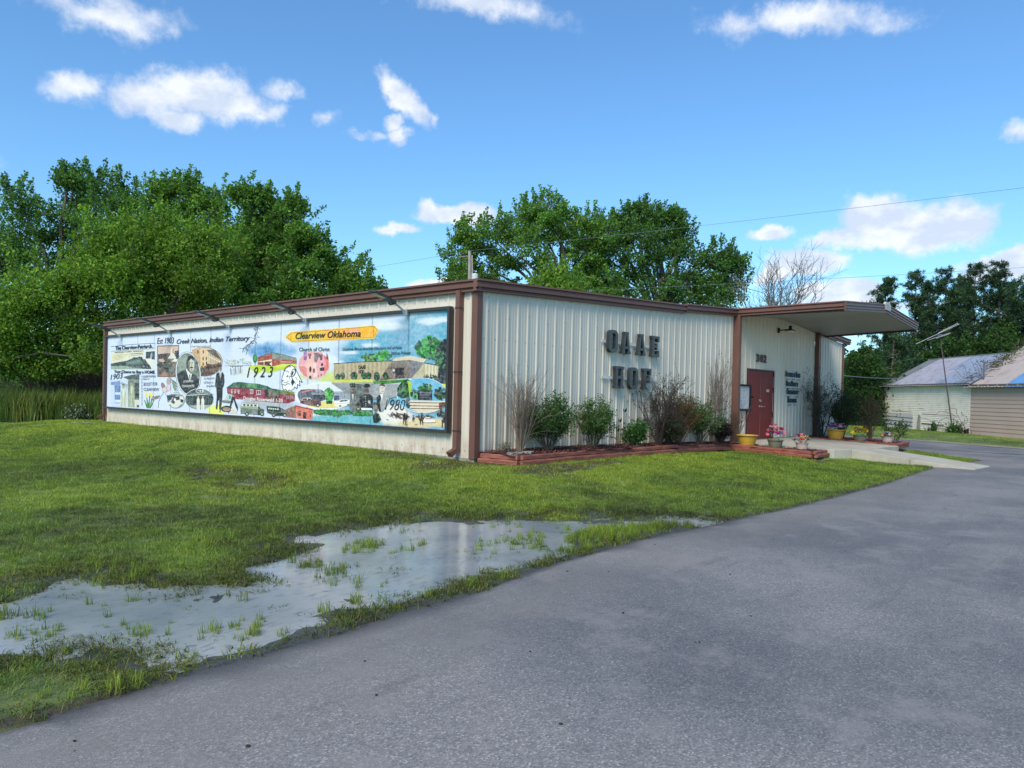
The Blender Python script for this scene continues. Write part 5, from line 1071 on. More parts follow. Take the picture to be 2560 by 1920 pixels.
# ------------------------------------------------------------------ flower beds
tim = bpy.data.materials.new('red_stained_timber'); T = nodes_of(tim); b = T.n['Principled BSDF']
geo = T.add('ShaderNodeNewGeometry').outputs['Position']
c = T.ramp(T.noise(T.vmath('MULTIPLY', geo, (1, 1, 5)), 3.0, 5, .7), [(.3, (.13, .036, .024)), (.52, (.265, .080, .052)), (.72, (.36, .135, .09))])
c = T.mix(T.ramp(T.noise(geo, 13, 5, .75), [(.58, 0.0), (.70, .8)]), c, (.30, .20, .15))
T.l.new(c, b.inputs['Base Color']); b.inputs['Roughness'].default_value = .75
bn = T.add('ShaderNodeBump', i_Height=T.noise(T.vmath('MULTIPLY', geo, (1, 1, 4)), 24, 5, .7)); bn.inputs['Strength'].default_value = .8; bn.inputs['Distance'].default_value = .01
T.l.new(bn.outputs[0], b.inputs['Normal'])
def timber(p, q, w, h, parent, roll=0):
    """half-round landscape timber from p to q (centre line of its foot)"""
    p = np.array(p, float); q = np.array(q, float); d = q-p; L = np.linalg.norm(d); d /= L; s = np.cross([0, 0, 1.0], d); s /= np.linalg.norm(s); up = np.cross(d, s)
    prof = [(-.5, .06), (-.5, .72), (-.38, .93), (-.2, 1.0), (.2, 1.0), (.38, .93), (.5, .72), (.5, .06), (.4, 0), (-.4, 0)]
    k = 7; mb = MB(); 
    for i in range(k):
        t = i/(k-1); c = p+d*L*t; j = 1+.05*math.sin(i*2.1+p[0]*3)
        if i in (0, k-1): j *= .93
        for (a, b_) in prof:
            v = c+s*a*w*j+up*b_*h*j+s*.008*math.sin(i*1.7+p[1]*5); mb.v.append(tuple(v))
    n = len(prof)
    for i in range(k-1):
        for j in range(n): mb.f.append((i*n+j, i*n+(j+1) % n, (i+1)*n+(j+1) % n, (i+1)*n+j)); mb.c.append((1, 1, 1))
    mb.f += [tuple(range(n-1, -1, -1)), tuple((k-1)*n+j for j in range(n))]; mb.c += [(1, 1, 1)]*2
    mb.build('timber', tim, parent)
mulch = bpy.data.materials.new('red_mulch'); T = nodes_of(mulch); b = T.n['Principled BSDF']; geo = T.add('ShaderNodeNewGeometry').outputs['Position']
T.l.new(T.ramp(T.noise(geo, 30, 5, .8), [(.3, (.022, .009, .008)), (.55, (.085, .028, .022)), (.75, (.17, .060, .045))]), b.inputs['Base Color']); b.inputs['Roughness'].default_value = .95
bn = T.add('ShaderNodeBump', i_Height=T.noise(geo, 45, 4, .8)); bn.inputs['Strength'].default_value = 1; bn.inputs['Distance'].default_value = .03; T.l.new(bn.outputs[0], b.inputs['Normal'])
chipm = leafmat('mulch_chips', 0, .9, .1)
def mulch_bed(P, zf, n):
    """a soil sheet plus loose chips, one mass"""
    mb = MB(); P = list(P); c = np.mean(P, 0)
    xs_ = [p[0] for p in P]; ys_ = [p[1] for p in P]; st = .16
    X_ = np.arange(min(xs_), max(xs_)+st, st); Y_ = np.arange(min(ys_), max(ys_)+st, st)
    for i in range(len(X_)-1):
        for j in range(len(Y_)-1):
            cx, cy = X_[i]+st/2, Y_[j]+st/2
            if polydist(np.array([cx]), np.array([cy]), P)[0] > -.06:
                mb.poly([(x, y, zf(x, y)+.018*math.sin(x*9)*math.cos(y*11)) for x, y in ((X_[i], Y_[j]), (X_[i+1], Y_[j]), (X_[i+1], Y_[j+1]), (X_[i], Y_[j+1]))])
    mb.build('mulch', mulch, kind='stuff')
    cx = rng.uniform(min(xs_), max(xs_), n*3); cy = rng.uniform(min(ys_), max(ys_), n*3); k = polydist(cx, cy, P) > .0; cx, cy = cx[k][:n], cy[k][:n]; n = len(cx)
    cz = np.array([zf(a, b_) for a, b_ in zip(cx, cy)])+rng.uniform(.005, .035, n)
    L = rng.uniform(.015, .045, n); a = rng.uniform(0, 2*pi, n); t = rng.uniform(-.6, .6, n)
    u = np.stack([np.cos(a)*np.cos(t), np.sin(a)*np.cos(t), np.sin(t)], 1); v = np.stack([-np.sin(a), np.cos(a), rng.uniform(-.5, .5, n)], 1)
    C_ = np.stack([cx, cy, cz], 1); Q_ = np.stack([C_-u*L[:, None], C_+v*.008, C_+u*L[:, None], C_-v*.008], 1).reshape(-1, 3)
    col_ = np.repeat(np.array([(.10, .030, .024), (.19, .065, .050), (.045, .016, .014), (.25, .13, .10)])[rng.integers(0, 4, n)], 4, 0)
    link('mulch', np_mesh('mulch', Q_, np.arange(n*4).reshape(-1, 4), col_, chipm), kind='stuff')
edg = thing('timber_edging', (4, -.9, 0), 'two stacked courses of red stained timbers edging the long bed on the front wall', 'bed edging')
topz = lambda x: float(np.interp(x, [0, 2.4, 6.7, 10.5], [.10, .10, .045, -.055]))
A_ = [(.30, -.93), (2.43, -.84), (4.5, -.80), (6.6, -.70), (8.6, -.55), (10.35, -.42)]
for k in range(5):
    (xa, ya), (xb, yb) = A_[k], A_[k+1]
    timber((xa+.01, ya+.02, topz(xa)-.085), (xb-.01, yb+.02, topz(xb)-.085+(.025 if k == 2 else 0)), .10, .085, edg)
    sh = .55 if k else 0
    timber((xa+(sh if k else -.04), ya-.02+(yb-ya)*.26*(k > 0), topz(xa)-.185), (xb+.53 if k < 4 else xb, yb-.02, topz(xb)-.185), .105, .092, edg)
timber((.10, -.10, .015), (.24, -.90, .015), .10, .085, edg); timber((.03, -.10, -.08), (.20, -.93, -.08), .105, .09, edg)
edp = thing('timber_edging', (10.3, -1.6, -.2), 'red timber edging of the narrow pot bed on the near side of the porch slab', 'bed edging')
timber((10.37, -.43, -.145), (9.97, -2.82, -.185), .10, .085, edp); timber((10.33, -.43, -.24), (9.90, -2.85, -.275), .105, .092, edp)
timber((10.03, -2.87, -.185), (11.20, -2.80, -.185), .10, .085, edp); timber((10.0, -2.92, -.275), (11.28, -2.85, -.275), .105, .092, edp)
ed2 = thing('timber_edging', (16, -2, -.1), 'red timber edging of the bed on the far side of the porch slab', 'bed edging')
timber((16.55, -.12, -.105), (15.60, -3.40, -.145), .11, .09, ed2)
for k, z in enumerate((-.145, -.235)): timber((15.55, -3.47, z), (17.75, -3.32, z), .14, .088, ed2)
timber((15.42, -3.36, -.15), (15.9, -3.33, -.15), .13, .10, ed2)
timber((17.8, -3.3, -.145), (18.25, -.2, -.13), .11, .09, ed2)
mulch_bed([(.12, -.02), (.24, -.88), (2.4, -.80), (6.6, -.66), (10.4, -.40), (11.1, -.02)], lambda x, y: topz(x)-.005+.03*math.exp(-((y+.3)/.2)**2), 5200)
mulch_bed([(10.42, -.36), (10.02, -2.8), (11.2, -2.75), (10.95, -1.4), (11.1, -.1)], lambda x, y: float(np.interp(y, [-2.8, -.4], [-.125, -.08])), 900)
mulch_bed([(16.55, -.05), (15.62, -3.4), (17.75, -3.28), (18.2, -.05)], lambda x, y: float(np.interp(y, [-3.4, -.1], [-.085, -.045])), 1400)

# ------------------------------------------------------------------ plant pots with flowers
def shade(c, k): return tuple(min(1, v*k) for v in c)
petal = leafmat('petals', .25, .6, .2); green = leafmat('foliage', .35, .5, .25)
BLOOM = {}
def bloom_mesh(c, r, kind):
    key = (c, r, kind)
    if key in BLOOM: return BLOOM[key]
    mb = MB(); rings = 2 if kind == 'full' else 1
    for g in range(rings):
        for k in range(6):
            a = k*pi/3+g*.5; rr = r*(1-.35*g); z0 = .25*r*g
            ca, sa = cos(a), sin(a); w = .52
            P = [(0, 0, z0), (rr*.55*cos(a-w), rr*.55*sin(a-w), z0+rr*.22), (rr*cos(a-.22), rr*sin(a-.22), z0+rr*.30), (rr*cos(a+.22), rr*sin(a+.22), z0+rr*.30), (rr*.55*cos(a+w), rr*.55*sin(a+w), z0+rr*.22)]
            mb.poly(P, shade(c, .75+.4*((k+g) % 3)/2))
    mb.lathe([(r*.16, .30*r), (.02*r, .42*r)], (0, 0, 0), 6); mb.c[-7:] = [(.45, .32, .04)]*7
    me = mb.mesh('bloom', petal, False, True); BLOOM[key] = me; return me
potc = {'yellow': (.50, .295, .035), 'olive': (.165, .160, .110), 'blush': (.47, .36, .32)}
def pot(px_, base, rt, rb, h, cname, label, cols, nbl, spread, br=.05, leafn=60, tall=.16, soil_only=False):
    x, y, z = base
    t_ = thing('flower_pot', base, label, 'flower pot', 'planted pots around the porch slab')
    m = mat('pot_'+cname, potc[cname], .45, .08, 6, dirt=(.60, .42, .16) if cname == 'yellow' else (.30, .28, .22), dirt_amt=.35, dscale=9)
    mb = MB(); mb.lathe([(rb*.97, 0), (rb, .008), (rb+(rt-rb)*.45, h*.45), (rb+(rt-rb)*.47, h*.49), (rb+(rt-rb)*.80, h*.86), (rt*1.0, h*.88), (rt*1.08, h*.93), (rt*1.08, h*.985), (rt*1.03, h), (rt*.98, h*.97), (rt*.93, h*.8)], (0, 0, 0), 34)
    mb.build('pot', m, t_, local=True, smooth=False)
    mb = MB(); mb.poly([(rt*.95*cos(a), rt*.95*sin(a), h*.86+.008*sin(5*a)) for a in np.linspace(0, 2*pi, 20, False)]); mb.build('potting_soil', mat('potting_soil', (.30, .21, .10) if soil_only else (.05, .035, .025), .95, .3, 20) if not soil_only else mat('dry_potting_soil', (.36, .25, .12), .95, .3, 20), t_, local=True)
    if soil_only: return t_
    r_ = random.Random(int(x*100))
    mb = MB()
    for k in range(leafn):
        a = r_.random()*2*pi; q = rt*math.sqrt(r_.random())*spread*.9; zz_ = h*.9+r_.random()*tall*.8; c0 = np.array([cos(a)*q, sin(a)*q, zz_]); d = np.array([cos(a), sin(a), r_.uniform(-.3, 1.2)]); d /= np.linalg.norm(d); s_ = np.array([-sin(a), cos(a), r_.uniform(-.4, .4)])
        L = r_.uniform(.04, .09); mb.poly([c0, c0+d*L*.5+s_*L*.28, c0+d*L, c0+d*L*.5-s_*L*.28], r_.choice([(.05, .13, .03), (.09, .20, .04), (.03, .09, .03)]))
    mb.build('leaves', green, t_, 'stuff', local=True, color=True)
    for k in range(nbl):
        c = cols[k % len(cols)]; a = 2*pi*k/nbl*2.4+r_.random()*.5; q = rt*spread*(.25+.75*math.sqrt((k+.5)/nbl)); zz_ = h+tall*(1.05-.75*(q/(rt*spread))**2)+r_.uniform(-.02, .02)
        me = bloom_mesh(c[0], br*.92, c[1]); o = link('bloom', me, t_, local=True)
        o.location = (cos(a)*q, sin(a)*q, zz_); o.rotation_euler = (r_.uniform(-.4, .4)-sin(a)*.7*(q/rt)*-1*-1, cos(a)*.7*(q/rt), r_.random()*6)
        o.scale = (1+r_.uniform(-.15, .35),)*3
    return t_
PK = (.78, .16, .30); MG = (.52, .04, .34); CO = (.80, .22, .16); LB = (.32, .50, .85); YE = (.90, .70, .04); WV = (.70, .66, .85); RD = (.60, .02, .05); BL = (.03, .06, .22); VI = (.17, .03, .30); LP = (.66, .38, .66); OR = (.85, .24, .02); WP = (.85, .62, .70); TE = (.10, .40, .46)
def padd(x, y, z): q = on(x, y, 2, z); return (float(q[0]), float(q[1]), z)
p1 = on(1868, 1112, 1, -.80); pot(0, (p1[0], -.80, -.085), .285, .205, .30, 'yellow', 'wide yellow plastic pot without flowers, in front of the red doors', [], 0, 1, soil_only=True)
pot(0, (10.60, -1.60, -.105), .215, .165, .22, 'olive', 'olive pot heaped with pink and magenta flowers and one pale blue bloom', [(PK, 'full'), (MG, 'open'), (CO, 'full'), (PK, 'open'), (RD, 'full'), (MG, 'full'), (CO, 'open'), (LB, 'full')], 44, 1.15, .062, 110, .44)
pot(0, (10.72, -2.30, -.12), .17, .14, .19, 'blush', 'pale pink pot with pink, yellow and lilac flowers on the near bed end', [(PK, 'open'), (YE, 'full'), (WV, 'open'), (RD, 'full'), (WP, 'open'), (BL, 'full'), (YE, 'open'), (WV, 'full')], 30, 1.25, .055, 70, .22)
pot(0, (16.75, -1.30, -.06), .30, .22, .33, 'yellow', 'yellow pot holding purple and pink blooms on the far bed', [(VI, 'full'), (LP, 'full'), (VI, 'open'), (WP, 'full'), (VI, 'full'), (LP, 'open')], 32, .95, .075, 60, .22)
pot(0, (16.72, -2.10, -.075), .22, .19, .19, 'olive', 'dark olive bowl with yellow, orange and red flowers on the far bed', [(YE, 'full'), (YE, 'open'), (OR, 'full'), (RD, 'full'), (BL, 'open'), (YE, 'full')], 24, 1.2, .072, 50, .28)
pot(0, (16.75, -2.95, -.085), .17, .15, .19, 'blush', 'small pale pink pot with tiny pink and teal flowers at the far bed end', [(PK, 'open'), (TE, 'open'), (WP, 'open'), (MG, 'open'), (TE, 'full')], 26, .95, .046, 40, .17)

# ------------------------------------------------------------------ shrubs
def unit(v): return v/(np.linalg.norm(v)+1e-9)
def shrub(name, base, label, cat, h, spread, stems, leafc, leafn, leafs, woodc, levels=2, tilt=.6, group=None, twig=.35, base_r=.012, straight=.5, seed=1, lz=(.3, 1.0), nb=5):
    """stems fan out of one foot, branch twice and carry leaves along their twigs"""
    r_ = np.random.default_rng(seed)
    t_ = thing(name, base, label, cat, group)
    mb = MB(); tips = []; b0 = np.array(base, float)
    def grow(p, d, L, rad, lev):
        pts = [p]; k = 5; dd = d.copy()
        for i in range(k):
            dd = unit(dd+r_.normal(0, .10/straight*.5, 3)+np.array([0, 0, .10*(lev == 0)])); p = p+dd*L/k; pts.append(p)
            if lev > 0 or i > 1: tips.append((p, dd, lev))
        mb.tube(pts, list(np.linspace(rad, rad*.45, k+1)), 3 if lev else 4, False)
        if lev < levels:
            for j in range(nb if lev == 0 else 3):
                t = r_.uniform(.30, 1.0); q = pts[0]+(pts[-1]-pts[0])*t; i = min(k-1, int(t*k)); q = pts[i]+(pts[i+1]-pts[i])*(t*k-i) if i+1 < len(pts) else q
                nd = unit(dd+r_.normal(0, twig*1.3, 3)); grow(q, nd, L*r_.uniform(.30, .5), rad*.5, lev+1)
    for s in range(stems):
        a = r_.uniform(0, 2*pi); t = tilt*math.sqrt(r_.random()); d = unit(np.array([cos(a)*t, sin(a)*t*.75, 1.0]))
        p = b0+np.array([cos(a), sin(a)*.7, 0])*spread*.12*r_.random(); grow(p, d, h*r_.uniform(.65, 1.0)/(1 if t < .5 else 1.05), base_r*r_.uniform(.7, 1.2), 0)
    mb.build('branches', mat('wood_%.3f_%.3f' % (woodc[0], woodc[2]), woodc, .85, .3, 9), t_)
    if leafn:
        tp = np.array([q[0] for q in tips]); td = np.array([q[1] for q in tips]); zr = (tp[:, 2]-b0[2])/h
        ok = (zr > lz[0]*r_.random(len(zr))*1.3) & (zr < lz[1]+.3); tp, td = tp[ok], td[ok]
        i = r_.integers(0, len(tp), leafn); c0 = tp[i]+r_.normal(0, leafs*1.1, (leafn, 3)); c0[:, 1] = np.minimum(c0[:, 1], -.04) if abs(b0[1]) < 2 and b0[0] > 0 else c0[:, 1]
        leaf_cloud('leaves', c0, leafs, leafc, green, t_, r_, dirs=td[i])
    return t_
def leaf_cloud(name, C0, size, cols, m, parent, r_, dirs=None, aspect=.42, up=.35, kind='stuff', sizes=None):
    n = len(C0); d = r_.normal(0, 1, (n, 3)); 
    if dirs is not None: d = d*.75+dirs
    d /= np.linalg.norm(d, axis=1, keepdims=True)+1e-9
    nr = r_.normal(0, 1, (n, 3)); nr[:, 2] = np.abs(nr[:, 2])+up; s = np.cross(d, nr); s /= np.linalg.norm(s, axis=1, keepdims=True)+1e-9
    L = (size*r_.uniform(.6, 1.35, n) if sizes is None else sizes)[:, None]
    V = np.stack([C0, C0+d*L*.5+s*L*aspect, C0+d*L*1.05, C0+d*L*.5-s*L*aspect], 1).reshape(-1, 3)
    cols = np.array(cols); ci = cols[r_.integers(0, len(cols), n)]*r_.uniform(.75, 1.25, (n, 1)) if cols.ndim == 2 and len(cols) != n else cols
    return link(name, np_mesh(name, V, np.arange(n*4).reshape(-1, 4), np.repeat(ci, 4, 0), m), parent, kind=kind)
GRN = [(.045, .115, .035), (.070, .165, .045), (.034, .085, .030), (.11, .21, .06)]
DGN = [(.018, .045, .020), (.030, .070, .026), (.045, .085, .030)]
WD = (.11, .085, .062); WG = (.19, .145, .11); DK = (.045, .034, .030)
shz = lambda x: topz(x)
shrub('bare_shrub', (.75, -.50, .08), 'leafless grey shrub of thin upright stems nearest the building corner', 'shrub', 1.38, .5, 40, GRN, 90, .022, WG, 2, .42, seed=3, base_r=.010, straight=.7, nb=3, twig=.25, group='shrubs along the front wall')
shrub('green_shrub', (1.62, -.50, .08), 'full dark green shrub just right of the leafless grey one', 'shrub', .93, .8, 30, GRN, 9500, .036, WD, 2, .85, seed=4, group='shrubs along the front wall')
shrub('green_shrub', (3.20, -.48, .07), 'open fan-shaped green shrub standing alone below and left of the letters', 'shrub', .90, .8, 22, GRN+[(.13, .20, .05)], 7000, .034, WD, 2, .80, seed=5, group='shrubs along the front wall')
shrub('low_leafy_plant', (5.05, -.42, .06), 'low bright green leafy clump left of the tangled dark shrub', 'plant', .50, .5, 26, [(.05, .14, .03), (.08, .19, .04), (.03, .09, .03)], 1900, .055, (.06, .10, .04), 1, 1.0, seed=6)
shrub('tangled_shrub', (6.05, -.45, .05), 'tall tangled dark shrub with tiny sparse leaves reaching the lower letters', 'shrub', 1.62, 1.0, 20, DGN+[(.10, .035, .035)], 1300, .030, DK, 3, .62, seed=8, twig=.55, straight=.4, base_r=.016, group='shrubs along the front wall')
shrub('low_dark_shrub', (6.35, -.58, .05), 'low dark reddish green shrub at the foot of the tangled one', 'shrub', .62, .6, 30, DGN+[(.12, .035, .04), (.02, .05, .02)], 6500, .034, DK, 2, 1.0, seed=9, group='shrubs along the front wall')
shrub('brown_shrub', (7.15, -.42, .04), 'dense reddish brown twiggy shrub in the middle of the front bed', 'shrub', 1.15, .8, 34, [(.17, .085, .035), (.12, .06, .03), (.09, .10, .03)], 6000, .028, (.13, .075, .05), 3, .50, seed=10, twig=.5, nb=4, group='shrubs along the front wall')
shrub('green_shrub', (8.35, -.42, .02), 'upright green shrub between the brown shrub and the purple one', 'shrub', 1.02, .8, 26, GRN, 8000, .036, WD, 2, .62, seed=11, group='shrubs along the front wall')
shrub('purple_shrub', (9.75, -.38, -.02), 'low rounded blackish purple shrub beside the left entrance post', 'shrub', .56, .6, 40, [(.020, .012, .016), (.035, .018, .024), (.015, .016, .014)], 5200, .036, DK, 2, .95, seed=12, group='shrubs along the front wall')
shrub('tall_twiggy_shrub', (9.70, -.28, -.02), 'very tall thin bare twigs rising above the purple shrub', 'shrub', 2.2, .5, 19, [(.05, .05, .03), (.08, .10, .05)], 420, .024, (.17, .135, .115), 2, .24, seed=13, base_r=.011, straight=.9, nb=5, twig=.14, group='shrubs along the front wall')
shrub('bare_shrub', (10.75, -.35, -.05), 'small leafless reddish shrub at the foot of the left entrance post', 'shrub', .95, .4, 18, GRN, 0, .03, (.13, .07, .05), 2, .55, seed=14, group='shrubs along the front wall')
shrub('dry_weeds', (.55, -.30, .06), 'pale dry weeds on the flat stones at the bed corner', 'plant', .22, .3, 16, [(.20, .24, .17), (.28, .30, .22)], 260, .025, WG, 1, 1.0, seed=15)
q = on(2080, 1092, 1, -.5)
shrub('twiggy_shrub', (17.3, -.55, -.05), 'dark twiggy shrub beside the right entrance post', 'shrub', 1.95, .8, 26, DGN, 2600, .032, (.10, .07, .055), 3, .40, seed=16, nb=4, group='shrubs of the far bed')
shrub('dark_shrub', (18.1, -1.1, -.06), 'dense dark green shrub behind the yellow pot of purple blooms', 'shrub', 1.55, .9, 30, DGN, 6500, .038, DK, 2, .62, seed=17, group='shrubs of the far bed')
shrub('olive_shrub', (18.6, -1.9, -.10), 'olive brown small-leaved shrub at the right end of the far bed', 'shrub', 1.45, .7, 30, [(.08, .085, .03), (.12, .11, .045), (.05, .06, .02)], 4200, .03, (.12, .09, .06), 2, .5, seed=18, group='shrubs of the far bed')
shrub('spreading_plant', (19.0, -2.6, -.2), 'low spreading green plant right of the far bed shrubs', 'plant', .85, .7, 9, GRN, 700, .05, DK, 2, 1.3, seed=19)
shrub('dead_shrub', (17.05, -.75, -.06), 'small dark dead branch leaning out in front of the right entrance post', 'shrub', 1.25, .3, 5, DGN, 40, .04, (.03, .03, .035), 1, .35, seed=22, base_r=.02)
# garden stakes with butterflies and flat stones
gs = thing('garden_stake', (4.35, -.45, .06), 'thin dark garden stakes topped with metal butterflies left of the leafy clump', 'garden ornament')
for (dx, h_, b_) in ((0, .62, 1), (.10, .55, 0), (.20, .85, 1), (.30, .78, 0), (-.08, .40, 1)):
    mb = MB(); mb.tube([(4.30+dx, -.42, .05), (4.31+dx, -.42, .05+h_*.6), (4.30+dx+.03, -.42, .05+h_)], .005, 5); mb.build('stake', blk, gs)
    if b_:
        mb = MB(); c0 = (4.33+dx, -.43, .05+h_)
        for s in (-1, 1): mb.prism([(c0[0], c0[1], c0[2]), (c0[0]+s*.07, c0[1]-.02, c0[2]+.07), (c0[0]+s*.075, c0[1]-.02, c0[2]+.01), (c0[0]+s*.04, c0[1]-.01, c0[2]-.04)], (0, .003, 0))
        mb.build('butterfly', blk, gs)
stone = mat('flat_stone', (.27, .26, .23), .85, .2, 4, .5, 30)
def flat_stone(x, y, z, rx, ry, label, a0=0, seed=1, th=.05):
    r_ = random.Random(seed); mb = MB(); P = [(x+rx*(.8+.3*r_.random())*cos(t)*cos(a0)-ry*(.8+.3*r_.random())*sin(t)*sin(a0), y+rx*cos(t)*sin(a0)+ry*(.8+.3*r_.random())*sin(t)*cos(a0), z) for t in np.linspace(0, 2*pi, 8, False)]
    mb.prism(P, (0, 0, th)); o = mb.build('flat_stone', stone); tag(o, label, 'stone'); return o
flat_stone(-1.05, .28, -.165, .27, .16, 'flat grey stone lying in the grass left of the building corner', .3, 1)
flat_stone(-.55, .55, -.125, .34, .15, 'longer flat stone below the kicked-out downspout foot', .5, 2)
flat_stone(.48, -.62, .085, .26, .16, 'pale flat slab propped in the bed behind the first timber', .2, 3, .04)
flat_stone(.80, -.66, .095, .18, .12, 'smaller pale slab beside the larger one in the bed corner', .5, 4, .04)
flat_stone(-.9, 16.6, -.05, .5, .16, 'flat splash stone at the foot of the far downspout', .1, 5)
# ------------------------------------------------------------------ sheds
def shed(name, label, Rb, Lb, eave, ridge, depth, boards, boardc, roofcols, over=.25, rows=1, skirt=None):
    """wall faces the camera from Rb (right foot) to Lb (left foot)"""
    t_ = thing(name, (*Rb, -.3), label, 'shed')
    Rb = np.array([*Rb, 0.]); Lb = np.array([*Lb, 0.]); a = Lb-Rb; L = np.linalg.norm(a[:2]); a /= L; n_ = np.array([a[1], -a[0], 0]); 
    if n_.dot(Rb-CAM) < 0: n_ = -n_
    P = lambda s, d, z: Rb+a*s+n_*d+np.array([0, 0, z])
    z0 = -.32; step = (eave-z0)/boards
    bm = boardc
    for k in range(boards):
        za = z0+k*step; mb = MB()
        mb.prism([P(0, -.022, za), P(0, -.025, za+.010), P(0, -.006, za+step), P(0, .01, za+step), P(0, .01, za)], a*L); mb.build('siding_board', bm, t_)
    mb = MB(); mb.prism([P(L, 0, z0), P(L, depth, z0), P(L, depth, eave), P(L, depth/2, ridge-.08), P(L, 0, eave)], -a*.03); mb.build('gable_wall', bm, t_)
    mb = MB(); mb.prism([P(.0, .02, z0), P(.0, depth, z0), P(.0, depth, eave), P(.0, depth/2, ridge-.08), P(.0, .02, eave)], a*.03); mb.build('gable_wall', bm, t_)
    mb = MB(); mb.prism([P(0, depth, z0), P(L, depth, z0), P(L, depth, eave), P(0, depth, eave)], n_*.03); mb.build('rear_wall', bm, t_)
    # roof sheets
    s = L+over; sl = (ridge-eave)/(depth/2)
    for (w, ms) in roofcols:
        rr = len(ms); 
        for j, m in enumerate(ms):
            d0 = -.30+(depth/2+.30)*j/rr; d1 = -.30+(depth/2+.30)*(j+1)/rr+.04*(j < rr-1)
            mb = MB(); lift = .012*(rr-j)+.006*random.random()
            A = []; B = []
            nn = max(2, int(w/.25)*2+1)
            for i in range(nn):
                q = s-w*i/(nn-1); hgt = .018*(i % 2); A.append(P(q, d0, eave+sl*d0+lift+hgt)); B.append(P(q, d1, eave+sl*d1+lift+hgt))
            mb.quadstrip(A, B); mb.build('roof_sheet', m, t_)
        s -= w
    mb = MB(); mb.poly([P(L+over, depth/2, ridge), P(s, depth/2, ridge), P(s, depth+.3, eave-sl*.3), P(L+over, depth+.3, eave-sl*.3)]); mb.build('rear_roof', roofcols[0][1][0], t_)
    mb = MB(); mb.tube([P(L+over, depth/2, ridge+.02), P(s, depth/2, ridge+.02)], .05, 6); mb.build('ridge_cap', roofcols[0][1][0], t_)
    mb = MB(); mb.prism([P(L+over-.02, -.25, eave-.14), P(L+over-.02, -.21, eave-.14), P(L+over-.02, -.21, eave-.03), P(L+over-.02, -.25, eave-.03)], -a*(L+over-s-.05)); mb.build('eave_board', mat('eave_wood', (.12, .105, .09), .9, .3, 6), t_)
    return t_, P, L
old_white = mat('old_white_siding', (.88, .80, .66), .8, .05, 1.2, dirt=(.55, .48, .38), dirt_amt=.4, dscale=1.8)
tanpanel = mat('tan_metal_siding', (.50, .37, .30), .6, .06, .8)
rA = mat('roof_sheet_grey', (.17, .185, .185), .6, .2, 2); rB = mat('roof_sheet_pinkish', (.37, .355, .40), .6, .08, 1.2, dirt=(.14, .13, .13), dirt_amt=.6, dscale=2.5); rC = mat('roof_sheet_blue_grey', (.27, .31, .39), .6, .15, 2, dirt=(.10, .11, .13), dirt_amt=.8, dscale=3)
rD = mat('roof_sheet_blue', (.15, .25, .43), .55, .15, 2, dirt=(.30, .32, .38), dirt_amt=.5, dscale=2); rE = mat('roof_sheet_tan', (.46, .385, .345), .6, .05, 1, dirt=(.34, .19, .11), dirt_amt=.55, dscale=1.6); rF = mat('roof_sheet_pale', (.46, .43, .41), .6, .04, 1); rG = mat('roof_sheet_bright_blue', (.13, .30, .55), .5, .12, 2)
S1R, S1L = (35.9, -2.15), (43.17, 4.0)
sh1, P1, L1 = shed('white_shed', 'old white clapboard shed with a patched bluish tin roof beyond the drive', S1R, S1L, 2.45, 4.15, 6.0, 26, old_white, [(1.35, [rA, rA]), (3.6, [rB, rB]), (1.5, [rB, rC]), (1.5, [rC, rC]), (2.1, [rC, rB])], .30)
# lower skirt of wide boards, leaning trim board, hole at the foot
for k in range(4):
    mb = MB(); z_ = -.34+k*.24; s0, s1 = L1*.60, L1+.12
    mb.prism([P1(s0, -.12+.01*k, z_), P1(s0, -.05, z_+.235-.02), P1(s0, -.03, z_+.235-.02), P1(s0, -.03, z_)], (P1(s1, 0, .05)-P1(s0, 0, 0))); mb.build('skirt_board', mat('skirt_board', (.46, .45, .43), .7, .08, 1.5), sh1)
mb = MB(); mb.prism([P1(L1*.55, -.08, -.3), P1(L1*.51, -.08, -.3), P1(L1*.51, -.08, .55), P1(L1*.535, -.08, .6)], P1(0, .03, 0)-P1(0, 0, 0)); mb.build('leaning_board', mat('weathered_board', (.30, .30, .28), .9, .2, 5), sh1)
mb = MB()
for (s0, s1, z_, w) in ((.62, .88, .74, .02), (.47, .54, .95, .015), (.1, .5, .62, .02), (.25, .50, .02, .05), (.52, .54, 1.2, .02)): mb.prism([P1(L1*s0, -.045, z_), P1(L1*s1, -.045, z_+.03), P1(L1*s1, -.045, z_+.03+w), P1(L1*s0, -.045, z_+w*.6)], P1(0, .004, 0)-P1(0, 0, 0))
mb.box(*(0, 0), ) if False else None
mb.prism([P1(.02, -.05, -.32), P1(.55, -.05, -.32), P1(.45, -.05, -.10), P1(.02, -.05, -.02)], P1(0, .01, 0)-P1(0, 0, 0))
mb.build('rotten_gap', mat('dark_gap', (.02, .018, .016), .95), sh1)
mb = MB(); mb.box((0, 0, 0), (0, 0, 0)) if False else mb.tube([P1(L1+.35, .9, -.3), P1(L1+.35, .9, 2.25)], .06, 7); mb.build('porch_post', mat('white_post', (.55, .53, .47), .8, .15, 8), sh1)
sh2, P2, L2 = shed('tan_shed', 'tan metal-sided shed with pinkish roof sheets at the right edge', (29.3, -8.0), S1R, 2.35, 4.6, 6.4, 13, tanpanel, [(1.7, [rE, rE]), (1.6, [rE, rE]), (1.6, [rG, rF]), (1.6, [rG, rF]), (2.0, [rE, rF])], .35)
mb = MB()
for s_ in np.arange(.3, L2, .75): mb.prism([P2(s_, -.28, 2.19), P2(s_+.09, -.28, 2.19), P2(s_+.09, -.28, 2.29), P2(s_, -.28, 2.29)], P2(0, .26, 0)-P2(0, 0, 0))
mb.build('rafter_tails', mat('rafter_wood', (.28, .25, .21), .9, .2, 5), sh2)
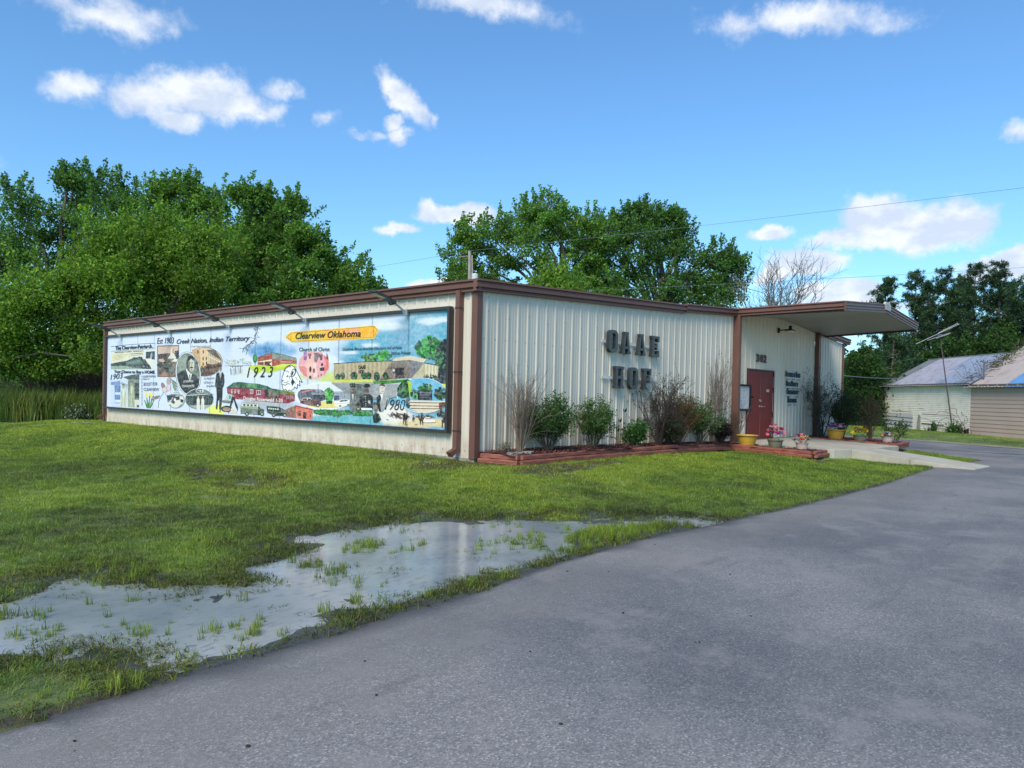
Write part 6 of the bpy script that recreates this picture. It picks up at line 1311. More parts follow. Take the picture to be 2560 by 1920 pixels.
mb = MB(); mb.tube([P2(L2-.55, .3, 2.55), P2(L2-.55, .3, 3.5), P2(L2-.25, .3, 3.56)], .035, 6); mb.build('vent_pipe', mat('pipe_dark', (.10, .10, .10), .6), sh2)
# leaning aerial mast
ab = P1(.95*1, -.35, -.32); 
an = thing('aerial', tuple(ab), 'leaning television aerial mast in front of the white shed', 'aerial')
top = at(2352, 855, 41.6)
mb = MB(); mb.tube([ab, ab+(top-ab)*.5, top], [.040, .034, .026], 7); mb.build('mast', mat('rusty_mast', (.075, .055, .048), .7, .2, 8), an)
galv2 = mat('aluminium_rod', (.50, .52, .52), .35, .05, metal=.6)
d_ = unit(at(2392, 808, 41.6)-at(2290, 860, 41.6)); dp = unit(np.cross(d_, np.array([0, 0, 1.0])))
mb = MB()
for (xa, ya, xb, yb, dd) in ((2290, 860, 2398, 810, 0), (2318, 851, 2376, 832, -.5), (2340, 846, 2374, 834, .4), (2345, 833, 2395, 808, .9)):
    mb.tube([at(xa, ya, 41.6+dd), at(xb, yb, 41.6+dd)], .015, 5)
mb.tube([at(2345, 838, 41.0), at(2356, 836, 42.8)], .016, 5)
mb.build('antenna_rods', galv2, an)
# dead vines on the shed corner
def vine(name, label, feet, n, m, seed, hmax=1.6):
    r_ = np.random.default_rng(seed); t_ = thing(name, tuple(feet), label, 'plant'); mb = MB()
    for i in range(n):
        p = np.array(feet, float)+np.array([r_.normal(0, .5), r_.normal(0, .4), 0]); d = unit(np.array([r_.normal(0, .6), r_.normal(0, .6), 1.0])); pts = [p]
        for k in range(9): d = unit(d+r_.normal(0, .35, 3)-np.array([0, 0, .12*k/3])); p = p+d*hmax/6; pts.append(p)
        mb.tube(pts, [.011]*10, 4, False)
    mb.build('stems', m, t_)
vinem = mat('dead_vine', (.085, .065, .055), .9, .2, 6)
vine('dead_vine', 'tangle of dead vines climbing the right end of the white shed', tuple(P1(.8, -.2, -.3)), 26, vinem, 5)
vt = thing('creeper', tuple(P1(.3, 2.4, 3.2)), 'dry creeper spilling over the roofs where the two sheds meet', 'plant'); r_ = np.random.default_rng(3); mb = MB()
for i in range(110):
    p = P1(r_.uniform(-.2, 1.2), r_.uniform(.2, 3.0), 0); p[2] = 2.45+.57*r_.uniform(0, 3.0)+.1; p = P1(r_.normal(.25, .35), 0, 0)*0+P1(*(lambda s, d: (s, d, 2.45+.567*d+.12))(r_.normal(.25, .45), r_.uniform(-.2, 3))); d = unit(r_.normal(0, 1, 3)*np.array([1, 1, .35])); pts = [p]
    for k in range(5): d = unit(d+r_.normal(0, .4, 3)*np.array([1, 1, .4])); p = p+d*.16; pts.append(p)
    mb.tube(pts, [.010]*6, 3, False)
mb.build('stems', vinem, vt)
C_ = np.array([P1(r_.normal(.3, .5), d, 2.5+.567*d+r_.uniform(0, .35)) for d in r_.uniform(1.2, 3.2, 700)]); leaf_cloud('leaves', C_, .09, [(.06, .11, .04), (.10, .14, .06), (.12, .11, .08)], green, vt, r_)

# ------------------------------------------------------------------ trees
tleaf = leafmat('tree_leaves', .50, .55, .2)
def tree(name, label, depth, lobes, cols, leaf, nleaf, trunk, trunkw=.18, clus=.55, barkc=(.10, .085, .07), seed=1, group=None, cl_per=26, gz=-.4, flat=.7, twigs=True, shell=.55, limb_r=.07, zjit=1.0, extra_trunks=(), sprig=1.0, drop=24):
    """lobes = [(x,y,r)] in the photograph's pixels, put at this tree's own distance and given real depth"""
    r_ = np.random.default_rng(seed); s = depth/F_PX
    base = at(trunk[0], trunk[1], depth); base = np.array([base[0], base[1], gz])
    t_ = thing(name, tuple(base), label, 'tree', group)
    fwd = np.array([_M.T[0, 2], _M.T[1, 2], 0]); fwd /= np.linalg.norm(fwd)
    LC = []; 
    for (x, y, r) in lobes:
        c = at(x, y+drop, depth)+fwd*r_.uniform(-1, 1)*r*s*zjit; LC.append((c, r*s))
    mb2 = MB(); mb = MB(); fork = base+np.array([0, 0, (min(c[2] for c, _ in LC)-gz)*.75+1.0]); 
    fork[:2] += r_.normal(0, .2, 2)
    mb.tube([base, base+(fork-base)*.5+r_.normal(0, .08, 3)*[1, 1, 0], fork], [trunkw*1.25, trunkw, trunkw*.8], 9)
    for (tx, ty) in extra_trunks:
        b2 = at(tx, ty, depth+r_.uniform(-1, 1)); b2[2] = gz; mb.tube([b2, b2+np.array([r_.normal(0, .3), r_.normal(0, .3), 4.5])], [trunkw*.7, trunkw*.4], 7)
    cc = []; 
    top = fork+np.array([0, 0, 1.0])
    for (c, r) in LC:
        st = base+(fork-base)*r_.uniform(.75, 1.0); mid_ = st+(c-st)*.5+np.array([0, 0, .12*np.linalg.norm(c-st)])+r_.normal(0, .25, 3)
        end = c+np.array([0, 0, -.1*r]); pts = [st, mid_, end]; mb.tube(pts, [limb_r*1.4, limb_r, limb_r*.55], 6, False)
        k = max(6, int(cl_per*min(2.2, r*r/2.2))); u = r_.normal(0, 1, (k, 3)); u /= np.linalg.norm(u, axis=1, keepdims=True); u[:, 2] *= flat
        q = (r_.random((k, 1))**(1/3)*(1-shell)+shell)*r; C = c+u*q
        if twigs:
            for j in range(0, k, 2): 
                m_ = end+(C[j]-end)*.5+r_.normal(0, .12*r, 3); mb.tube([end, m_, C[j]], [limb_r*.42, limb_r*.26, limb_r*.12], 4, False)
        cc.append(C)
    mb.build('trunk', mat('bark_%.3f' % barkc[0], barkc, .9, .25, 3, .6, 12), t_)
    cc = np.concatenate(cc); i = r_.integers(0, len(cc), nleaf); bright = r_.uniform(.62, 1.25, len(cc))[i][:, None]
    off = r_.normal(0, 1, (nleaf, 3)); off *= np.minimum(1, 1.9/np.linalg.norm(off, axis=1, keepdims=True)); C0 = cc[i]+off*np.array([clus, clus, clus*.55])
    C0[:, 2] -= .08*np.hypot(off[:, 0], off[:, 1])*clus
    # leading shoots that stand out of the crown's outline
    SH = []; SB = []
    for (c, r) in LC:
        for j in range(int(8+5*min(r, 2.5))):
            u = r_.normal(0, 1, 3); u[2] = abs(u[2])*1.1+.15; u = unit(u); p = c+u*r*.85
            if any(np.linalg.norm(p-c2) < r2*.8 for c2, r2 in LC if c2 is not c): continue
            d = unit(u*.8+np.array([0, 0, .75])+r_.normal(0, .25, 3)); L = r_.uniform(.5, 1.5)*min(1.3, .5+r*.4); k = int(L*sprig*62); t = r_.random(k)**.8
            bend = r_.normal(0, .3, 3); SH.append(p+np.outer(t*L, d)+np.outer((t*L)**2*.35, bend)+r_.normal(0, 1, (k, 3))*(.20*(1.15-t)[:, None])*clus/.5); SB.append(np.full(k, r_.uniform(.85, 1.3)))
            if twigs: mb2.tube([p-u*r*.4, p, p+d*L*.9+bend*.35*L*L*.8], [.022, .015, .006], 3, False)
    mb2.build('shoots', mat('bark_%.3f' % barkc[0], barkc), t_)
    if SH: C0 = np.concatenate([C0]+SH); bright = np.concatenate([bright[:, 0]]+SB)[:, None]; nleaf = len(C0)
    cols = np.array(cols); ci = cols[r_.integers(0, len(cols), nleaf)]*r_.uniform(.8, 1.2, (nleaf, 1))*bright
    leaf_cloud('crown', C0, leaf, ci, tleaf, t_, r_, kind=None, aspect=.36)
    return t_
TG = [(0.104, 0.23, 0.046), (0.143, 0.291, 0.054), (0.074, 0.176, 0.044), (0.211, 0.364, 0.064)]
TY = [(0.137, 0.267, 0.04), (0.195, 0.343, 0.049), (0.095, 0.202, 0.038), (0.269, 0.413, 0.064)]
TD = [(0.08, 0.185, 0.052), (0.112, 0.239, 0.059), (0.057, 0.142, 0.046), (0.161, 0.299, 0.069)]
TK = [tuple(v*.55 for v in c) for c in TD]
G_ = 'trees standing behind and left of the building'
tree('broadleaf_tree', 'feathery dark green tree at the far left edge, behind the yellow-green ones', 44, [(20,560,50),(80,500,46),(70,600,75),(150,540,60),(190,470,45),(200,445,28),(290,470,40),(280,540,70),(355,510,50),(20,640,60),(150,650,75),(250,640,75),(-60,640,70),(40,760,80),(-90,700,80),(180,430,16),(250,450,30),(330,480,22)], TD, .155, 34000, (150, 1000), .30, .42, seed=31, group=G_, cl_per=17, limb_r=.10, shell=.35)
tree('broadleaf_tree', 'broad bright green tree behind the middle of the mural wall', 41, [(420,480,40),(480,480,42),(540,500,40),(450,560,70),(380,590,60),(540,580,65),(480,660,80),(590,660,70),(380,690,70),(560,740,60),(440,760,60),(640,740,60),(340,780,50),(600,620,50),(410,450,15),(475,450,16),(330,560,50),(310,640,55)], TG, .150, 50000, (430, 1000), .28, .38, seed=32, group=G_, cl_per=24, limb_r=.10, extra_trunks=[(520, 1000), (610, 1000)], shell=.45)
tree('broadleaf_tree', 'rounded green tree whose crown slopes down to the roof right of the others', 38, [(650,500,40),(640,560,55),(700,520,45),(740,560,45),(700,620,65),(780,600,45),(820,640,35),(640,660,60),(760,680,60),(840,690,45),(890,680,38),(700,740,60),(800,740,55),(880,740,40),(620,470,22),(655,470,16),(725,490,20),(920,700,25),(640,740,60)], TG, .145, 52000, (705, 1000), .26, .36, seed=33, group=G_, cl_per=24, limb_r=.09, extra_trunks=[(800, 1000)], shell=.45)
tree('broadleaf_tree', 'low yellow-green tree in front of the taller ones left of the far downspout', 33, [(120,720,60),(200,690,55),(60,760,65),(170,790,55),(280,680,60),(60,850,60),(250,770,45),(150,700,40),(330,640,55),(20,870,50),(90,880,40),(330,720,40),(-40,840,70),(240,870,35),(200,640,40),(130,860,40)], TY, .125, 42000, (-60, 1015), .16, .46, seed=34, group=G_, cl_per=26, limb_r=.05, shell=.45)
tree('broadleaf_tree', 'yellow-green drooping tree crown above the mural lamps', 34.5, [(400,640,60),(470,620,60),(350,690,50),(430,700,60),(520,690,50),(300,600,55),(380,560,50),(500,570,50),(560,620,40)], TY, .130, 30000, (420, 1000), .18, .5, seed=35, group=G_, cl_per=24, limb_r=.06, shell=.5)
tree('understorey_tree', 'dark thicket tree low behind the far end of the mural wall', 40, [(300,850,50),(380,820,50),(500,830,50),(620,810,50),(740,800,50),(200,900,50),(120,960,50),(260,950,55),(30,1000,50),(860,780,40),(-60,960,60)], TD, .2, 15000, (330, 1010), .14, .6, seed=36, group=G_, cl_per=14, limb_r=.04, shell=.2)
tree('broadleaf_tree', 'tall open-crowned tree with grey limbs rising behind the front roof', 48, [(1180,580,45),(1140,620,40),(1150,680,35),(1220,640,45),(1240,580,45),(1290,550,50),(1320,530,45),(1370,520,40),(1400,560,50),(1300,620,55),(1260,690,35),(1440,560,35),(1460,600,45),(1390,640,50),(1480,660,40),(1420,700,40),(1360,710,40),(1340,510,25),(1405,515,14),(1160,565,20),(1200,700,30),(1130,690,26),(1270,720,30),(1480,590,28),(1500,640,36),(1450,730,36),(1470,545,30),(1505,575,30),(1490,690,38),(1520,700,34)], TG, .150, 42000, (1420, 900), .34, .36, (.13, .12, .11), 37, 'trees standing behind the front roof', cl_per=14, limb_r=.085, shell=.5)
tree('broadleaf_tree', 'dense dark tree behind the middle of the front roof', 50, [(1530,580,45),(1560,560,35),(1600,540,35),(1640,550,40),(1680,550,30),(1590,610,50),(1660,610,50),(1540,660,45),(1700,600,35),(1720,650,40),(1640,680,50),(1560,730,50),(1480,740,45),(1700,710,45),(1500,700,35),(1600,505,14),(1645,520,18),(1780,640,40),(1800,620,30),(1830,650,38),(1780,700,45),(1840,700,30),(1740,740,40),(1650,740,50),(1800,740,30),(1840,640,20),(1520,620,34),(1510,540,18),(1560,520,18),(1700,560,22),(1745,700,30),(1690,520,12)], TD, .150, 46000, (1660, 900), .34, .36, (.12, .11, .10), 38, 'trees standing behind the front roof', cl_per=14, limb_r=.085, shell=.5)
tree('young_tree', 'small bright yellow-green tree showing just above the front roof', 38, [(1385,680,36),(1370,720,40),(1420,720,34),(1390,745,40),(1340,740,20)], TY, .15, 8000, (1385, 900), .12, .45, seed=39, cl_per=26, limb_r=.03, gz=-.3)
# bare tree
def bare_tree(label, base_px, depth, h, seed, n0=5):
    r_ = np.random.default_rng(seed); b0 = at(*base_px, depth); b0[2] = -.4; t_ = thing('bare_tree', tuple(b0), label, 'tree'); mb = MB(); tw = MB()
    def g(p, d, L, r, lev):
        pts = [p]; k = 4
        for i in range(k): d = unit(d+r_.normal(0, .13, 3)+np.array([0, 0, .07])); p = p+d*L/k; pts.append(p)
        (mb if lev < 3 else tw).tube(pts, list(np.linspace(r, r*.6, k+1)), 6 if lev < 2 else 3, False)
        if lev < 5:
            for j in range(4 if lev < 3 else 3):
                q = pts[r_.integers(2, k+1)]; a = r_.normal(0, 1, 3); a -= a.dot(d)*d; a = unit(a); g(q, unit(d+a*r_.uniform(.45, .85)), L*r_.uniform(.55, .78), max(.011, r*.52), lev+1)
    g(b0, np.array([0, 0, 1.0]), h*.42, .20, 0)
    barkm = mat('bare_bark', (.16, .15, .14), .9, .2, 4); mb.build('trunk', barkm, t_); tw.build('twigs', barkm, t_)
bare_tree('leafless grey tree between the dark tree and the canopy roof', (1915, 900), 50, 12.6, 41)
bare_tree('leafless grey tree half hidden by the canopy roof, the smaller one', (1995, 900), 54, 9.6, 43)
# pines on the right
def pine(label, depth, x, ytop, ybot, w, seed, lean=0, gap=.0):
    r_ = np.random.default_rng(seed); s = depth/F_PX; top = at(x, ytop, depth); b0 = np.array([top[0], top[1], -.4]); H = top[2]+.4
    t_ = thing('pine_tree', tuple(b0), label, 'tree', 'tall pines behind the sheds'); mb = MB(); mb.tube([b0, b0+(top-b0)*.5+r_.normal(0, .12, 3), top], [.20, .13, .03], 8)
    zb = at(x, ybot, depth)[2]; C = []; D = []
    z = top[2]-.15
    W_ = w*s
    while z > zb:
        f = (top[2]-z)/(top[2]-zb+1e-6); R = W_*(.16+.80*min(1, f*1.5)**.8*(1-.25*max(0, f-.6)))
        for k in range(r_.integers(3, 6)):
            a = r_.uniform(0, 2*pi); Rk = R*r_.uniform(.55, 1.15); p0 = np.array([b0[0], b0[1], z+r_.normal(0, .15)]); d = np.array([cos(a), sin(a), .28+.3*(1-f)]); e = p0+d*Rk; mm = p0+d*Rk*.5-np.array([0, 0, .10*Rk])
            mb.tube([p0, mm, e], [.05, .035, .015], 4, False)
            nt = int(6+Rk*7.5)
            for j in range(nt):
                t = .35+.7*(j+.5)/nt; q = p0+(mm-p0)*min(1, t*2) if t < .5 else mm+(e-mm)*(t-.5)*2; C.append(q+r_.normal(0, .16+.12*Rk*.4, 3)*[1, 1, .6]); D.append(unit(d+r_.normal(0, .5, 3)))
        z -= r_.uniform(.38, .66)
    mb.build('trunk', mat('pine_bark', (.12, .095, .08), .9, .25, 4), t_)
    C = np.array(C); D = np.array(D); n = len(C)*30; i = np.repeat(np.arange(len(C)), 30); d = r_.normal(0, .8, (n, 3))+D[i]*.9; d[:, 2] += .45; d /= np.linalg.norm(d, axis=1, keepdims=True)
    c0 = C[i]+r_.normal(0, .06, (n, 3)); cl = np.array([(.030, .070, .034), (.042, .092, .040), (.022, .052, .030), (.07, .125, .045)]); ci = cl[r_.integers(0, 4, n)]*np.repeat(r_.uniform(.6, 1.5, len(C)), 30)[:, None]
    leaf_cloud('needles', c0, .2, ci, leafmat('pine_needles', .15, .55, .2), t_, r_, dirs=d*2.2, aspect=.085, kind='stuff', sizes=r_.uniform(.17, .30, n))
PN = [('pine at the left end of the row, above the canopy tip', 66, 2215, 705, 900, 62), ('second pine, with its crown open to the sky', 64, 2290, 690, 940, 66), ('pine with a clear straight trunk behind the aerial', 62, 2365, 678, 940, 66), ('broad pine behind the gap between the sheds', 65, 2440, 672, 940, 76), ('tall dense pine behind the tan shed', 63, 2500, 664, 950, 72), ('pine cut by the right edge of the view', 60, 2575, 690, 960, 76), ('smaller pine between the second and third tall pines', 70, 2325, 712, 930, 50), ('pine reaching over from behind the tan roof', 70, 2535, 712, 930, 60), ('short pine with long low boughs towards the building', 52, 2235, 850, 985, 78), ('rear pine filling the row behind the broad one', 72, 2405, 705, 930, 60)]
for k, (l, d, x, yt, yb, w) in enumerate(PN): pine(l, d, x, yt, yb, w, 60+k)
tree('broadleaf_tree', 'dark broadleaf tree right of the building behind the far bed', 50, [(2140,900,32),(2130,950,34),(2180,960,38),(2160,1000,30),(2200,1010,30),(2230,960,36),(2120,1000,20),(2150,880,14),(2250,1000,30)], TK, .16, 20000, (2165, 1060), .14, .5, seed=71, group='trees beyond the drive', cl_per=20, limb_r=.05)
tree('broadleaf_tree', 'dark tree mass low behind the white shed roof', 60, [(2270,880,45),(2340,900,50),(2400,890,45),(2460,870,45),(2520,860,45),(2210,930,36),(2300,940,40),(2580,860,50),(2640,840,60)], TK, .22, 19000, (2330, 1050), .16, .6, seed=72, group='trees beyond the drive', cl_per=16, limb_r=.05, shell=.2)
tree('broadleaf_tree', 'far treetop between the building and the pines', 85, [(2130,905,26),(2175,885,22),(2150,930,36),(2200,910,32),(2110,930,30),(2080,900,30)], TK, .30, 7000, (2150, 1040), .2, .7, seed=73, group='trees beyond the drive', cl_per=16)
# a continuous wood far behind, seen only through gaps
r_ = np.random.default_rng(5); n = 30000; ang = r_.uniform(-.62, .72, n); dist = r_.uniform(95, 135, n)
f_ = np.array([_M.T[0, 2], _M.T[1, 2]]); f_ /= np.linalg.norm(f_); rt_ = np.array([_M.T[0, 0], _M.T[1, 0]])
C0 = np.stack([CAM[0]+f_[0]*dist+rt_[0]*dist*np.tan(ang), CAM[1]+f_[1]*dist+rt_[1]*dist*np.tan(ang), np.zeros(n)], 1)
hh = 4.0+3.0*fbm(ang*20, dist*.02, 1, 4, 9); C0[:, 2] = hh*r_.random(n)**.7-.4
leaf_cloud('distant_wood', C0, .9, TD, tleaf, None, r_, aspect=.5)
# brown brush and tall grass beyond the lawn at the left
def brush(name, label, x, y, depth, w, h, n, col, seed):
    r_ = np.random.default_rng(seed); b0 = at(x, y, depth); b0[2] = -.4; t_ = thing(name, tuple(b0), label, 'bush'); mb = MB()
    rgt = np.array([rt_[0], rt_[1], 0]); 
    for i in range(n):
        p = b0+rgt*r_.uniform(-w, w)+np.array([f_[0], f_[1], 0])*r_.uniform(-1, 1.2); d = unit(rgt*r_.normal(-.15, .6)+np.array([0, 0, 1.0])+r_.normal(0, .2, 3)); pts = [p]; L = h*r_.uniform(.5, 1)
        for k in range(5): d = unit(d+r_.normal(0, .16, 3)); p = p+d*L/5; pts.append(p)
        mb.tube(pts, [.022, .018, .015, .012, .009, .006], 3, False)
        for j in range(3): q = pts[2+j]; e = unit(d+r_.normal(0, .6, 3)); mb.tube([q, q+e*L*.2, q+unit(e+r_.normal(0, .3, 3))*L*.38], [.011, .008, .005], 3, False)
    mb.build('twigs', mat('brush_%.2f' % col[0], col, .9, .25, 5), t_)
brush('brown_brush', 'tangled brown leafless brush behind the tall grass left of the building', 190, 1015, 36, 1.9, 3.3, 420, (.12, .085, .065), 81)
brush('grey_brush', 'grey leafless undergrowth beyond the drive right of the building', 2160, 1040, 58, 3.4, 2.6, 420, (.13, .11, .095), 82)
shrub('white_flowering_bush', (float(at(195, 1040, 31)[0]), float(at(195, 1040, 31)[1]), -.38), 'low bush with small white flowers at the foot of the tall grass', 'bush', .62, 1.0, 26, [(.04, .09, .03), (.06, .13, .035), (.04, .10, .03), (.05, .11, .03), (.65, .65, .6)], 2600, .05, DK, 2, 1.3, seed=83)
shrub('weeds', tuple(float(v) for v in P1(5.6, -.6, -.35)), 'low green weeds along the foot of the white shed', 'plant', .5, .9, 24, GRN, 2200, .10, DK, 1, 1.3, seed=84)
shrub('weeds', tuple(float(v) for v in P1(3.0, -.6, -.38)), 'smaller clump of weeds nearer the aerial mast', 'plant', .35, .9, 20, GRN, 1400, .10, DK, 1, 1.5, seed=85)
shrub('weeds', tuple(float(v) for v in P1(.4, -.6, -.38)), 'weeds round the foot of the aerial at the shed corner', 'plant', .38, .9, 20, GRN, 1400, .10, DK, 1, 1.5, seed=86)

# ------------------------------------------------------------------ utility pole and wires
up_ = at(1177, 640, 34); pl = thing('utility_pole', (float(up_[0]), float(up_[1]), -.4), 'grey utility pole with a pale transformer rising behind the roof corner', 'utility pole')
pt = at(1174, 627, 34); wood = mat('pole_wood', (.30, .27, .23), .85, .2, 5)
mb = MB(); mb.tube([(up_[0], up_[1], -.4), (up_[0], up_[1], 5), (pt[0], pt[1], pt[2])], [.095, .08, .065], 9); mb.build('pole', wood, pl)
q = at(1187, 694, 34); mb = MB(); mb.lathe([(.13, -.3), (.15, -.26), (.15, .12), (.11, .18), (.03, .2)], (q[0], q[1], q[2]), 14); mb.build('transformer', mat('transformer_grey', (.52, .55, .56), .5), pl)
q = at(1176, 668, 60); mb = MB(); mb.tube([at(1147, 643, 34), at(1168, 640, 34), at(1174, 648, 34)], .018, 5); mb.tube([at(1180, 638, 34), at(1181, 692, 34)], .035, 5); mb.build('bracket', wood, pl)
wirem = mat('wire', (.16, .19, .21), .6)
def wire(label, P, r=.018):
    P = [np.array(p, float) for p in P]; k = 14; pts = []
    for i in range(len(P)-1):
        for t in np.linspace(0, 1, k, endpoint=(i == len(P)-2)): q = P[i]+(P[i+1]-P[i])*t; q = q-np.array([0, 0, 1])*0.10*4*t*(1-t)*np.linalg.norm(P[i+1]-P[i])/40; pts.append(q)
    mb = MB(); mb.tube(pts, r, 4, False); o = mb.build('overhead_wire', wirem); tag(o, label, 'wire'); return o
wire('overhead wire running from the utility pole up to the right edge of the sky', [at(1174, 627, 34), at(2700, 452, 22)], .006)
wire('overhead wire running from the utility pole down to the left behind the trees', [at(1174, 627, 34), at(700, 702, 60)], .007)
wire('lower overhead wire crossing above the canopy to the right edge', [at(1390, 730, 40), at(2700, 660, 34)], .007)
wire('slack pale service wire from the building wall to the white shed', [(BX+.05, .4, 2.35), P1(L1+.2, 1.0, 2.9)], .018)
# fence posts beyond the drive
for k, (x, lab) in enumerate(((2195, 'leftmost'), (2222, 'middle'), (2142, 'farthest'))):
    b0 = at(x, 1050, 64+k*4); b0[2] = -.4; mb = MB(); mb.tube([b0, b0+np.array([0, 0, 1.9])], [.07, .06], 6); o = mb.build('fence_post', wood); tag(o, ['grey fence post in the undergrowth left of the white shed, nearest the drive', 'grey fence post closest to the white shed gable', 'fence post half lost in the brush by the building end'][k], 'post')
# ------------------------------------------------------------------ grass
gmat = bpy.data.materials.new('grass_blades'); T = nodes_of(gmat); b = T.n['Principled BSDF']; out = T.n['Material Output']
geo = T.add('ShaderNodeNewGeometry').outputs['Position']
lc = lawn_colour(T, geo)
va = T.add('ShaderNodeVertexColor', layer_name='col').outputs[0]
c = T.mix(1.0, lc, va, 'MULTIPLY')
T.l.new(c, b.inputs['Base Color']); b.inputs['Roughness'].default_value = .5; b.inputs['Specular IOR Level'].default_value = .25
tr = T.add('ShaderNodeBsdfTranslucent', i_Color=T.mix(1.0, c, (1.3, 1.3, .7), 'MULTIPLY')); mx = T.add('ShaderNodeMixShader'); mx.inputs[0].default_value = .38
T.l.new(b.outputs[0], mx.inputs[1]); T.l.new(tr.outputs[0], mx.inputs[2]); T.l.new(mx.outputs[0], out.inputs[0])
def clump(n, rad, h, w, seed, cols, bend=.55):
    r_ = np.random.default_rng(seed); V = []; F_ = []; Cc = []
    for i in range(n):
        a = r_.uniform(0, 2*pi); q = rad*math.sqrt(r_.random()); b0 = np.array([cos(a)*q, sin(a)*q, -.01]); d = r_.uniform(0, 2*pi); L = h*r_.uniform(.45, 1.15); bd = bend*r_.uniform(.2, 1.5)
        dv = np.array([cos(d), sin(d), 0]); sv = np.array([-sin(d), cos(d), 0])*w*r_.uniform(.7, 1.3)/2; m_ = b0+dv*L*bd*.35+np.array([0, 0, L*.6]); t = b0+dv*L*bd+np.array([0, 0, L*(1-.25*bd)])
        k = len(V); V += [b0-sv, b0+sv, m_+sv*.8, m_-sv*.8, t]; F_ += [(k, k+1, k+2, k+3), (k+3, k+2, k+4)]; cc = cols[r_.integers(0, len(cols))]; Cc += [cc]*5
    me = bpy.data.meshes.new('grass_clump'); me.from_pydata([tuple(v) for v in V], [], F_)
    ca = me.color_attributes.new('col', 'FLOAT_COLOR', 'POINT'); ca.data.foreach_set('color', np.concatenate([np.array(Cc), np.ones((len(Cc), 1))], 1).astype(np.float32).ravel())
    me.materials.append(gmat); return bpy.data.objects.new('grass_clump', me)
CG = [(1, 1, 1), (1.3, 1.22, 1.2), (.7, .78, .85), (1.65, 1.45, 1.6), (1.1, .82, .8), (1.0, 1.0, .9)]
lawn_clumps = [clump(46, .10, .034, .0044, 1, CG, 1.1), clump(46, .10, .030, .0044, 2, CG, 1.3), clump(34, .085, .050, .0046, 3, CG, .95)]
tuft_clumps = [clump(22, .05, .15, .006, 4, [(1.3, 1.15, .9), (1.0, 1.0, .9), (1.5, 1.2, 1.2)], .5), clump(15, .03, .13, .006, 5, [(1.2, 1.1, .9), (.7, .7, .7)], .5)]
thatch_clumps = [clump(20, .09, .05, .006, 6, [(.9, .55, .6), (.45, .34, .42), (1.4, .9, 1.2), (.8, .8, .6)], 1.6)]
tall_clumps = [clump(46, .30, 1.05, .022, 7, [(.50, .56, .8), (.36, .46, .7), (.95, .75, 1.3)], .35), clump(46, .30, .85, .022, 8, [(.45, .54, .8), (.36, .46, .7)], .4)]
def instancer(name, P, scale, src, seed=0):
    """one mass of grass: points with a size each, a clump stood on every point"""
    me = bpy.data.meshes.new(name); me.vertices.add(len(P)); me.vertices.foreach_set('co', np.ascontiguousarray(P, dtype=np.float32).ravel())
    at_ = me.attributes.new('size', 'FLOAT', 'POINT'); at_.data.foreach_set('value', np.asarray(scale, dtype=np.float32)); me.update()
    o = link(name, me, kind='stuff')
    ng = bpy.data.node_groups.new(name, 'GeometryNodeTree'); ng.interface.new_socket('Geometry', in_out='INPUT', socket_type='NodeSocketGeometry'); ng.interface.new_socket('Geometry', in_out='OUTPUT', socket_type='NodeSocketGeometry')
    N_ = ng.nodes; L_ = ng.links; gi = N_.new('NodeGroupInput'); go = N_.new('NodeGroupOutput'); iop = N_.new('GeometryNodeInstanceOnPoints')
    oi = N_.new('GeometryNodeObjectInfo'); oi.inputs['Object'].default_value = src; oi.transform_space = 'ORIGINAL'
    na = N_.new('GeometryNodeInputNamedAttribute'); na.data_type = 'FLOAT'; na.inputs['Name'].default_value = 'size'
    rv = N_.new('FunctionNodeRandomValue'); rv.data_type = 'FLOAT_VECTOR'; rv.inputs['Min'].default_value = (-.08, -.08, 0); rv.inputs['Max'].default_value = (.08, .08, 6.283); rv.inputs['Seed'].default_value = seed
    L_.new(gi.outputs[0], iop.inputs['Points']); L_.new(oi.outputs['Geometry'], iop.inputs['Instance']); L_.new(na.outputs['Attribute'], iop.inputs['Scale']); L_.new(rv.outputs[0], iop.inputs['Rotation']); L_.new(iop.outputs[0], go.inputs[0])
    md = o.modifiers.new('scatter', 'NODES'); md.node_group = ng
    return o
def wedge(n, r0, r1, power):
    """points over the ground that the camera sees, with a margin for a step to either side"""
    a = rng.uniform(-.74, .74, n); t = rng.random(n); d = (r0**power+(r1**power-r0**power)*t)**(1/power)
    return CAM[0]+f_[0]*d+rt_[0]*d*np.tan(a), CAM[1]+f_[1]*d+rt_[1]*d*np.tan(a), d
SLABS = [[(10.9, 0), (10.7, -3.1), (11.4, -3.3), (11.4, -6.45), (13.1, -6.5), (13.85, -3.4), (15.5, -3.7), (18.0, -3.5), (18.5, 0)], [(-.05, .05), (-.02, -1.0), (2.4, -.94), (6.6, -.82), (10.0, -.55), (9.8, -2.98), (11.3, -2.95), (11.2, 0)]]
def lawn_ok(x, y, keep_bare=False):
    ok = ~((x > -.02) & (x < BX+.02) & (y > -.02) & (y < BY+.02)) & (roaddist(x, y) < -.015+.05*(vnoise(x, y, 9, 4)-.5))
    for P in SLABS: ok &= polydist(x, y, P) < -.01
    c, s = np.array(S1L)-np.array(S1R), None
    ok &= ~((x > 29) & (y < 12) & (x > 31.5+(y+6)*1.155-1.0) & (y < 12))
    return ok
x, y, d = wedge(105000, 2.2, 26, 1.35)
ok = lawn_ok(x, y); x, y, d = x[ok], y[ok], d[ok]; z = ground_z(x, y)
bm = bare_mask(x, y); wetness = z-water_level(x, y); p = puddist(x, y)
isn = polydist(x, y, ISL) > -.05
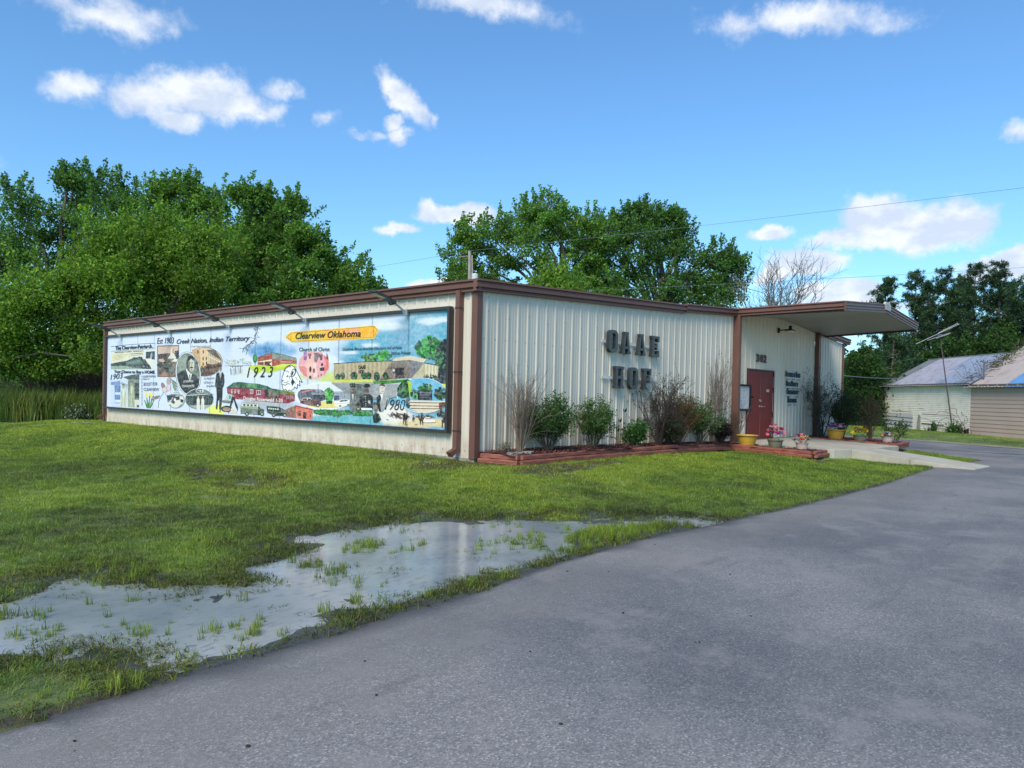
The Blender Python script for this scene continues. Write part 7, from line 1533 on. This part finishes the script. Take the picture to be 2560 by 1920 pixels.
dens = (1-.95*np.clip(bm*1.6-.25+.5*(fbm(x, y, 2.3, 3, 19)-.5)*(bm > .05), 0, 1))*ss((wetness-.002)/.028)*(.72+.5*fbm(x, y, 1.1, 3, 77))*np.where((roaddist(x, y) > -.5) & (x < -.5), .22, 1)
k = rng.random(len(x)) < dens; x1, y1, z1, d1_ = x[k], y[k], z[k], d[k]
sz = np.clip(.80+d1_*.045, .85, 2.0)*rng.uniform(.7, 1.25, len(x1))*(.75+.5*fbm(x1, y1, .8, 3, 12))
for j, cl in enumerate(lawn_clumps): m_ = (np.arange(len(x1)) % 3) == j; instancer('lawn_grass', np.stack([x1, y1, z1], 1)[m_], sz[m_], cl, j)
# beyond: coarser
x, y, d = wedge(32000, 25, 95, 1.0); ok = lawn_ok(x, y) & (y < 60); x, y, d = x[ok], y[ok], d[ok]; z = ground_z(x, y)
instancer('lawn_grass', np.stack([x, y, z], 1), np.clip(d*.095, 2.2, 6.0)*rng.uniform(.5, .9, len(x)), lawn_clumps[0], 5)
# dead straw and mud-stained stubs round the puddles and on worn soil
x, y, d = wedge(90000, 2.2, 20, 1.3); ok = lawn_ok(x, y); x, y, d = x[ok], y[ok], d[ok]; z = ground_z(x, y); p = np.maximum(puddist(x, y), polydist(x, y, PUD2))
dn = np.maximum(.85*ss(1-np.abs(p+.10)/.5), .32*bare_mask(x, y)+.02) * (fbm(x, y, 2.5, 4, 44) > .36) * (z > water_level(x, y)-.02); k = rng.random(len(x)) < dn
instancer('dead_grass', np.stack([x, y, np.maximum(z, water_level(x, y)-.004)], 1)[k], rng.uniform(.6, 1.3, k.sum()), thatch_clumps[0], 7)
# tufts: islands in the water, long blades in the lawn
x, y, d = wedge(60000, 2.2, 18, 1.3); ok = lawn_ok(x, y); x, y, d = x[ok], y[ok], d[ok]; z = ground_z(x, y); p = puddist(x, y); nz = fbm(x, y, 2.1, 4, 55)
isl = polydist(x, y, ISL) > -.06
isl2 = polydist(x, y, gpx([(845,1372),(880,1350),(940,1350),(965,1362),(930,1378),(860,1382)], -.41)) > 0
dn = .5*(p > .05)*(nz > .71)+.04*(p > 0)*(nz > .45)+.16*(p < 0)*(p > -.5)*(nz > .5)+.95*isl+.8*isl2+.05*(p < -.5)*(nz > .50)
k = rng.random(len(x)) < dn; P_ = np.stack([x, y, np.maximum(z, WATER_Z-.01)], 1)[k]; zsc = rng.uniform(.35, .9, k.sum()); h2 = np.arange(len(P_)) % 2
instancer('grass_tufts', P_[h2 == 0], zsc[h2 == 0], tuft_clumps[0], 8); instancer('grass_tufts', P_[h2 == 1], zsc[h2 == 1], tuft_clumps[1], 9)
# the unmown strip at the left
x, y, d = wedge(60000, 28, 60, 1.0); q = np.array([_M @ (np.array([a, b_, -.4])-CAM) for a, b_ in zip(x, y)]); ux = PX0+F_PX*q[:, 0]/q[:, 2]; dd = q[:, 2]
k = (ux < 330) & (y > 19) & (dd > 30.5+1.2*(vnoise(x, y, .5, 6))) & (dd < 42); x, y = x[k], y[k]; z = ground_z(x, y); h2 = np.arange(len(x)) % 2; sz = rng.uniform(.9, 1.5, len(x))
for j in (0, 1): instancer('tall_grass', np.stack([x, y, z], 1)[h2 == j], sz[h2 == j], tall_clumps[j], 10+j)
# small stones and leaf litter on the asphalt
n = 90; x, y, d = wedge(4000, 3, 26, 1.0); k = roaddist(x, y) > .05; x, y = x[k][:n], y[k][:n]; mb = MB(); r_ = random.Random(4)
for a, b_ in zip(x, y):
    s_ = r_.uniform(.004, .012); t0 = r_.random()*6
    P_ = [(a+s_*cos(t0+t)*(1 if i % 2 else .6), b_+s_*sin(t0+t), -.397) for i, t in enumerate((0, 1.3, 2.6, 3.9, 5.1))]; mb.cur = r_.choice([(.03, .025, .02), (.05, .04, .03), (.25, .24, .23)]); mb.prism(P_, (0, 0, s_*.6))
mb.build('litter', leafmat('litter', 0, .9, .1), None, 'stuff', color=True)
